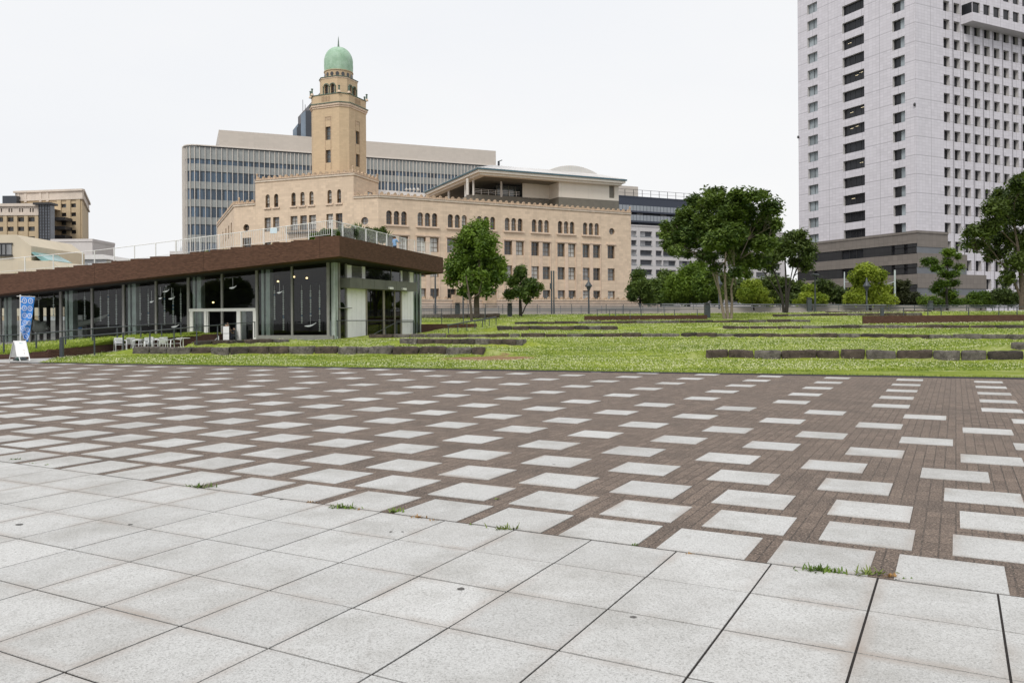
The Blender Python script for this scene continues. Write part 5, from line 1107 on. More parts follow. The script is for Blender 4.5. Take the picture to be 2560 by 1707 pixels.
st = Face(at(97.5, 500, Yb - 13).xy, at(125, 500, Yb - 13).xy); m = MB(); zs1 = st.Z(*r1(350, 226)); m.fbox(st, 0, st.L, ZG, zs1, -2, 0); o_ = m.build('glass_stair_tower', glassy('dark_stair_glass', (.085, .095, .115), .2, .7), rt_)
m = MB()
for v in range(240, 620, 23): z_ = st.Z(*r1(350, v)); m.fbox(st, 0, st.L, z_, z_ + .12, .003, .1)
for k in range(5): u_ = st.L * k / 4; m.fbox(st, u_ - .07, u_ + .07, ZG, zs1, .004, .13)
m.fbox(st, -1.2, st.L + .6, zs1, zs1 + .5, -2.5, .6); m.build('stair_mullions', m_wf, o_)
for v in (333, 404, 473): a = at(*r1(400, v), Yb - 6); m = MB(); m.box(a.x, a.x + 3.6, a.y, a.y + 4, a.z - .5, a.z + .3); m.build('landing', m_wf, rt_)
# cream house at the far left edge, with terrace and teal sloping glass
m_cr = M('cream_render', (.62, .545, .42), .8, .06, .4, streak=.2); m_pw = M('pinkish_white', (.62, .585, .57), .7, .05, .4, streak=.15); m_gw = M('grey_white', (.50, .52, .54), .6, .06, .4)
ch_ = empty('cream_house', tuple(at(20, 700, 112)), label='cream rendered low building with a wide window at the left edge above the pavilion roof', category='building')
def pxpoly(m, pts, Y, dep, mat=0):
    W = [at(x, y, Y) for x, y in pts]; n = len(W); Bk = [w + Vector((0, dep, 0)) for w in W]
    m.add(W + Bk, [tuple(range(n)), tuple(reversed(range(n, 2 * n)))] + [(i, n + i, n + (i + 1) % n, (i + 1) % n) for i in range(n)], mat)
m = MB(); pxpoly(m, [(-260, 790), (-260, 587), (40, 587), (78, 615), (78, 650), (150, 690), (150, 790)], 112, 14); pxpoly(m, [(45, 790), (45, 652), (128, 652), (148, 669), (148, 790)], 111, 10); m.build('wall', m_cr, ch_)
m = MB(); a = at(-60, 637.5, 111.9); b = at(29, 611, 111.9); m.box(a.x, b.x, 111.85, 111.97, a.z, b.z); a2 = at(20.5, 637.5, 111.7); m.build('window', panes[1], ch_); m = MB(); m.box(a.x - .1, b.x + .12, 111.8, 111.98, b.z, b.z + .2); m.box(a.x, b.x + .1, 111.6, 111.98, a.z - .2, a.z); w = at(3, 620, 111.8); m.box(w.x - .06, w.x + .06, 111.75, 111.96, a.z, b.z); w = at(14, 620, 111.8); m.box(w.x - .04, w.x + .04, 111.75, 111.96, a.z, b.z); m.build('window_frame', m_wf, ch_)
m = MB(); pxpoly(m, [(78, 632), (84, 630), (122, 650), (120, 652), (104, 652)], 112, 6); m.build('glass_roof', glassy('teal_glass', (.18, .36, .36), .2), ch_)
pk, fpk, zpk = slab_building('pink_white_block', 'blank pinkish white block in front of the ochre hotel', 128, 231, 600, 178, 178, m_pw); m = MB(); m.fbox(fpk, 0, fpk.L, ZG, fpk.Z(180, 601), -10, 0); m.fbox(fpk, -.1, fpk.L + .1, fpk.Z(180, 601) - .3, fpk.Z(180, 601) + .3, -10, .15); m.build('wall', m_pw, pk)
gy, fgy, zgy = slab_building('grey_shed', 'low grey white building with a shallow roof under the blank block', 105, 266, 636, 150, 150, m_gw); m = MB(); zq = fgy.Z(180, 637); m.fbox(fgy, 0, fgy.L, ZG, zq - .9, -12, 0); m.build('wall', m_gw, gy); m = MB(); m.hexa([fgy.pt(-.5, zq - .9, .6), fgy.pt(fgy.L + .5, zq - .9, .6), fgy.pt(fgy.L + .5, zq - .9, -12), fgy.pt(-.5, zq - .9, -12), fgy.pt(.2, zq - .4, .6), fgy.pt(fgy.L - .5, zq, .6), fgy.pt(fgy.L - .5, zq, -12), fgy.pt(.2, zq - .4, -12)]); m.build('roof', m_roofm, gy); m = MB()
k = 2
while k < fgy.L - 2: m.fbox(fgy, k, k + 1.6, zq - 2.6, zq - 1.6, .002, .04); k += 2.4
m.build('window_band', panes[1], gy)
sd9, fsd, _z = slab_building('small_domed_building', 'tiny pale building with a small grey dome on the skyline between hotel and glass block', 424, 457, 628, 330, 330, m_gw); m = MB(); m.fbox(fsd, 0, fsd.L, ZG, fsd.Z(440, 628), -8, 0); m.build('wall', m_pw, sd9); m = MB(); q = fsd.pt(fsd.L * .8, 0, -3); z_ = fsd.Z(450, 628); m.lathe(q[0], q[1], [(1.3, z_), (1.3, z_ + .9), (1.1, z_ + 1.5), (.5, z_ + 2.2), (.1, z_ + 2.6), (0, z_ + 3.6)], 10); m.build('dome', m_gw, sd9)
# ------------------------------------------------------------------ stone seat rows in the lawn
def stone_mat(name, c1, c2):
    m, nt, p = nodes_of(name); c = mixc(nt, c1, c2, ramp(nt, noise(nt, 2.2, 5, .7), .3, .7)); c = mixc(nt, c, mul(c1, .45), ramp(nt, noise(nt, 5, 6, .8), .47, .66, 0, .9)); c = mixc(nt, c, (.36, .32, .27), ramp(nt, noise(nt, 11, 5, .75), .60, .75, 0, .5))
    nt.links.new(c, p.inputs['Base Color']); p.inputs['Roughness'].default_value = .95; bump(nt, p, noise(nt, 9, 6, .75), 1.0, .06); return m
m_stones = [stone_mat('brown_stone', (.045, .034, .027), (.13, .10, .08)), stone_mat('grey_stone', (.07, .06, .054), (.22, .20, .18)), stone_mat('dark_stone', (.03, .025, .022), (.09, .074, .062))]
def smooth_noise3(P, s):
    return (np.sin(P[:, 0] * s + 1.3) * np.cos(P[:, 1] * s * 1.3 + .7) + np.sin(P[:, 2] * s * 1.7 + P[:, 0] * s * .6)) * .5
bm_ = bmesh.new(); bmesh.ops.create_cube(bm_, size=1); bmesh.ops.subdivide_edges(bm_, edges=bm_.edges[:], cuts=4, use_grid_fill=True); CV = np.array([v.co[:] for v in bm_.verts]); bm_.verts.index_update(); CFc = [[v.index for v in f.verts] for f in bm_.faces]; bm_.free()
def stone(f, u0, u1, z0, z1, d0, d1):
    P = CV.copy(); k = 9.0; n = (np.abs(P * 2) ** k).sum(1) ** (1 / k); P = P * 2 / np.maximum(n, 1)[:, None] / 2 if False else P * (1 / np.maximum(1, (n / 1.04)))[:, None]
    S = np.array([u1 - u0, d1 - d0, z1 - z0]); q = P * S; ph = random.uniform(0, 50); w = smooth_noise3(q + ph, 6.0)[:, None]; w2 = smooth_noise3(q + ph + 9, 17.0)[:, None]; q = q * (1 + .06 * w + .045 * w2); rz = random.uniform(-.03, .03)
    cu, cd, cz = (u0 + u1) / 2, (d0 + d1) / 2, (z0 + z1) / 2
    return [f.pt(cu + a, cz + c + a * rz, cd + b) for a, b, c in q.tolist()]
def stone_row(pts, label, L=(.75, 1.35), depth=.42, hz=.45):
    """pts: (x, y, z_top) polyline"""
    root = empty('stone_seat_row', (pts[0][0], pts[0][1], pts[0][2] - hz), label=label, category='stone wall', group='rows of stone blocks terraced across the lawn')
    n = 0
    for a, b in zip(pts[:-1], pts[1:]):
        f = Face(a, b); u = 0
        while u < f.L - .15:
            l = random.uniform(*L); l = min(l, f.L - u) if f.L - u - l > .35 else f.L - u
            zt = a[2] + (b[2] - a[2]) * (u + l / 2) / f.L + random.uniform(-.035, .025)
            dd = random.uniform(-.03, .03); v = stone(f, u + .018, u + l - .018, zt - hz - .12, zt, -depth + dd, dd)
            build('stone_block', v, CFc, random.choice(m_stones[:2] + m_stones), None, root, None, None, set(range(len(CFc)))); u += l; n += 1
for pts, lab, L, hz in ROWS: stone_row(pts, lab, L, .45, hz)
# low stone edged bed where the promenade meets the lawn, left of the small tree
f = Face(at(1052, 788, 86).xy, at(1249, 786.5, 84).xy); stone_row([(*at(1052, 785, 86).xy, at(1052, 785, 86).z), (*at(1248, 784, 84).xy, at(1248, 784, 84).z)], 'low dark stone edging behind the round leafy tree', (2, 3), .4, .3)
# brown planter walls with dark rails
def planter(label, pts, Y, hz, ext=.5):
    P = [at(x, y, Y_) for (x, y), Y_ in zip(pts, Y)]; m = MB()
    for a, b in zip(P[:-1], P[1:]):
        f = Face(a.xy, b.xy); z = (a.z + b.z) / 2; m.fbox(f, 0, f.L, z - hz - .3, z, -.3, 0)
    return m.build('planter_wall', m_dbrick, None, label=label, category='wall')
planter('long thin brown retaining wall under a dark rail left of the multi-stemmed tree', [(1461, 789), (1768, 788)], (80, 80), .22)
planter('brown brick retaining wall at the far right under the grey railing', [(2158, 789.5), (2380, 788), (2560, 786.5), (2760, 785)], (70, 69, 68, 67), .75)
planter('low dark brown wall beside the right end of the glass pavilion', [(1047, 810), (1192, 809.5)], (71, 73), 1.1)
m_rail2 = M('grey_rail', (.16, .17, .185), .4, .15, 3, metal=.4)
def straight_rail(label, top, posts, Y0, Y1, drop, rr=.03, group='dark handrails of the park', wide=None):
    T0 = [at(x, y, Y) for (x, y), Y in zip(top, (Y0, Y1))]
    ps = []
    for x, yb in posts:
        t = (x - top[0][0]) / (top[1][0] - top[0][0]); Y = Y0 + (Y1 - Y0) * t; q = T0[0].lerp(T0[1], t); ps.append((q.x, q.y, q.z, at(x, yb, q.y).z - .08))
    return rail_run('handrail', T0, ps, rr, .03, wide, label=label, category='handrail', group=group)
straight_rail('dark low rail on the long thin wall left of the multi-stemmed tree', [(1491, 774), (1768, 773)], [(1493, 788), (1524, 789), (1539, 789), (1575, 795), (1603, 789), (1662, 788), (1686, 788), (1743, 788)], 79.5, 79.5, 1)
straight_rail('grey railing with thick first post at the right edge of the lawn', [(2204, 768.5), (2760, 766)], [(2205, 788), (2262, 788), (2325, 788), (2359, 788), (2429, 788), (2505, 788), (2550, 787), (2620, 787), (2690, 787)], 72, 68, 1, wide=.12)
straight_rail('dark handrail sloping up the grass beside the brown wall right of the pavilion', [(1118, 813), (1240, 793)], [(1121, 832), (1143, 828), (1165, 824), (1185, 820), (1204, 815), (1222, 812), (1240, 810)], 62, 67, 1, .05)
straight_rail('dark guard rail standing before the pavilion white side wall', [(841, 801.5), (1033, 801)], [(829, 838), (843, 838), (908, 838), (1033, 835)], 58.3, 69.5, 1)
straight_rail('lower dark stair rail before the pavilion side doors', [(991, 805), (1033, 805)], [(992, 838), (1037, 835), (1044, 836)], 66, 69, 1)
straight_rail('dark stair handrail sloping up before the pavilion side doors', [(935, 835), (991, 805.5)], [(937, 840), (963, 838), (989, 838)], 61.5, 65.9, 1)
# black mesh fence right of the pavilion
fm = Face(at(1050, 790, 71.5).xy, at(1216, 790, 73).xy); zf1 = fm.Z(1130, 770.5); zf0 = fm.Z(1130, 803.5); fe_ = empty('mesh_fence', fm.pt(0, zf0 - .3), label='thin black upright bar fence between the pavilion and the round tree', category='fence'); m = MB()
for x in (1051, 1103, 1157, 1211): u = fm.U(x); p_ = MB(); p_.fbox(fm, u - .03, u + .03, zf0 - .35, zf1, -.03, .03); p_.build('post', m_rail, fe_)
m.fbox(fm, 0, fm.L, zf1 - .03, zf1, -.012, .012); m.fbox(fm, 0, fm.L, zf0, zf0 + .03, -.012, .012); m.fbox(fm, 0, fm.L, zf1 - .25, zf1 - .235, -.01, .01); u = 0
while u < fm.L: m.fbox(fm, u - .006, u + .006, zf0, zf1, -.006, .006); u += .14
m.build('bars', m_rail, fe_)

# ------------------------------------------------------------------ promenade: deck, parapet, guard rails
m_deck = M('promenade_deck', (.30, .29, .28), .8, .12, 1.2)
pa = at(1000, 790, 100); m = MB(); m.quad((-34, 95.5, 2.235), (180, 95.5, 2.235), (180, 108, 2.235), (-34, 108, 2.235)); m.build('promenade_path', m_deck, kind='structure')
m_conc = M('grey_beige_parapet', (.34, .315, .28), .8, .12, .6, streak=.3); m = MB(); m.box(-34, 60, 104, 104.4, 1.9, 3.15); m.build('parapet_wall', m_conc, None, label='long low grey beige parapet behind the promenade guard rail', category='wall')
def guard(label, x0, y0, x1, y1, Y0, Y1, h, nb, step, mat, bars=(.3, .6, .85), group='guard rails along the promenade', rr=.05):
    a = at(x0, y0, Y0); b = at(x1, y1, Y1); f = Face(a.xy, b.xy); root = empty('guard_rail', (a.x, a.y, a.z - h), label=label, category='guard rail', group=group)
    m = MB(); m.tube([a, b], rr, 6)
    for k in bars: m.tube([a - Vector((0, 0, h * k)), b - Vector((0, 0, h * k))], rr * .6, 5)
    m.build('rail', mat, root); u = .3; n = 0
    while u < f.L and n < 95:
        z = a.z + (b.z - a.z) * u / f.L; p_ = MB(); p_.fbox(f, u - .035, u + .035, z - h - .05, z, -.035, .035); p_.build('post', mat, root); u += step; n += 1
guard('dark promenade guard rail behind the two left lawn trees', 1035, 760, 1655, 760.5, 97, 97, 1.15, 4, 2.05, m_rail, (.28, .5, .72))
guard('low steel guard rail on the far side of the promenade, left half', 1035, 764, 1700, 764.5, 103, 103, .9, 3, 2.6, m_rail2, (.3, .6))
guard('long grey double guard rail running right of the beige building behind the shrubs', 1655, 760.5, 2215, 763, 97, 96, .62, 3, 3.4, m_rail2, (.45,), rr=.09)
guard('thin far guard rail at the right behind the pruned trees', 2215, 763, 2800, 764, 96, 95, .6, 3, 3.0, m_rail, (.5,))
# square dark bollard lights
def bollard(x, yt, yb, Y, w, label):
    a = at(x, yt, Y); b = at(x, yb, Y); r = empty('bollard_light', (b.x, b.y, b.z), label=label, category='bollard', group='tall dark bollards on the lawn'); m = MB(); m.box(b.x - w, b.x + w, b.y - w, b.y + w, b.z - .2, a.z - .22); m.build('post', m_rail, r); m = MB(); m.box(b.x - w * .82, b.x + w * .82, b.y - w * .82, b.y + w * .82, a.z - .22, a.z - .1); m.build('lamp_slot', m_wf, r); m = MB(); m.box(b.x - w, b.x + w, b.y - w, b.y + w, a.z - .1, a.z); m.build('cap', m_rail, r)
for x, yt, yb, Y, lab in ((1144, 757, 789, 88, 'dark square bollard left of the round tree trunks'), (1274.5, 757.5, 788, 88, 'dark square bollard left of the small tree'), (1768, 757, 789.5, 82, 'dark square bollard left of the multi-stemmed tree'), (2023, 744, 773.5, 92, 'dark square bollard right of the dark vase shaped tree'), (2326, 752, 770, 94, 'dark square bollard right of the bright green tree')): bollard(x, yt, yb, Y, .26 if x < 1900 else .22, lab)
# street lamps and posts
def lamp(x, yt, yb, Y, kind, label, arm=0):
    b = at(x, yb, Y); t = at(x, yt, Y); r = empty('street_lamp', (b.x, b.y, b.z - .5), label=label, category='street lamp', group='dark street lamps'); m = MB(); rr_ = .09
    if kind == 'twin': m.box(b.x - .22, b.x - .05, b.y - .08, b.y + .08, b.z - .5, t.z); m.box(b.x + .05, b.x + .22, b.y - .08, b.y + .08, b.z - .5, t.z); 
    else: m.tube([(b.x, b.y, b.z - .5), (b.x, b.y, t.z)], [rr_ * 1.3, rr_ * .8], 8)
    m.build('pole', m_rail, r); m = MB()
    if kind == 'twin': m.box(b.x - .35, b.x - .1, b.y - .3, b.y - .05, t.z - 2.2, t.z - 1.5)
    elif kind == 'bell': m.lathe(b.x, b.y, [(0, t.z), (.08, t.z - .1), (.12, t.z - .5), (.42, t.z - .95), (.44, t.z - 1.1), (.30, t.z - 1.12), (.16, t.z - 1.5), (.09, t.z - 1.6)], 12)
    elif kind == 'ring': m.lathe(b.x, b.y, [(.12, t.z - .2), (.45, t.z - .28), (.5, t.z - .12), (.2, t.z)], 12)
    else: m.box(b.x - .1, b.x + .1, b.y - .3, b.y + .1, t.z - .1, t.z)
    if kind: m.build('lamp_head', m_rail, r)
lamp(1382, 677, 776, 98, 'twin', 'tall twin strip dark lamp post in front of the beige facade'); lamp(1472, 694, 774, 98, 'bell', 'dark lamp post with a bell shaped head right of the twin strip post')
lamp(1088.5, 640, 778, 101, '', 'plain dark pole just right of the pavilion roof edge'); lamp(1158, 720, 778, 101, '', 'thin dark pole left of the round tree trunks'); lamp(2038, 684, 772, 95, 'ring', 'dark lamp post with a ring head in front of the stone base of the high-rise'); lamp(2167, 694, 766, 98, 'bell', 'dark lamp post with a bell shaped head in the bright green tree'); lamp(1798, 690, 762, 99, 'bell', 'dark lamp post hidden behind the stems of the multi-stemmed tree')
m_gal = M('galvanised_pole', (.50, .56, .56), .45, .08)
def pole(x, yt, yb, Y, r_, lab, arm):
    b = at(x, yb, Y); t = at(x, yt, Y); rt = empty('utility_pole', (b.x, b.y, b.z), label=lab, category='pole', group='pale poles along the street'); m = MB(); m.tube([tuple(b), tuple(t)], [r_, r_ * .85], 10); m.build('pole', m_gal, rt); m = MB(); a = at(arm[0], arm[1], Y); c = at(x, arm[2], Y); m.tube([tuple(c), tuple(a)], r_ * .35, 6); m.build('arm', m_gal, rt)
pole(2237, 675, 770, 105, .13, 'thick pale pole between the bright tree and the brownish shrubs', (2205, 714, 704)); pole(2111, 680, 760, 112, .09, 'thin pale pole left of the bright green tree', (2122, 705, 705))

# ------------------------------------------------------------------ trees
def leafmat(name, dark, light, tl=.35):
    m = bpy.data.materials.new(name); m.use_nodes = True; nt = m.node_tree; nt.nodes.clear(); o = nt.nodes.new('ShaderNodeOutputMaterial'); mx = nt.nodes.new('ShaderNodeMixShader'); d = nt.nodes.new('ShaderNodeBsdfPrincipled'); t = nt.nodes.new('ShaderNodeBsdfTranslucent')
    a = nt.nodes.new('ShaderNodeAttribute'); a.attribute_name = 'tint'; c = mixc(nt, dark, light, a.outputs['Fac']); nt.links.new(c, d.inputs['Base Color']); d.inputs['Roughness'].default_value = .55; d.inputs['Specular IOR Level'].default_value = .3
    c2 = mixc(nt, c, (1.0, 1.0, .3), .6, 'MULTIPLY'); nt.links.new(c2, t.inputs[0]); mx.inputs[0].default_value = tl; nt.links.new(d.outputs[0], mx.inputs[1]); nt.links.new(t.outputs[0], mx.inputs[2]); nt.links.new(mx.outputs[0], o.inputs[0]); return m
L_dark = leafmat('dark_leaf', (.04, .078, .018), (.17, .245, .05)); L_mid = leafmat('mid_leaf', (.05, .10, .017), (.19, .29, .042)); L_bright = leafmat('bright_leaf', (.15, .22, .02), (.38, .46, .055), .4); L_olive = leafmat('olive_leaf', (.04, .068, .018), (.13, .18, .042)); L_brown = leafmat('brown_green_leaf', (.030, .040, .016), (.085, .095, .038)); L_fresh = leafmat('fresh_leaf', (.05, .10, .014), (.20, .30, .04), .4)
m_bark = M('bark', (.10, .078, .06), .95, .35, 6, bmp=.6, bscale=14); m_barkp = M('pale_bark', (.24, .195, .155), .9, .25, 4, bmp=.4, bscale=10); m_barkd = M('dark_bark', (.03, .026, .022), .95, .3, 5)
def leaf_mesh(centers, sig, n_per, size, mat, parent, tint_c, name='crown', flat=.35, pal=None):
    n = len(centers); C = np.repeat(centers, n_per, 0); sg = np.repeat(sig, n_per, 0); N = len(C)
    off = RS.normal(size=(N, 3)); off *= (np.abs(RS.normal(.75, .25, (N, 1)))) / np.linalg.norm(off, axis=1)[:, None]
    P = C + off * sg
    nrm = RS.normal(size=(N, 3)); nrm[:, 2] = np.abs(nrm[:, 2]) + flat; nrm += off * .5; nrm /= np.linalg.norm(nrm, axis=1)[:, None]
    a = np.cross(nrm, RS.normal(size=(N, 3))); a /= np.linalg.norm(a, axis=1)[:, None]; b = np.cross(nrm, a); s = size * RS.uniform(.55, 1.3, (N, 1))
    V = np.stack([P - a * s, P + b * s * .42 - nrm * s * .1, P + a * s, P - b * s * .42 - nrm * s * .1], 1).reshape(-1, 3); L0 = np.array(WL[parent.name]); V -= L0
    me = bpy.data.meshes.new(name); me.vertices.add(4 * N); me.vertices.foreach_set('co', V.astype(np.float32).ravel()); me.loops.add(4 * N); me.loops.foreach_set('vertex_index', np.arange(4 * N, dtype=np.int32)); me.polygons.add(N); me.polygons.foreach_set('loop_start', np.arange(0, 4 * N, 4, dtype=np.int32)); me.polygons.foreach_set('loop_total', np.full(N, 4, np.int32)); me.update(calc_edges=True)
    t = np.repeat(tint_c, n_per) + RS.normal(0, .16, N); at_ = me.attributes.new('tint', 'FLOAT', 'FACE'); at_.data.foreach_set('value', np.clip(t, 0, 1.15).astype(np.float32)); me.materials.append(mat)
    o = bpy.data.objects.new(name, me); COL.objects.link(o); o.parent = parent; WL[o.name] = WL[parent.name]; return o
def tree(name, label, base, Y, lobes, mat, n_cl, n_per, size, trunks, bark, group=None, sig=.55, cat='tree', flat=.35, dy=None, trunk_name='trunk', fill=.45, limbs=True, sink=.4, tk=1.0):
    """lobes: (px, py, rx_px, ry_px) in the plane of the tree; trunks: list of px polylines with radius"""
    b = at(base[0], base[1], Y); root = empty(name, (b.x, b.y, b.z), label=label, category=cat)
    if group: root['group'] = group
    sc = Y / F; LB = []
    tot = sum(l[2] * l[3] for l in lobes); cx = sum(l[0] * l[2] * l[3] for l in lobes) / tot; W = max(abs(l[0] - cx) + l[2] for l in lobes)
    for (px, py, rx, ry) in lobes:
        r = (rx + ry) / 2 * sc; room = math.sqrt(max(0, 1 - min(1, abs(px - cx) / W) ** 2)) * W * sc * .8
        LB.append((px, py, rx * sc, ry * sc, r, random.uniform(-.7, .7) * room if len(lobes) > 2 else 0))
    Cc = []; tc = []; lb_c = []
    for (px, py, rx, ry, r, oy) in LB:
        c = np.array(at(px, py, Y + oy)); k = (Y + oy) / Y; lb_c.append(c); n = max(3, int(n_cl * (rx * ry) / (tot * sc * sc)))
        d = RS.normal(size=(n, 3)); d /= np.linalg.norm(d, axis=1)[:, None]; rad = 1 - fill * RS.rand(n, 1) ** 1.8; lobe_t = random.uniform(.2, .75)
        Cc.append(c + d * rad * np.array([max(.1, rx * k - sig * .6), max(.1, r - sig * .5), max(.1, ry * k - sig * .6)])); tc.append(np.clip(lobe_t + RS.normal(0, .2, n), 0, 1))
    Cc = np.concatenate(Cc); tc = np.concatenate(tc)
    leaf_mesh(Cc, np.full((len(Cc), 1), sig) * RS.uniform(.6, 1.3, (len(Cc), 1)), n_per, size, mat, root, tc, 'crown', flat)
    tops = []
    for tr in trunks:
        pts = [at(x, y, Y + (tr[0][3] if len(tr[0]) > 3 else 0) * (1 - i / len(tr)) * .0 + (tr[0][3] if len(tr[0]) > 3 else 0)) for i, (x, y, *_) in enumerate(tr)]; pts[0].z -= sink; m = MB(); m.tube(pts, [q[2] * tk for q in tr], 9); m.build(trunk_name, bark, root); tops.append((pts, [q[2] for q in tr]))
    if limbs:
        m = MB(); allp = [(p, r_) for pts, rr_ in tops for p, r_ in list(zip(pts, rr_))[len(pts) // 2:]]
        for c in lb_c:
            c = Vector(c); s, r_ = min(allp, key=lambda t: (t[0] - c).length + (6 if t[0].z > c.z else 0) + random.uniform(0, .8)); mid = s.lerp(c, .5) + Vector((random.uniform(-.3, .3), random.uniform(-.3, .3), .1 * (c - s).length * random.uniform(-.3, .8))); r0 = max(.04, r_ * .6); m.tube([s, mid, c], [r0, r0 * .7, r0 * .4], 6)
            near = Cc[np.argsort(((Cc - np.array(c)) ** 2).sum(1))[:40]]; 
            for q in near[RS.permutation(len(near))[:12]]: q = Vector(q); st = mid.lerp(c, random.uniform(.1, 1)); m.tube([st, st.lerp(q, .55) + Vector((0, 0, .12)), q], [r0 * .4, r0 * .25, .012], 4)
        m.build('branches', bark, root)
    return root
# round leafy tree
tree('maple_tree', 'rounded mid green tree with two trunks standing right of the pavilion', (1190, 789), 85, [(1190, 590, 42, 36), (1165, 610, 40, 36), (1218, 612, 36, 36), (1150, 655, 42, 36), (1195, 650, 45, 40), (1232, 655, 38, 40), (1140, 690, 36, 30), (1185, 700, 42, 32), (1225, 695, 40, 30), (1205, 565, 30, 18), (1165, 727, 26, 18), (1130, 665, 26, 26), (1248, 680, 24, 26), (1210, 725, 24, 14)], L_mid, 470, 44, .22, [[(1192, 786, .33), (1191, 752, .28), (1193, 725, .24), (1197, 690, .16), (1200, 640, .09)], [(1179, 801, .14, -4), (1178, 775, .13), (1175, 750, .11), (1170, 720, .08), (1165, 690, .05)]], m_bark, sig=.62, fill=.6)
tree('small_tree', 'small dark open tree in front of the beige facade', (1302, 788), 87, [(1302, 685, 22, 22), (1285, 705, 22, 18), (1322, 712, 26, 18), (1275, 735, 18, 14), (1300, 730, 24, 18), (1335, 730, 20, 12), (1350, 716, 9, 8), (1316, 748, 16, 7)], L_dark, 230, 34, .17, [[(1302, 788, .2), (1301, 765, .17), (1300, 740, .12), (1302, 705, .06)], [(1306, 775, .06), (1314, 765, .06), (1326, 750, .05), (1335, 735, .03)]], m_barkd, sig=.42, fill=.7)
# broad multi-stemmed tree
tree('broad_tree', 'broad dark green tree spreading from three pale stems, the largest on the lawn', (1818, 790), 80, [(1800, 500, 60, 26), (1870, 492, 62, 22), (1925, 520, 34, 30), (1755, 515, 44, 26), (1720, 550, 50, 34), (1790, 550, 62, 34), (1860, 548, 60, 34), (1920, 565, 36, 36), (1690, 585, 42, 24), (1740, 595, 48, 30), (1800, 600, 54, 30), (1870, 602, 52, 32), (1915, 610, 34, 26), (1672, 610, 20, 20), (1690, 625, 24, 14), (1765, 640, 30, 20), (1855, 648, 42, 26), (1895, 650, 30, 24), (1790, 668, 20, 14), (1835, 680, 26, 16), (1785, 478, 36, 10), (1900, 486, 26, 10), (1660, 590, 16, 14), (1775, 690, 12, 8), (1865, 685, 22, 12), (1745, 560, 44, 30), (1775, 590, 46, 34), (1830, 585, 46, 34), (1705, 590, 36, 30), (1665, 570, 18, 20), (1840, 520, 60, 34), (1900, 580, 40, 34), (1830, 630, 44, 24), (1942, 560, 14, 26), (1720, 635, 24, 10), (1735, 500, 30, 16)], L_dark, 1250, 36, .22, [[(1812, 791, .26), (1803, 755, .22), (1797, 720, .19), (1790, 680, .15), (1775, 640, .1), (1750, 600, .06)], [(1820, 791, .28), (1816, 755, .24), (1813, 715, .2), (1812, 670, .16), (1815, 620, .11), (1820, 560, .06)], [(1828, 791, .24), (1830, 755, .2), (1828, 720, .16), (1836, 685, .14), (1848, 650, .11), (1870, 600, .06)], [(1828, 722, .1), (1840, 712, .09), (1836, 690, .08), (1855, 660, .05)], [(1797, 720, .1), (1775, 660, .08), (1735, 630, .05)]], m_barkp, sig=.5, flat=.8, fill=.6, tk=.6)
tree('vase_tree', 'dark tree with thin fanning stems behind the right side of the broad tree', (1962, 775), 93, [(1985, 590, 30, 16), (1950, 610, 34, 18), (2010, 610, 28, 20), (1975, 628, 40, 18), (2022, 640, 18, 22), (1935, 640, 28, 20), (1990, 655, 26, 14), (2015, 665, 20, 14), (2030, 625, 12, 10), (1925, 665, 18, 14), (2005, 583, 12, 7)], L_olive, 380, 30, .2, [[(1960, 775, .17), (1955, 740, .14), (1945, 705, .1), (1930, 665, .06)], [(1966, 775, .17), (1966, 740, .15), (1965, 700, .11), (1962, 640, .06)], [(1968, 775, .12), (1972, 730, .1), (1985, 690, .08), (2002, 650, .05)], [(1955, 740, .08), (1925, 700, .06), (1905, 675, .03)], [(1966, 740, .08), (1980, 680, .06), (1990, 630, .04)]], m_barkd, sig=.6, fill=.75)
tree('edge_tree', 'big tree at the right edge reaching out of view in front of the high-rise', (2556, 762), 74, [(2555, 460, 36, 24), (2520, 490, 44, 28), (2570, 500, 44, 40), (2485, 520, 36, 26), (2540, 540, 52, 34), (2480, 560, 36, 24), (2440, 580, 36, 20), (2500, 590, 46, 28), (2560, 600, 50, 36), (2440, 610, 30, 16), (2490, 635, 36, 22), (2540, 650, 40, 24), (2520, 690, 24, 16), (2620, 480, 60, 60), (2640, 580, 60, 60), (2600, 650, 50, 40), (2570, 445, 30, 20), (2415, 608, 10, 8), (2512, 706, 14, 12)], L_olive, 800, 40, .2, [[(2556, 764, .3), (2556, 720, .26), (2552, 680, .2), (2545, 620, .13), (2535, 560, .07)], [(2553, 735, .13), (2540, 715, .12), (2525, 690, .08), (2505, 660, .04)], [(2556, 720, .16), (2570, 660, .13), (2590, 600, .08)]], m_bark, sig=.55, flat=.6, fill=.6)
tree('pruned_tree', 'small pruned tree with layered pads in front of the stone base', (2369, 768), 97, [(2372, 632, 20, 12), (2322, 655, 24, 12), (2368, 658, 16, 12), (2340, 672, 18, 10), (2398, 668, 16, 8), (2372, 685, 28, 12), (2355, 710, 20, 12), (2385, 708, 22, 10), (2340, 722, 16, 10), (2370, 735, 28, 14), (2385, 755, 22, 10), (2395, 640, 10, 8)], L_fresh, 300, 40, .16, [[(2368, 768, .16), (2366, 735, .14), (2370, 700, .1), (2368, 660, .07), (2372, 635, .04)]], m_barkd, sig=.42, flat=1.0, fill=.5)
tree('bright_tree', 'bright yellow green rounded tree in front of the high-rise base', (2175, 768), 104, [(2165, 680, 30, 20), (2190, 690, 26, 20), (2145, 695, 24, 18), (2160, 725, 34, 22), (2200, 725, 28, 18), (2135, 745, 28, 16), (2175, 750, 38, 18), (2220, 750, 24, 14), (2168, 668, 20, 8)], L_bright, 420, 50, .2, [[(2175, 768, .2), (2175, 740, .18), (2170, 710, .1), (2168, 690, .06)]], m_barkd, sig=.5, fill=.4)
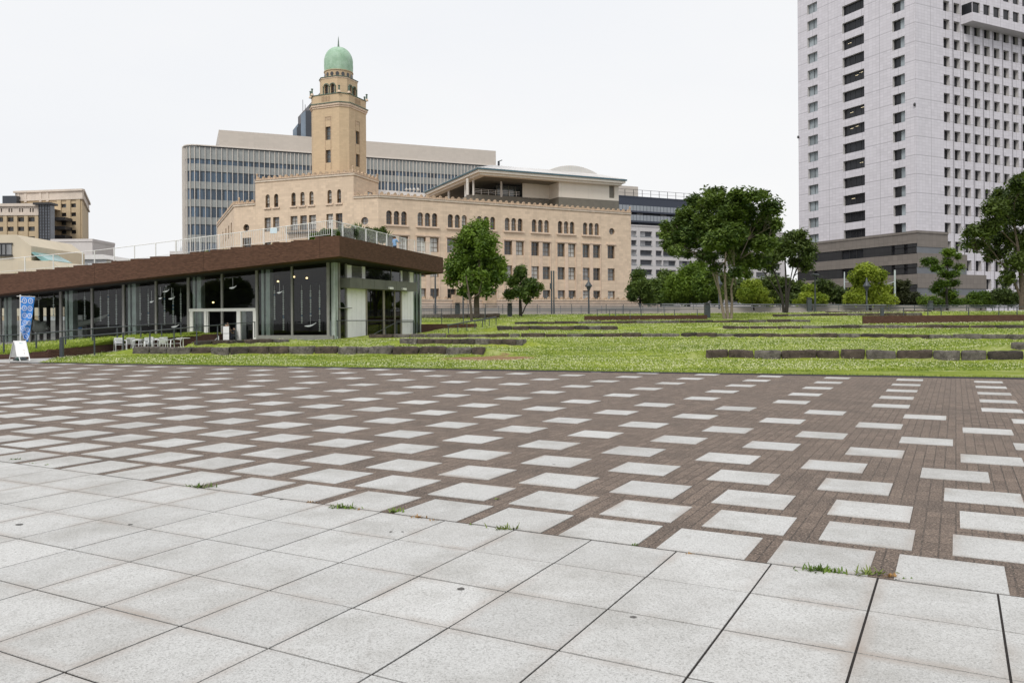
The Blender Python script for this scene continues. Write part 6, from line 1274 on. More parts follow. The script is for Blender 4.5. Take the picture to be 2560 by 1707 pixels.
tree('bright_shrub', 'small bright yellow green tree with a rounded top behind the grey guard rail', (2030, 768), 104, [(2025, 722, 22, 9), (2020, 740, 22, 10), (2048, 745, 22, 12), (2010, 755, 28, 9), (2050, 758, 20, 8)], L_bright, 180, 46, .18, [[(2030, 768, .1), (2028, 745, .08), (2025, 725, .05)]], m_barkd, sig=.42, fill=.4)
tree('bright_shrub', 'bright green spreading bush seen right behind the pale stems of the broad tree', (1885, 768), 104, [(1880, 712, 26, 16), (1870, 735, 32, 16), (1900, 735, 22, 16), (1885, 752, 38, 12), (1915, 752, 18, 10)], L_bright, 260, 46, .18, [[(1885, 768, .1), (1880, 740, .08), (1880, 720, .05)]], m_barkd, sig=.45, fill=.4)
tree('round_tree', 'dense round dark green tree behind the left side of the broad tree', (1722, 768), 112, [(1735, 690, 44, 34), (1700, 715, 42, 34), (1760, 715, 42, 36), (1680, 738, 32, 24), (1725, 735, 48, 28), (1780, 740, 30, 24), (1745, 668, 28, 14)], L_fresh, 560, 52, .22, [[(1722, 768, .25), (1722, 740, .2), (1725, 700, .1)]], m_barkd, sig=.6, fill=.4)
tree('dark_bush', 'very dark tree right next to the corner of the beige building', (1600, 768), 120, [(1595, 690, 20, 18), (1605, 720, 28, 28), (1585, 730, 20, 30), (1620, 745, 22, 18)], L_dark, 200, 44, .24, [[(1600, 768, .2), (1600, 720, .1)]], m_barkd, sig=.6, fill=.4)
tree('dark_bush', 'dark green tree between the beige building corner and the dense round tree', (1652, 768), 125, [(1665, 695, 26, 20), (1645, 720, 26, 24), (1665, 740, 30, 24), (1630, 748, 24, 16)], L_dark, 230, 44, .24, [[(1652, 768, .2), (1655, 720, .1)]], m_barkd, sig=.6, fill=.4)
tree('olive_bush', 'dark bushy tree behind the thin fanning stems', (1950, 768), 116, [(1940, 712, 46, 26), (1985, 725, 40, 26), (1920, 740, 40, 22), (1965, 748, 44, 18), (1840, 725, 40, 30), (1815, 700, 24, 24)], L_olive, 460, 46, .24, [[(1950, 768, .2), (1950, 730, .1)]], m_barkd, sig=.65, fill=.4)  # dark bushes, leaves in the plain olive leaf colour
tree('olive_bush', 'dark green bush left of the bright tree below the stone base', (2085, 768), 112, [(2060, 712, 30, 14), (2080, 735, 34, 22), (2110, 745, 26, 18), (2040, 740, 20, 14)], L_olive, 260, 44, .22, [[(2085, 768, .15), (2080, 740, .1)]], m_barkd, sig=.55, fill=.4)
tree('brown_shrub', 'brownish green shrub right of the thick pale pole', (2270, 768), 108, [(2255, 712, 24, 12), (2250, 735, 26, 16), (2280, 745, 26, 16), (2300, 755, 20, 10), (2240, 755, 20, 10)], L_brown, 240, 42, .2, [[(2265, 768, .12), (2260, 735, .06)]], m_barkd, sig=.5, fill=.45)
tree('hedge_bush', 'low green bush left of the pruned tree', (2335, 768), 104, [(2320, 752, 28, 12), (2345, 756, 28, 10)], L_fresh, 110, 44, .18, [[(2335, 770, .06), (2333, 755, .04)]], m_barkd, sig=.42, fill=.4)
tree('mound_bush', 'wide mounded green bush right of the pruned tree', (2452, 766), 104, [(2450, 742, 34, 14), (2420, 755, 26, 10), (2480, 752, 30, 12), (2450, 756, 40, 10)], L_fresh, 220, 44, .18, [[(2452, 768, .06), (2452, 750, .04)]], m_barkd, sig=.42, fill=.4)
tree('mound_bush', 'darker mounded bush under the tree at the right edge', (2520, 766), 102, [(2505, 735, 28, 14), (2530, 748, 34, 16), (2570, 745, 34, 20)], L_olive, 220, 44, .2, [[(2520, 768, .06), (2520, 745, .04)]], m_barkd, sig=.5, fill=.4)
tree('mound_bush', 'low bush in a gap between the pruned tree and the wide mounded bush', (2400, 768), 108, [(2395, 757, 34, 9), (2290, 762, 26, 6)], L_fresh, 100, 40, .18, [[(2400, 768, .05), (2400, 755, .03)]], m_barkd, sig=.4, fill=.4)
# trees on the harbour side behind the viewpoint (they mirror in the pavilion glass)
def mirror_tree(lab, px, pytop, pybot, w, D):
    k, q = ray(px, 760); g0 = Vector(gf.pt(gf.U(px), 0)[:2]); d = Vector((k, 1)).normalized(); nn = Vector(gf.n); r_ = d - 2 * d.dot(nn) * nn; P = g0 + r_ * D; tot = g0.length + D; cosf = 1 / math.sqrt(1 + k * k)
    h = (HY - pytop) / F * tot * cosf + EYE; hb = (HY - pybot) / F * tot * cosf + EYE; ww = w / F * tot * cosf; root = empty('harbour_tree', (P.x, P.y, 0), label=lab, category='tree', group='trees behind the viewpoint')
    n = 420; c = RS.normal(size=(n, 3)); c /= np.linalg.norm(c, axis=1)[:, None]; c *= RS.uniform(.5, 1, (n, 1)); C = np.array([P.x, P.y, (h + hb) / 2]) + c * np.array([ww / 2, ww / 2, (h - hb) / 2]); leaf_mesh(C, np.full((n, 1), .8), 24, .4, L_dark, root, RS.rand(n)); m = MB(); m.tube([(P.x, P.y, -.1), (P.x + .2, P.y, hb + 1), (P.x, P.y, h - 2)], [.3, .22, .1], 8); m.build('trunk', m_barkd, root)
for a in (('harbour tree mirrored in the glass above the entrance doors', 590, 696, 768, 66, 70), ('harbour tree mirrored between entrance and first bay', 545, 702, 768, 70, 66), ('harbour tree mirrored left of the entrance column', 445, 712, 775, 60, 75), ('harbour tree mirrored near the blue banner', 130, 745, 800, 90, 70), ('harbour tree mirrored beside the left columns', 205, 752, 800, 60, 80)): mirror_tree(*a)
# plants on the pavilion roof
def roofplant(label, x0, x1, yt, yb, Y, n, mat, spiky=False):
    lob = [(x0 + (x1 - x0) * (i + .5) / n, (yt + yb) / 2 + random.uniform(-3, 3), (x1 - x0) / n * .75, (yb - yt) / 2) for i in range(n)]
    return tree('roof_shrub', label, ((x0 + x1) / 2, yb), Y, lob, mat, 90 * n, 26, .10, [[((x0 + x1) / 2, yb, .05), ((x0 + x1) / 2, yt + 4, .02)]], m_barkd, sig=.2, cat='shrub', fill=.6, group='shrubs on the pavilion roof')
roofplant('grey green shrub behind the roof railing at the pavilion corner', 846, 890, 568, 600, 61, 3, leafmat('sage_leaf', (.05, .075, .04), (.14, .19, .10))); roofplant('wide sage shrub behind the side railing of the pavilion roof', 892, 965, 568, 612, 66, 4, L_olive)
roofplant('dark leafy shrub left of the pavilion roof corner', 805, 846, 574, 596, 58.6, 3, L_mid); roofplant('small shrub touching the steps of the roof left of the corner', 776, 806, 588, 598, 58.6, 2, L_fresh)
for i, (x, y) in enumerate(((895, 562), (930, 574), (958, 580))):
    b = at(x, y + 16, 66); r = empty('spiky_shrub', tuple(b), label=('spiky green plant top above the roof railing, %s' % ('nearest the corner', 'middle one', 'farthest right')[i]), category='shrub', group='spiky plants on the pavilion roof'); m = MB()
    for k in range(34): t = random.uniform(0, 6.28); l = random.uniform(.5, 1.0); e = random.uniform(.35, 1.2); d = Vector((math.cos(t) * math.cos(e), math.sin(t) * math.cos(e), math.sin(e))); s = Vector((-math.sin(t), math.cos(t), 0)) * .04; c = b + Vector((random.uniform(-.5, .5), random.uniform(-.3, .3), 0)); m.add([c - s, c + s, c + d * l * .6 + s * 1.3 + Vector((0, 0, .03)), c + d * l, c + d * l * .6 - s * 1.3], [(0, 1, 2, 3, 4)])
    m.build('leaves', M('yucca_leaf%d' % i, (.09, .16, .03), .6, .3, 6), r)
# fringe of grass along the stepped roof edge
m = MB(); u = ff.U(-150)
while u < ff.L - 4:
    if random.random() < .35:
        for k in range(6): q = Vector(ff.pt(u + random.uniform(-.2, .2), z_top(u) - .05, -random.uniform(.05, .4))); d = Vector((random.uniform(-.06, .06), random.uniform(-.06, .06), random.uniform(.08, .2))); s = Vector((.012, 0, 0)); m.add([q - s, q + s, q + d], [(0, 1, 2)])
    u += .22
m.build('roof_edge_grass', M('roof_grass', (.20, .26, .06), .9, .3, 3), None, label='thin grass sprouting along the stepped top of the pavilion roof edge', category='grass', kind='stuff')

# ------------------------------------------------------------------ grass blades, clover, weeds
def blades(name, P, h, w, mats, label, lean=.35, cat='grass', tints=None):
    N = len(P); az = RS.rand(N) * 2 * np.pi; s = np.stack([np.cos(az), np.sin(az), np.zeros(N)], 1) * (w * RS.uniform(.6, 1.4, N))[:, None]; d = RS.normal(0, lean, (N, 3)); d[:, 2] = 1; d *= (h * RS.uniform(.4, 1.25, N))[:, None]
    V = np.stack([P - s, P + s, P + d], 1).reshape(-1, 3).astype(np.float32)
    me = bpy.data.meshes.new(name); me.vertices.add(3 * N); me.vertices.foreach_set('co', V.ravel()); me.loops.add(3 * N); me.loops.foreach_set('vertex_index', np.arange(3 * N, dtype=np.int32)); me.polygons.add(N); me.polygons.foreach_set('loop_start', np.arange(0, 3 * N, 3, dtype=np.int32)); me.polygons.foreach_set('loop_total', np.full(N, 3, np.int32)); me.update(calc_edges=True)
    t = me.attributes.new('tint', 'FLOAT', 'FACE'); t.data.foreach_set('value', (RS.rand(N) if tints is None else tints).astype(np.float32)); me.materials.append(mats); o = bpy.data.objects.new(name, me); COL.objects.link(o); tag(o, label=label, category=cat, kind='stuff'); return o
m_blade = leafmat('grass_blade', (.13, .21, .026), (.44, .52, .10), .35)
def lawn_pts(N, y0=25, y1=97, pw=.75):
    out = []; tot = 0
    while tot < N:
        n = N * 2; t = RS.rand(n); Y = 24 + (y1 - 24) * t ** (1 / pw) if False else 24 * (y1 / 24) ** t; k = (RS.rand(n) * 1.5 - .62 + 0); X = k * Y
        e = EA[1] + (X - EA[0]) * ed.y / ed.x + .1; ok = (Y > e) & (X < 60)
        ok &= ~((X < -19.5) & (Y > 43)) & ~((X < -19.3 - (Y - 33.6) * .45)) & ~((Y > 57.5) & (X < -8.3 + (Y - 57.5) * .17) & (Y < 80))
        for s in SOIL:
            c, sn = math.cos(s[4]), math.sin(s[4]); a = (X - s[0]) * c + (Y - s[1]) * sn; b = -(X - s[0]) * sn + (Y - s[1]) * c; rr = (a / s[2]) ** 2 + (b / s[3]) ** 2; ok &= (rr > 1.0) | ((rr > .7) & (RS.rand(n) < .3))
        X, Y = X[ok], Y[ok]; out.append(np.stack([X, Y], 1)); tot += len(X)
    P = np.concatenate(out)[:N]; return np.column_stack([P, terrv(P[:, 0], P[:, 1]) + .015])
def patch(P, s, ph): return .5 + .5 * np.sin(P[:, 0] * s + ph + 2 * np.sin(P[:, 1] * s * .7)) * np.cos(P[:, 1] * s * 1.3 + ph + 1.5 * np.sin(P[:, 0] * s * .6))
GP = lawn_pts(150000); tt = np.clip(-.05 + .75 * patch(GP, .30, 1) * patch(GP, 1.1, 3) + .35 * patch(GP, .13, 6) + RS.normal(0, .25, len(GP)), 0, 1.1)
hh = .028 + .00055 * GP[:, 1]
blades('lawn_grass', GP, hh * (0.7 + .7 * patch(GP, 1.1, 5)), .012 + .0006 * GP[:, 1], m_blade, 'bright green grass with clover covering the terraced lawn', .55, tints=tt)
bkpts = []
for i in range(len(bk) - 1):
    for j in range(3):
        A0, B0, C0, D0 = [np.array(q) for q in (bk[i][j], bk[i + 1][j], bk[i + 1][j + 1], bk[i][j + 1])]; n = 1400; s = RS.rand(n, 1); t = RS.rand(n, 1); bkpts.append((1 - t) * ((1 - s) * A0 + s * B0) + t * ((1 - s) * D0 + s * C0))
bkp = np.concatenate(bkpts); blades('bank_grass', bkp, np.full(len(bkp), .12), .03, m_blade, 'grass bank between the brown ramp wall and the pavilion glass', .55)
# white clover heads, gathered in patches
CP = lawn_pts(110000); pm = patch(CP, .33, 2) * .6 + patch(CP, .95, 4) * .5; CP = CP[(pm + RS.normal(0, .12, len(CP))) > .46][:36000]; CP[:, 2] += .035 + .0006 * CP[:, 1]
m_clov = M('clover_head', (.66, .66, .42), .9, .15, 20)
n = len(CP); r_ = (.007 + .00026 * CP[:, 1])[:, None] * RS.uniform(.5, 1.5, (n, 1)); off = np.array([(1, 0, 0), (0, 1, 0), (-1, 0, 0), (0, -1, 0), (0, 0, .9)]); V = (CP[:, None, :] + off[None] * r_[:, None, :]).reshape(-1, 3)
idx = (np.arange(n)[:, None] * 5); fc = np.stack([idx + np.array([a, b, 4]) for a, b in ((0, 1), (1, 2), (2, 3), (3, 0))], 1).reshape(-1, 3); me = bpy.data.meshes.new('clover'); me.from_pydata(V.tolist(), [], fc.tolist()); me.materials.append(m_clov); o = bpy.data.objects.new('clover_flowers', me); COL.objects.link(o); tag(o, label='tiny white clover heads scattered in drifts over the lawn', category='clover', kind='stuff')
# taller tufts at stone feet and the lawn edge
ep = []
for pts, *_ in ROWS[:9]:
    for a, b in zip(pts[:-1], pts[1:]):
        f = Face(a, b); k = int(f.L * 34)
        for _ in range(k): u = random.uniform(-.3, f.L + .3); q = f.pt(u, 0, random.uniform(.03, .2)); ep.append((q[0], q[1], terr(q[0], q[1]) + .0))
for _ in range(9000): x = random.uniform(-19, 19); ep.append((x, edge_y(x) + .05 + abs(random.gauss(0, .09)) - (.10 if random.random() < .25 + .25 * math.sin(x * 2.3) else 0), .02))
ep = np.array(ep); blades('edge_grass', ep, np.full(len(ep), .065), .012, m_blade, 'longer grass growing at the feet of the stones and along the plaza edge', .4)
m_weed = leafmat('weed_leaf', (.06, .12, .015), (.22, .30, .04)); m_dry = M('dry_weed', (.34, .20, .07), .9, .25, 9)
WEEDS = [(470, 1217, .10, 12), (500, 1219, .16, 30), (775, 1257, .06, 10), (855, 1271, .13, 40), (872, 1273, .11, 26), (895, 1276, .05, 8), (984, 1281, .10, 26), (1045, 1295, .09, 18), (1091, 1302, .05, 8), (1262, 1324, .13, 34), (1243, 1151 + 97, .06, 8), (2048, 1428, .13, 60), (2072, 1431, .09, 30), (2098, 1435, .05, 12), (2166, 1437, .14, 36), (2223, 1443, .07, 16), (38, 1150, .09, 16), (83, 1159, .05, 8), (115, 1163, .05, 8), (2256, 1449, .05, 6), (1588, 1364, .05, 8), (1727, 1386, .04, 8), (1176, 1313, .04, 6)]
WL_names = {}
for i, (px, py, s, n) in enumerate(WEEDS):
    x, y = onground(px, py); m = MB()
    for k in range(n):
        t = random.uniform(0, 6.28); rr = abs(random.gauss(0, s * .35)); b = Vector((x + rr * 1.6 * math.cos(t), y + rr * .4 * math.sin(t), .004)); l = s * random.uniform(.2, .5); e = random.uniform(.25, 1.3); t2 = random.uniform(0, 6.28)
        d = Vector((math.cos(t2) * math.cos(e), math.sin(t2) * math.cos(e), math.sin(e))) * l; sv = Vector((-math.sin(t2), math.cos(t2), 0)) * .006; m.add([b - sv, b + sv, b + d * .55 + sv * .8 + Vector((0, 0, l * .08)), b + d, b + d * .55 - sv * .8 + Vector((0, 0, l * .08))], [(0, 1, 2, 3, 4)])
    big = {(500, 1219): 'green weed tuft at the left part of the joint between light slabs and brown paving', (855, 1271): 'wide green weed tuft in the joint left of centre', (2048, 1428): 'biggest green weed tuft, on the slab joint at lower right', (2166, 1437): 'upright weed at the dark gap between two slabs at lower right', (1262, 1324): 'green weed tuft in the joint near the centre', (984, 1281): 'weed tuft beside a brown strip just left of centre'}
    lab = big.get((px, py))
    o = m.build('weed_tuft', m_dry if (px in (775, 895, 1045, 2223, 1727, 1091)) else M('weed_green_%d' % i, random.choice(((.10, .17, .025), (.14, .22, .03), (.17, .22, .05))), .8, .3, 30), None, label=lab or 'tiny weed sprouting in the joint between the light slabs and the brown paving', category='weed')
    if not lab: o['group'] = 'tiny weeds in the paving joint'
# ------------------------------------------------------------------ street furniture at the left: A-board, banner, chairs, small things
AB = at(46, 904, 34.6); AB.z = 0; m_abw = M('aboard_white', (.80, .80, .80), .4, .03); m_abf = M('aboard_frame', (.66, .67, .68), .35, .05, metal=.3)
ab = empty('a_board_sign', tuple(AB), label='white folding A-board sign with small print standing at the plaza edge', category='sign board')
sc_ = 34.6 / F
def ABP(px, py, dy=0): q = at(px, py, AB.y + dy); return q
m = MB(); F0 = [ABP(42, 891.5, -.22), ABP(71, 891.5, -.18), ABP(63.5, 852, .25), ABP(35, 852, .25)]
m.add([tuple(p) for p in F0] + [tuple(p + Vector((0, .03, 0))) for p in F0], [(0, 1, 2, 3), (7, 6, 5, 4), (0, 4, 5, 1), (1, 5, 6, 2), (2, 6, 7, 3), (3, 7, 4, 0)]); m.build('front_panel', m_abw, ab)
m = MB(); Bk = [ABP(26, 893, .65), ABP(50, 893, .7), ABP(62, 852, .3), ABP(34.5, 852, .3)]; m.add([tuple(p) for p in Bk] + [tuple(p + Vector((0, .03, 0))) for p in Bk], [(0, 1, 2, 3), (7, 6, 5, 4), (0, 4, 5, 1), (1, 5, 6, 2), (2, 6, 7, 3), (3, 7, 4, 0)]); m.build('rear_panel', m_abf, ab)
for a, b in (((34.5, 852, .24), (51, 905, -.3)), ((64, 852, .24), (75, 902, -.26)), ((34, 852, .3), (23, 905, .7)), ((62, 852, .3), (50, 902, .8))):
    m = MB(); p0, p1 = ABP(*a), ABP(*b); p1.z = max(0.005, p1.z if p1.z < .1 else .01); m.tube([tuple(p0), tuple(p1)], .02, 6); m.build('leg', m_abf, ab)
def onpanel(s, t): a = F0[0].lerp(F0[1], s); b = F0[3].lerp(F0[2], s); return a.lerp(b, t) + Vector((0, -.012, 0))
def pquad(m, s0, s1, t0, t1): m.add([tuple(onpanel(s0, t0)), tuple(onpanel(s1, t0)), tuple(onpanel(s1, t1)), tuple(onpanel(s0, t1))], [(0, 1, 2, 3)])
m = MB()
for k in range(5): pquad(m, .42 + k * .07, .42 + k * .07 + .045, .82 + random.uniform(-.01, .01), .87 + random.uniform(-.01, .01))
m.build('blue_print', M('print_blue', (.05, .30, .36), .5), ab)
m = MB()
for k in range(3): pquad(m, .6 + k * .08, .6 + k * .08 + .03, .38 - k * .02, .44 + k * .01)
for k in range(3): pquad(m, .66, .80 - k * .03, .24 - k * .05, .26 - k * .05)
pquad(m, .15, .25, .08, .1); m.build('grey_print', M('print_grey', (.50, .45, .43), .6), ab)
m = MB(); q = ABP(46, 903, .2); m.lathe(q.x, q.y, [(0, .01), (.08, .01), (.09, .12), (.05, .18), (0, .2)], 12); m.build('weight', M('green_black_weight', (.02, .06, .05), .5), ab)
# banner on a pole
bn = at(51, 892, 35.6); fl = empty('banner_flag', (bn.x, bn.y, 0), label='tall blue banner printed with white ringed symbols on a white pole', category='banner')
m = MB(); tp_ = at(51, 737, 35.6); m.tube([(bn.x, bn.y, 0), tuple(tp_)], .028, 8); m.tube([tuple(at(42, 740.5, 35.6)), tuple(at(88, 742, 35.6))], .014, 6); m.build('pole', m_abw, fl)
m = MB(); m.lathe(bn.x, bn.y, [(0, .0), (.28, .0), (.28, .05), (.1, .2), (0, .22)], 14); m.build('base', m_rail, fl)
n = 24; L_ = [(52, 742), (52, 760), (53, 790), (52, 810), (51, 825), (56, 838), (63, 850), (66, 853)]; R_2 = [(87, 744), (84, 765), (81, 790), (78, 810), (75.5, 825), (73.5, 838), (71, 850), (69, 853)]
vs = []
for i in range(n + 1):
    y = 742 + (853 - 742) * i / n; xl = lerp([p[1] for p in L_], [p[0] for p in L_], y); xr = lerp([p[1] for p in R_2], [p[0] for p in R_2], y)
    for j in range(9): t = j / 8; x = xl + (xr - xl) * t; vs.append(at(x, y + t * 1.5, 35.6 - .03 + .09 * math.sin(i * .55 + j * .7) * (i / n)))
m = MB(); m.add([tuple(v) for v in vs], [(i * 9 + j, i * 9 + j + 1, (i + 1) * 9 + j + 1, (i + 1) * 9 + j) for i in range(n) for j in range(8)], 0, True); o = m.build('cloth', M('banner_blue', (.035, .22, .64), .75, .12, 6), fl); sol = o.modifiers.new('thickness', 'SOLIDIFY'); sol.thickness = .006
def cloth(x, y): 
    i = (y - 742) / 111 * n; xl = lerp([p[1] for p in L_], [p[0] for p in L_], y); xr = lerp([p[1] for p in R_2], [p[0] for p in R_2], y); j = (x - xl) / (xr - xl) * 8
    return at(x, y + j / 8 * 1.5, 35.6 - .03 + .09 * math.sin(i * .55 + j * .7) * (i / n) - .022)
RG = [(61, 751.5, 5.6), (76.5, 751.5, 5.6), (61, 770, 5.5), (75, 770, 5.3), (61.5, 788, 5.3), (74, 788.5, 5.3), (62, 806, 5.2), (72.5, 806, 4.6), (57, 820.5, 5.4), (68.5, 823.5, 5.0), (55, 833.5, 3.2), (64.5, 840.5, 7)]
m = MB()
for (x, y, r) in RG:
    k = 18; ro = []; ri = []
    for i in range(k): a = 2 * math.pi * i / k; rx = r * 1.12 if r < 6.5 else r; ro.append(tuple(cloth(x + rx * .98 * math.cos(a), y + r * 1.22 * math.sin(a)))); ri.append(tuple(cloth(x + rx * .78 * math.cos(a), y + r * .98 * math.sin(a))))
    m.add(ro + ri, [(i, (i + 1) % k, k + (i + 1) % k, k + i) for i in range(k)])
    for dx, dy, w, h in ((-.1, -.2, .26, .14), (.14, .15, .14, .26)): m.add([tuple(cloth(x + (dx + a * w) * r, y + (dy + b * h) * r * 1.2)) for a, b in ((-1, -.6), (.8, -1), (1, .7), (-.5, 1))], [(0, 1, 2, 3)])
m.build('white_symbols', m_abw, fl)
for y in (754, 771, 799, 823): m = MB(); a = at(51, y, 35.55); b = at(55, y + .5, 35.5); m.tube([tuple(a), tuple(b)], .016, 6); m.build('tie', m_abw, fl)
# aluminium armchairs and table on the terrace
m_alu = M('aluminium', (.72, .73, .74), .3, .06, metal=.35)
def arm_chair(loc, rot, label):
    r = empty('armchair', loc, label=label, category='chair', group='aluminium armchairs on the terrace'); r.rotation_euler = (0, 0, rot); WL[r.name] = (0, 0, 0)
    def T_(pts, name, rad=.014): m = MB(); m.tube(pts, rad, 6); o = m.build(name, m_alu, r); return o
    for s in (-1, 1):
        T_([(s * .27, -.26, 0), (s * .27, -.22, .62), (s * .27, -.1, .68), (s * .26, .2, .66), (s * .24, .3, .62)], 'arm_frame', .018); T_([(s * .24, .32, 0), (s * .23, .26, .45), (s * .2, .33, .74)], 'leg', .016)
    T_([(-.2, .33, .74), (0, .37, .76), (.2, .33, .74)], 'back_rim', .016)
    m = MB()
    for k in range(8): y = -.22 + k * .06; m.box(-.24, .24, y, y + .035, .43, .445)
    m.build('seat', m_alu, r); m = MB()
    for k in range(5): z = .5 + k * .065; m.hexa([(-.22, .27 + k * .012, z), (.22, .27 + k * .012, z), (.22, .28 + k * .012, z), (-.22, .28 + k * .012, z), (-.21, .28 + k * .012, z + .04), (.21, .28 + k * .012, z + .04), (.21, .29 + k * .012, z + .04), (-.21, .29 + k * .012, z + .04)])
    m.build('backrest', m_alu, r)
    return r
CH = [(300, 43.2, .7), (322, 44.4, -2.4), (344, 43.6, 2.2), (364, 44.8, -.6), (381, 43.8, 1.2), (402, 45.2, -2.2), (418, 44, 2.6), (438, 45.2, -1.2)]
src = None; zc_ = .0
words_ = ['leftmost aluminium armchair beside the brown wall', 'second aluminium armchair from the left on the terrace', 'third aluminium armchair from the left, behind the rail post', 'fourth aluminium armchair from the left', 'aluminium armchair in the middle of the row, fifth from the left', 'third aluminium armchair from the right end of the row', 'second aluminium armchair from the right end of the row', 'rightmost aluminium armchair beside the small table']
for (px, Y, rot), lab in zip(CH, words_):
    q = at(px, 870, Y)
    if src is None: src = arm_chair((q.x, q.y, zc_), rot, lab)
    else: copy_thing(src, (q.x, q.y, zc_), rot, lab)
for px, Y, lab in ((333, 45.2, 'round terrace table with pale top among the armchairs at the left'), (395, 46.2, 'round terrace table with pale top in the middle of the armchairs'), (458, 47, 'small pale terrace table right of the last armchair')):
    q = at(px, 870, Y); r = empty('terrace_table', (q.x, q.y, zc_), label=lab, category='table', group='pale tables on the terrace'); m = MB(); m.lathe(q.x, q.y, [(0, zc_ + .68), (.38, zc_ + .68), (.38, zc_ + .70), (0, zc_ + .70)], 20, smooth=False); m.build('table_top', m_abw, r); m = MB(); m.tube([(q.x, q.y, zc_), (q.x, q.y, zc_ + .7)], .03, 8); m.build('stem', m_alu, r); m = MB(); m.lathe(q.x, q.y, [(0, zc_), (.22, zc_), (.22, zc_ + .03), (0, zc_ + .05)], 14); m.build('base', m_alu, r)
# white menu board, rope barrier at the entrance
q = at(565, 848, 59.5); r = empty('menu_board', (q.x, q.y, .05), label='small white two-sheet notice stand in the pavilion doorway', category='sign board'); m = MB(); mf = Face((q.x - .2, q.y), (q.x + .2, q.y + .03)); m.fbox(mf, 0, .42, .78, 1.28, 0, .03); m.build('upper_sheet', m_abw, r); m = MB(); m.fbox(mf, 0, .42, .3, .75, 0, .03); m.build('lower_sheet', m_abw, r); m = MB(); m.fbox(mf, -.02, .44, .05, 1.3, -.04, -.003); m.build('stand', m_rail, r)
qa = at(521, 845, 58.5); qb = at(546, 843, 58.5); r = empty('rope_barrier', (qa.x, qa.y, .3), label='white rope barrier with two short posts at the pavilion door', category='barrier')
for k in (qa, qb): m = MB(); za, zb = at(521, 852, 58.5).z, at(521, 840, 58.5).z; m.tube([(k.x, k.y, za - .25), (k.x, k.y, zb)], .045, 8); m.build('post', m_abw, r)
m = MB(); m.tube([(qa.x + (qb.x - qa.x) * t, qa.y, zb - .05 - .26 * math.sin(math.pi * t)) for t in [i / 10 for i in range(11)]], .022, 6); m.build('rope', m_abw, r)
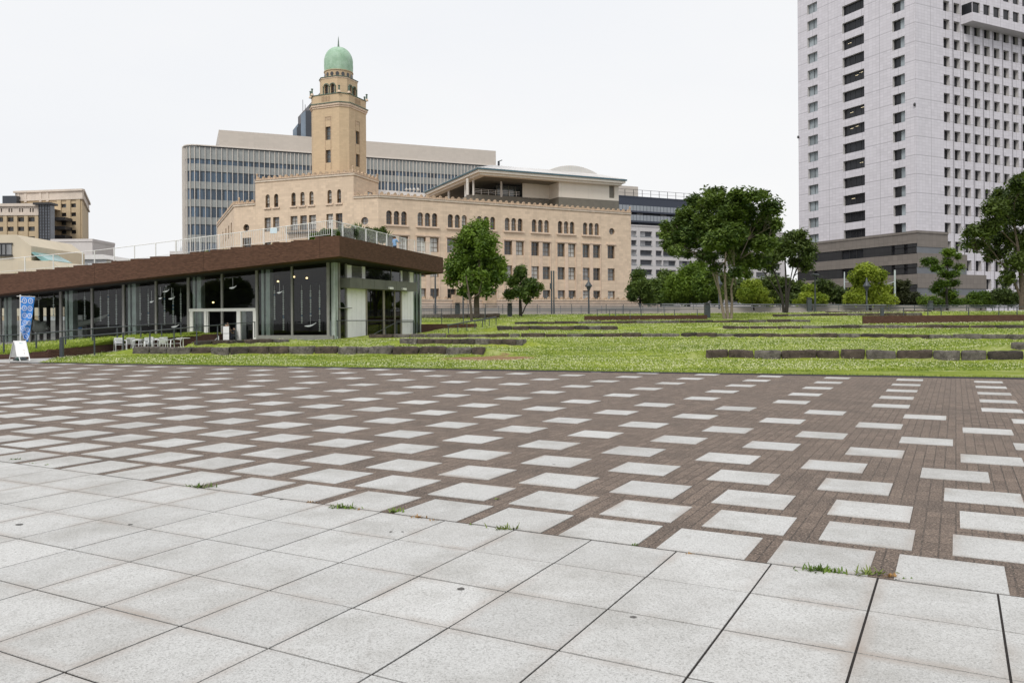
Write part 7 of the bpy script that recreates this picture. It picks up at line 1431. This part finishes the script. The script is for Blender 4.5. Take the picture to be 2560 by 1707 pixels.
# ------------------------------------------------------------------ people
m_skin = M('skin', (.48, .30, .21), .6, .06, 8); m_hair = M('black_hair', (.012, .011, .011), .5, .2)
def person(loc, rot, pose, label, shirt, trousers, H=1.65, group=None):
    r = empty('person', loc, label=label, category='person'); s = H / 1.7
    hip = .92
    J = {'pelvis': (0, 0, hip), 'spine': (0, .0, 1.12), 'chest': (0, -.01, 1.32), 'neck': (0, 0, 1.46), 'skull': (0, -.02, 1.58), 'crown': (0, -.01, 1.67)}
    if pose == 'stand':
        for g, sg in (('l', -1), ('r', 1)): J.update({'sh' + g: (sg * .17, 0, 1.40), 'el' + g: (sg * .22, .03, 1.13), 'wr' + g: (sg * .20, -.10, .92), 'ha' + g: (sg * .19, -.14, .85), 'hp' + g: (sg * .09, 0, .88), 'kn' + g: (sg * .10, -.03, .48), 'an' + g: (sg * .10, .02, .08), 'to' + g: (sg * .11, -.15, .04)})
        if label.find('railing') >= 0: J.update({'ell': (-.24, -.12, 1.2), 'wrl': (-.18, -.36, 1.12), 'hal': (-.16, -.43, 1.12)})
    else:
        dz = -.46
        for k in list(J): x, y, z = J[k]; J[k] = (x, y + .05 - (.14 if z > 1.2 else 0), z + dz)
        for g, sg in (('l', -1), ('r', 1)): J.update({'sh' + g: (sg * .17, -.08, 1.40 + dz), 'el' + g: (sg * .24, -.2, 1.15 + dz), 'wr' + g: (sg * .12, -.42, 1.12 + dz), 'ha' + g: (sg * .09, -.48, 1.12 + dz), 'hp' + g: (sg * .09, .03, .88 + dz), 'kn' + g: (sg * .13, -.40, .48), 'an' + g: (sg * .12, -.38, .08), 'to' + g: (sg * .13, -.55, .04)})
    E_ = [('pelvis', 'spine'), ('spine', 'chest'), ('chest', 'neck'), ('neck', 'skull'), ('skull', 'crown')]
    R_ = {'pelvis': (.15, .11), 'spine': (.135, .10), 'chest': (.155, .11), 'neck': (.06, .06), 'skull': (.083, .098), 'crown': (.055, .065)}
    for g in 'lr':
        E_ += [('chest', 'sh' + g), ('sh' + g, 'el' + g), ('el' + g, 'wr' + g), ('wr' + g, 'ha' + g), ('pelvis', 'hp' + g), ('hp' + g, 'kn' + g), ('kn' + g, 'an' + g), ('an' + g, 'to' + g)]
        R_.update({'sh' + g: (.062,) * 2, 'el' + g: (.042,) * 2, 'wr' + g: (.028,) * 2, 'ha' + g: (.036, .02), 'hp' + g: (.088,) * 2, 'kn' + g: (.06,) * 2, 'an' + g: (.042,) * 2, 'to' + g: (.038,) * 2})
    names = list(J); me = bpy.data.meshes.new('body'); me.from_pydata([tuple(c * s for c in J[k]) for k in names], [(names.index(a), names.index(b)) for a, b in E_], []); o = bpy.data.objects.new('body_tmp', me); COL.objects.link(o)
    md = o.modifiers.new('skin', 'SKIN'); md.use_smooth_shade = True; sk_ = me.skin_vertices[0]
    for i, k in enumerate(names): sk_.data[i].radius = tuple(x * s for x in R_[k]); sk_.data[i].use_root = (k == 'pelvis')
    sb = o.modifiers.new('sub', 'SUBSURF'); sb.levels = 2; sb.render_levels = 2
    dg = bpy.context.evaluated_depsgraph_get(); em = bpy.data.meshes.new_from_object(o.evaluated_get(dg)); bpy.data.objects.remove(o)
    em.name = 'body'; em.materials.clear(); em.materials.append(m_skin); bo = bpy.data.objects.new('body', em); COL.objects.link(bo); bo.parent = r
    # clothing: offset copies of the covered parts of the same surface
    V = np.array([v.co[:] for v in em.vertices]); N = np.array([v.normal[:] for v in em.vertices]); Fc = [list(p.vertices) for p in em.polygons]; cen = np.array([V[f].mean(0) for f in Fc]) / s
    def garment(name, mask, mat, off):
        fs_ = [f for f, k in zip(Fc, mask) if k]; used = sorted({i for f in fs_ for i in f}); mp = {i: k for k, i in enumerate(used)}; g = bpy.data.meshes.new(name); g.from_pydata((V[used] + N[used] * off).tolist(), [], [[mp[i] for i in f] for f in fs_]); g.materials.append(mat)
        for p_ in g.polygons: p_.use_smooth = True
        go = bpy.data.objects.new(name, g); COL.objects.link(go); go.parent = r; return go
    top = J['neck'][2] - .03; pz = J['pelvis'][2]; 
    sh_mask = (cen[:, 2] < top) & (cen[:, 2] > pz - (.02 if pose != 'stand' else .02)) & ~((np.abs(cen[:, 0]) > .19) & (cen[:, 2] < top - .24)) & ((cen[:, 1] > -.27) if pose != 'stand' else (cen[:, 1] > -.25))
    tr_mask = (cen[:, 2] < pz + .04) & (cen[:, 2] > .1) & ~((np.abs(cen[:, 0]) > .17) & (cen[:, 2] > pz - .2) & (cen[:, 1] < .2)) if pose == 'stand' else (cen[:, 2] < pz + .1) & (cen[:, 2] > .1)
    garment('shirt', sh_mask, shirt, .014 * s); garment('trousers', tr_mask, trousers, .010 * s); garment('shoes', cen[:, 2] < .105, m_rail, .008 * s)
    hz = J['skull'][2]; hy = J['skull'][1]; garment('hair', (cen[:, 2] > hz - .04) & ((cen[:, 1] > hy + .01) | (cen[:, 2] > hz + .055)), m_hair, .012 * s)
    f_ = MB(); hc = Vector(J['skull']) * s
    for sg in (-1, 1): f_.lathe(hc.x + sg * .032 * s, hc.y - .092 * s, [(0, hc.z + .006), (.010 * s, hc.z + .012), (0, hc.z + .020)], 6); f_.box(hc.x + sg * .084 * s - .008, hc.x + sg * .084 * s + .008, hc.y - .012, hc.y + .02, hc.z - .03 * s, hc.z + .03 * s)
    f_.hexa([(hc.x - .012, hc.y - .112 * s, hc.z - .025), (hc.x + .012, hc.y - .112 * s, hc.z - .025), (hc.x + .010, hc.y - .085 * s, hc.z - .025), (hc.x - .010, hc.y - .085 * s, hc.z - .025), (hc.x - .005, hc.y - .10 * s, hc.z + .015), (hc.x + .005, hc.y - .10 * s, hc.z + .015), (hc.x + .005, hc.y - .085 * s, hc.z + .015), (hc.x - .005, hc.y - .085 * s, hc.z + .015)])
    WL[r.name] = (0, 0, 0); f_.build('face_features', m_skin, r)
    for sg in ('l', 'r'):
        w = Vector(J['wr' + sg]) * s; h = Vector(J['ha' + sg]) * s; d = (h - w).normalized(); side = d.cross(Vector((0, 1, .3))).normalized(); fg_ = MB()
        for k in range(4): b = h + side * (k - 1.5) * .017 * s; l = (.06, .072, .068, .05)[k] * s; fg_.tube([b, b + d * l * .55, b + d * l + Vector((0, .012, -.012))], [.009 * s, .008 * s, .006 * s], 6)
        tb = w.lerp(h, .6) + side * .03 * s; fg_.tube([tb, tb + d * .03 * s + side * .02, tb + d * .055 * s + side * .02], [.011 * s, .009 * s, .007 * s], 6); fg_.build('fingers', m_skin, r)
    r.rotation_euler = (0, 0, rot); return r
m_blue_s = M('light_blue_shirt', (.22, .38, .62), .8, .1, 6); m_navy_t = M('dark_trousers', (.03, .035, .05), .85, .15, 6); m_blk_s = M('black_shirt', (.02, .02, .022), .85, .15, 6); m_khaki = M('khaki_shirt', (.16, .13, .09), .85, .15, 6)
zf = rs.pt(rs.U(987), 0)[0:2]; zp_ = at(987, 625, 64.2)
person((zp_.x, zp_.y, at(987, 592, 64.2).z - 1.62), 2.4, 'stand', 'person in a light blue shirt behind the side railing on the pavilion roof', m_blue_s, m_navy_t, 1.7)
for px, Y, rot, sh, lab, h in ((563, 60.6, 2.6, m_blk_s, 'left seated person in black behind the notice stand in the pavilion doorway', 1.7), (574, 61.2, -1.2, m_khaki, 'seated person in a khaki top at the pavilion doorway, the middle one', 1.75), (587, 60.4, -2.3, m_blk_s, 'small seated person in black at the pavilion doorway, right one', 1.25)):
    q = at(px, 840, Y); person((q.x, q.y, .32), rot, 'sit', lab, sh, m_navy_t, h)
    r = empty('stool', (q.x, q.y, .1), label='dark stool under the ' + {563: 'left', 574: 'middle', 587: 'right'}[px] + ' seated person at the pavilion doorway', category='stool', group='stools at the pavilion doorway'); m = MB(); hh_ = .32 + .37 * h / 1.7; m.lathe(q.x, q.y, [(0, hh_ - .05), (.2, hh_ - .05), (.2, hh_), (0, hh_)], 14, smooth=False); m.build('seat', m_rail, r)
    for k in range(4): a = math.pi / 4 + k * math.pi / 2; m = MB(); m.tube([(q.x + .13 * math.cos(a), q.y + .13 * math.sin(a), hh_ - .04), (q.x + .18 * math.cos(a), q.y + .18 * math.sin(a), .0)], .014, 5); m.build('leg', m_rail, r)
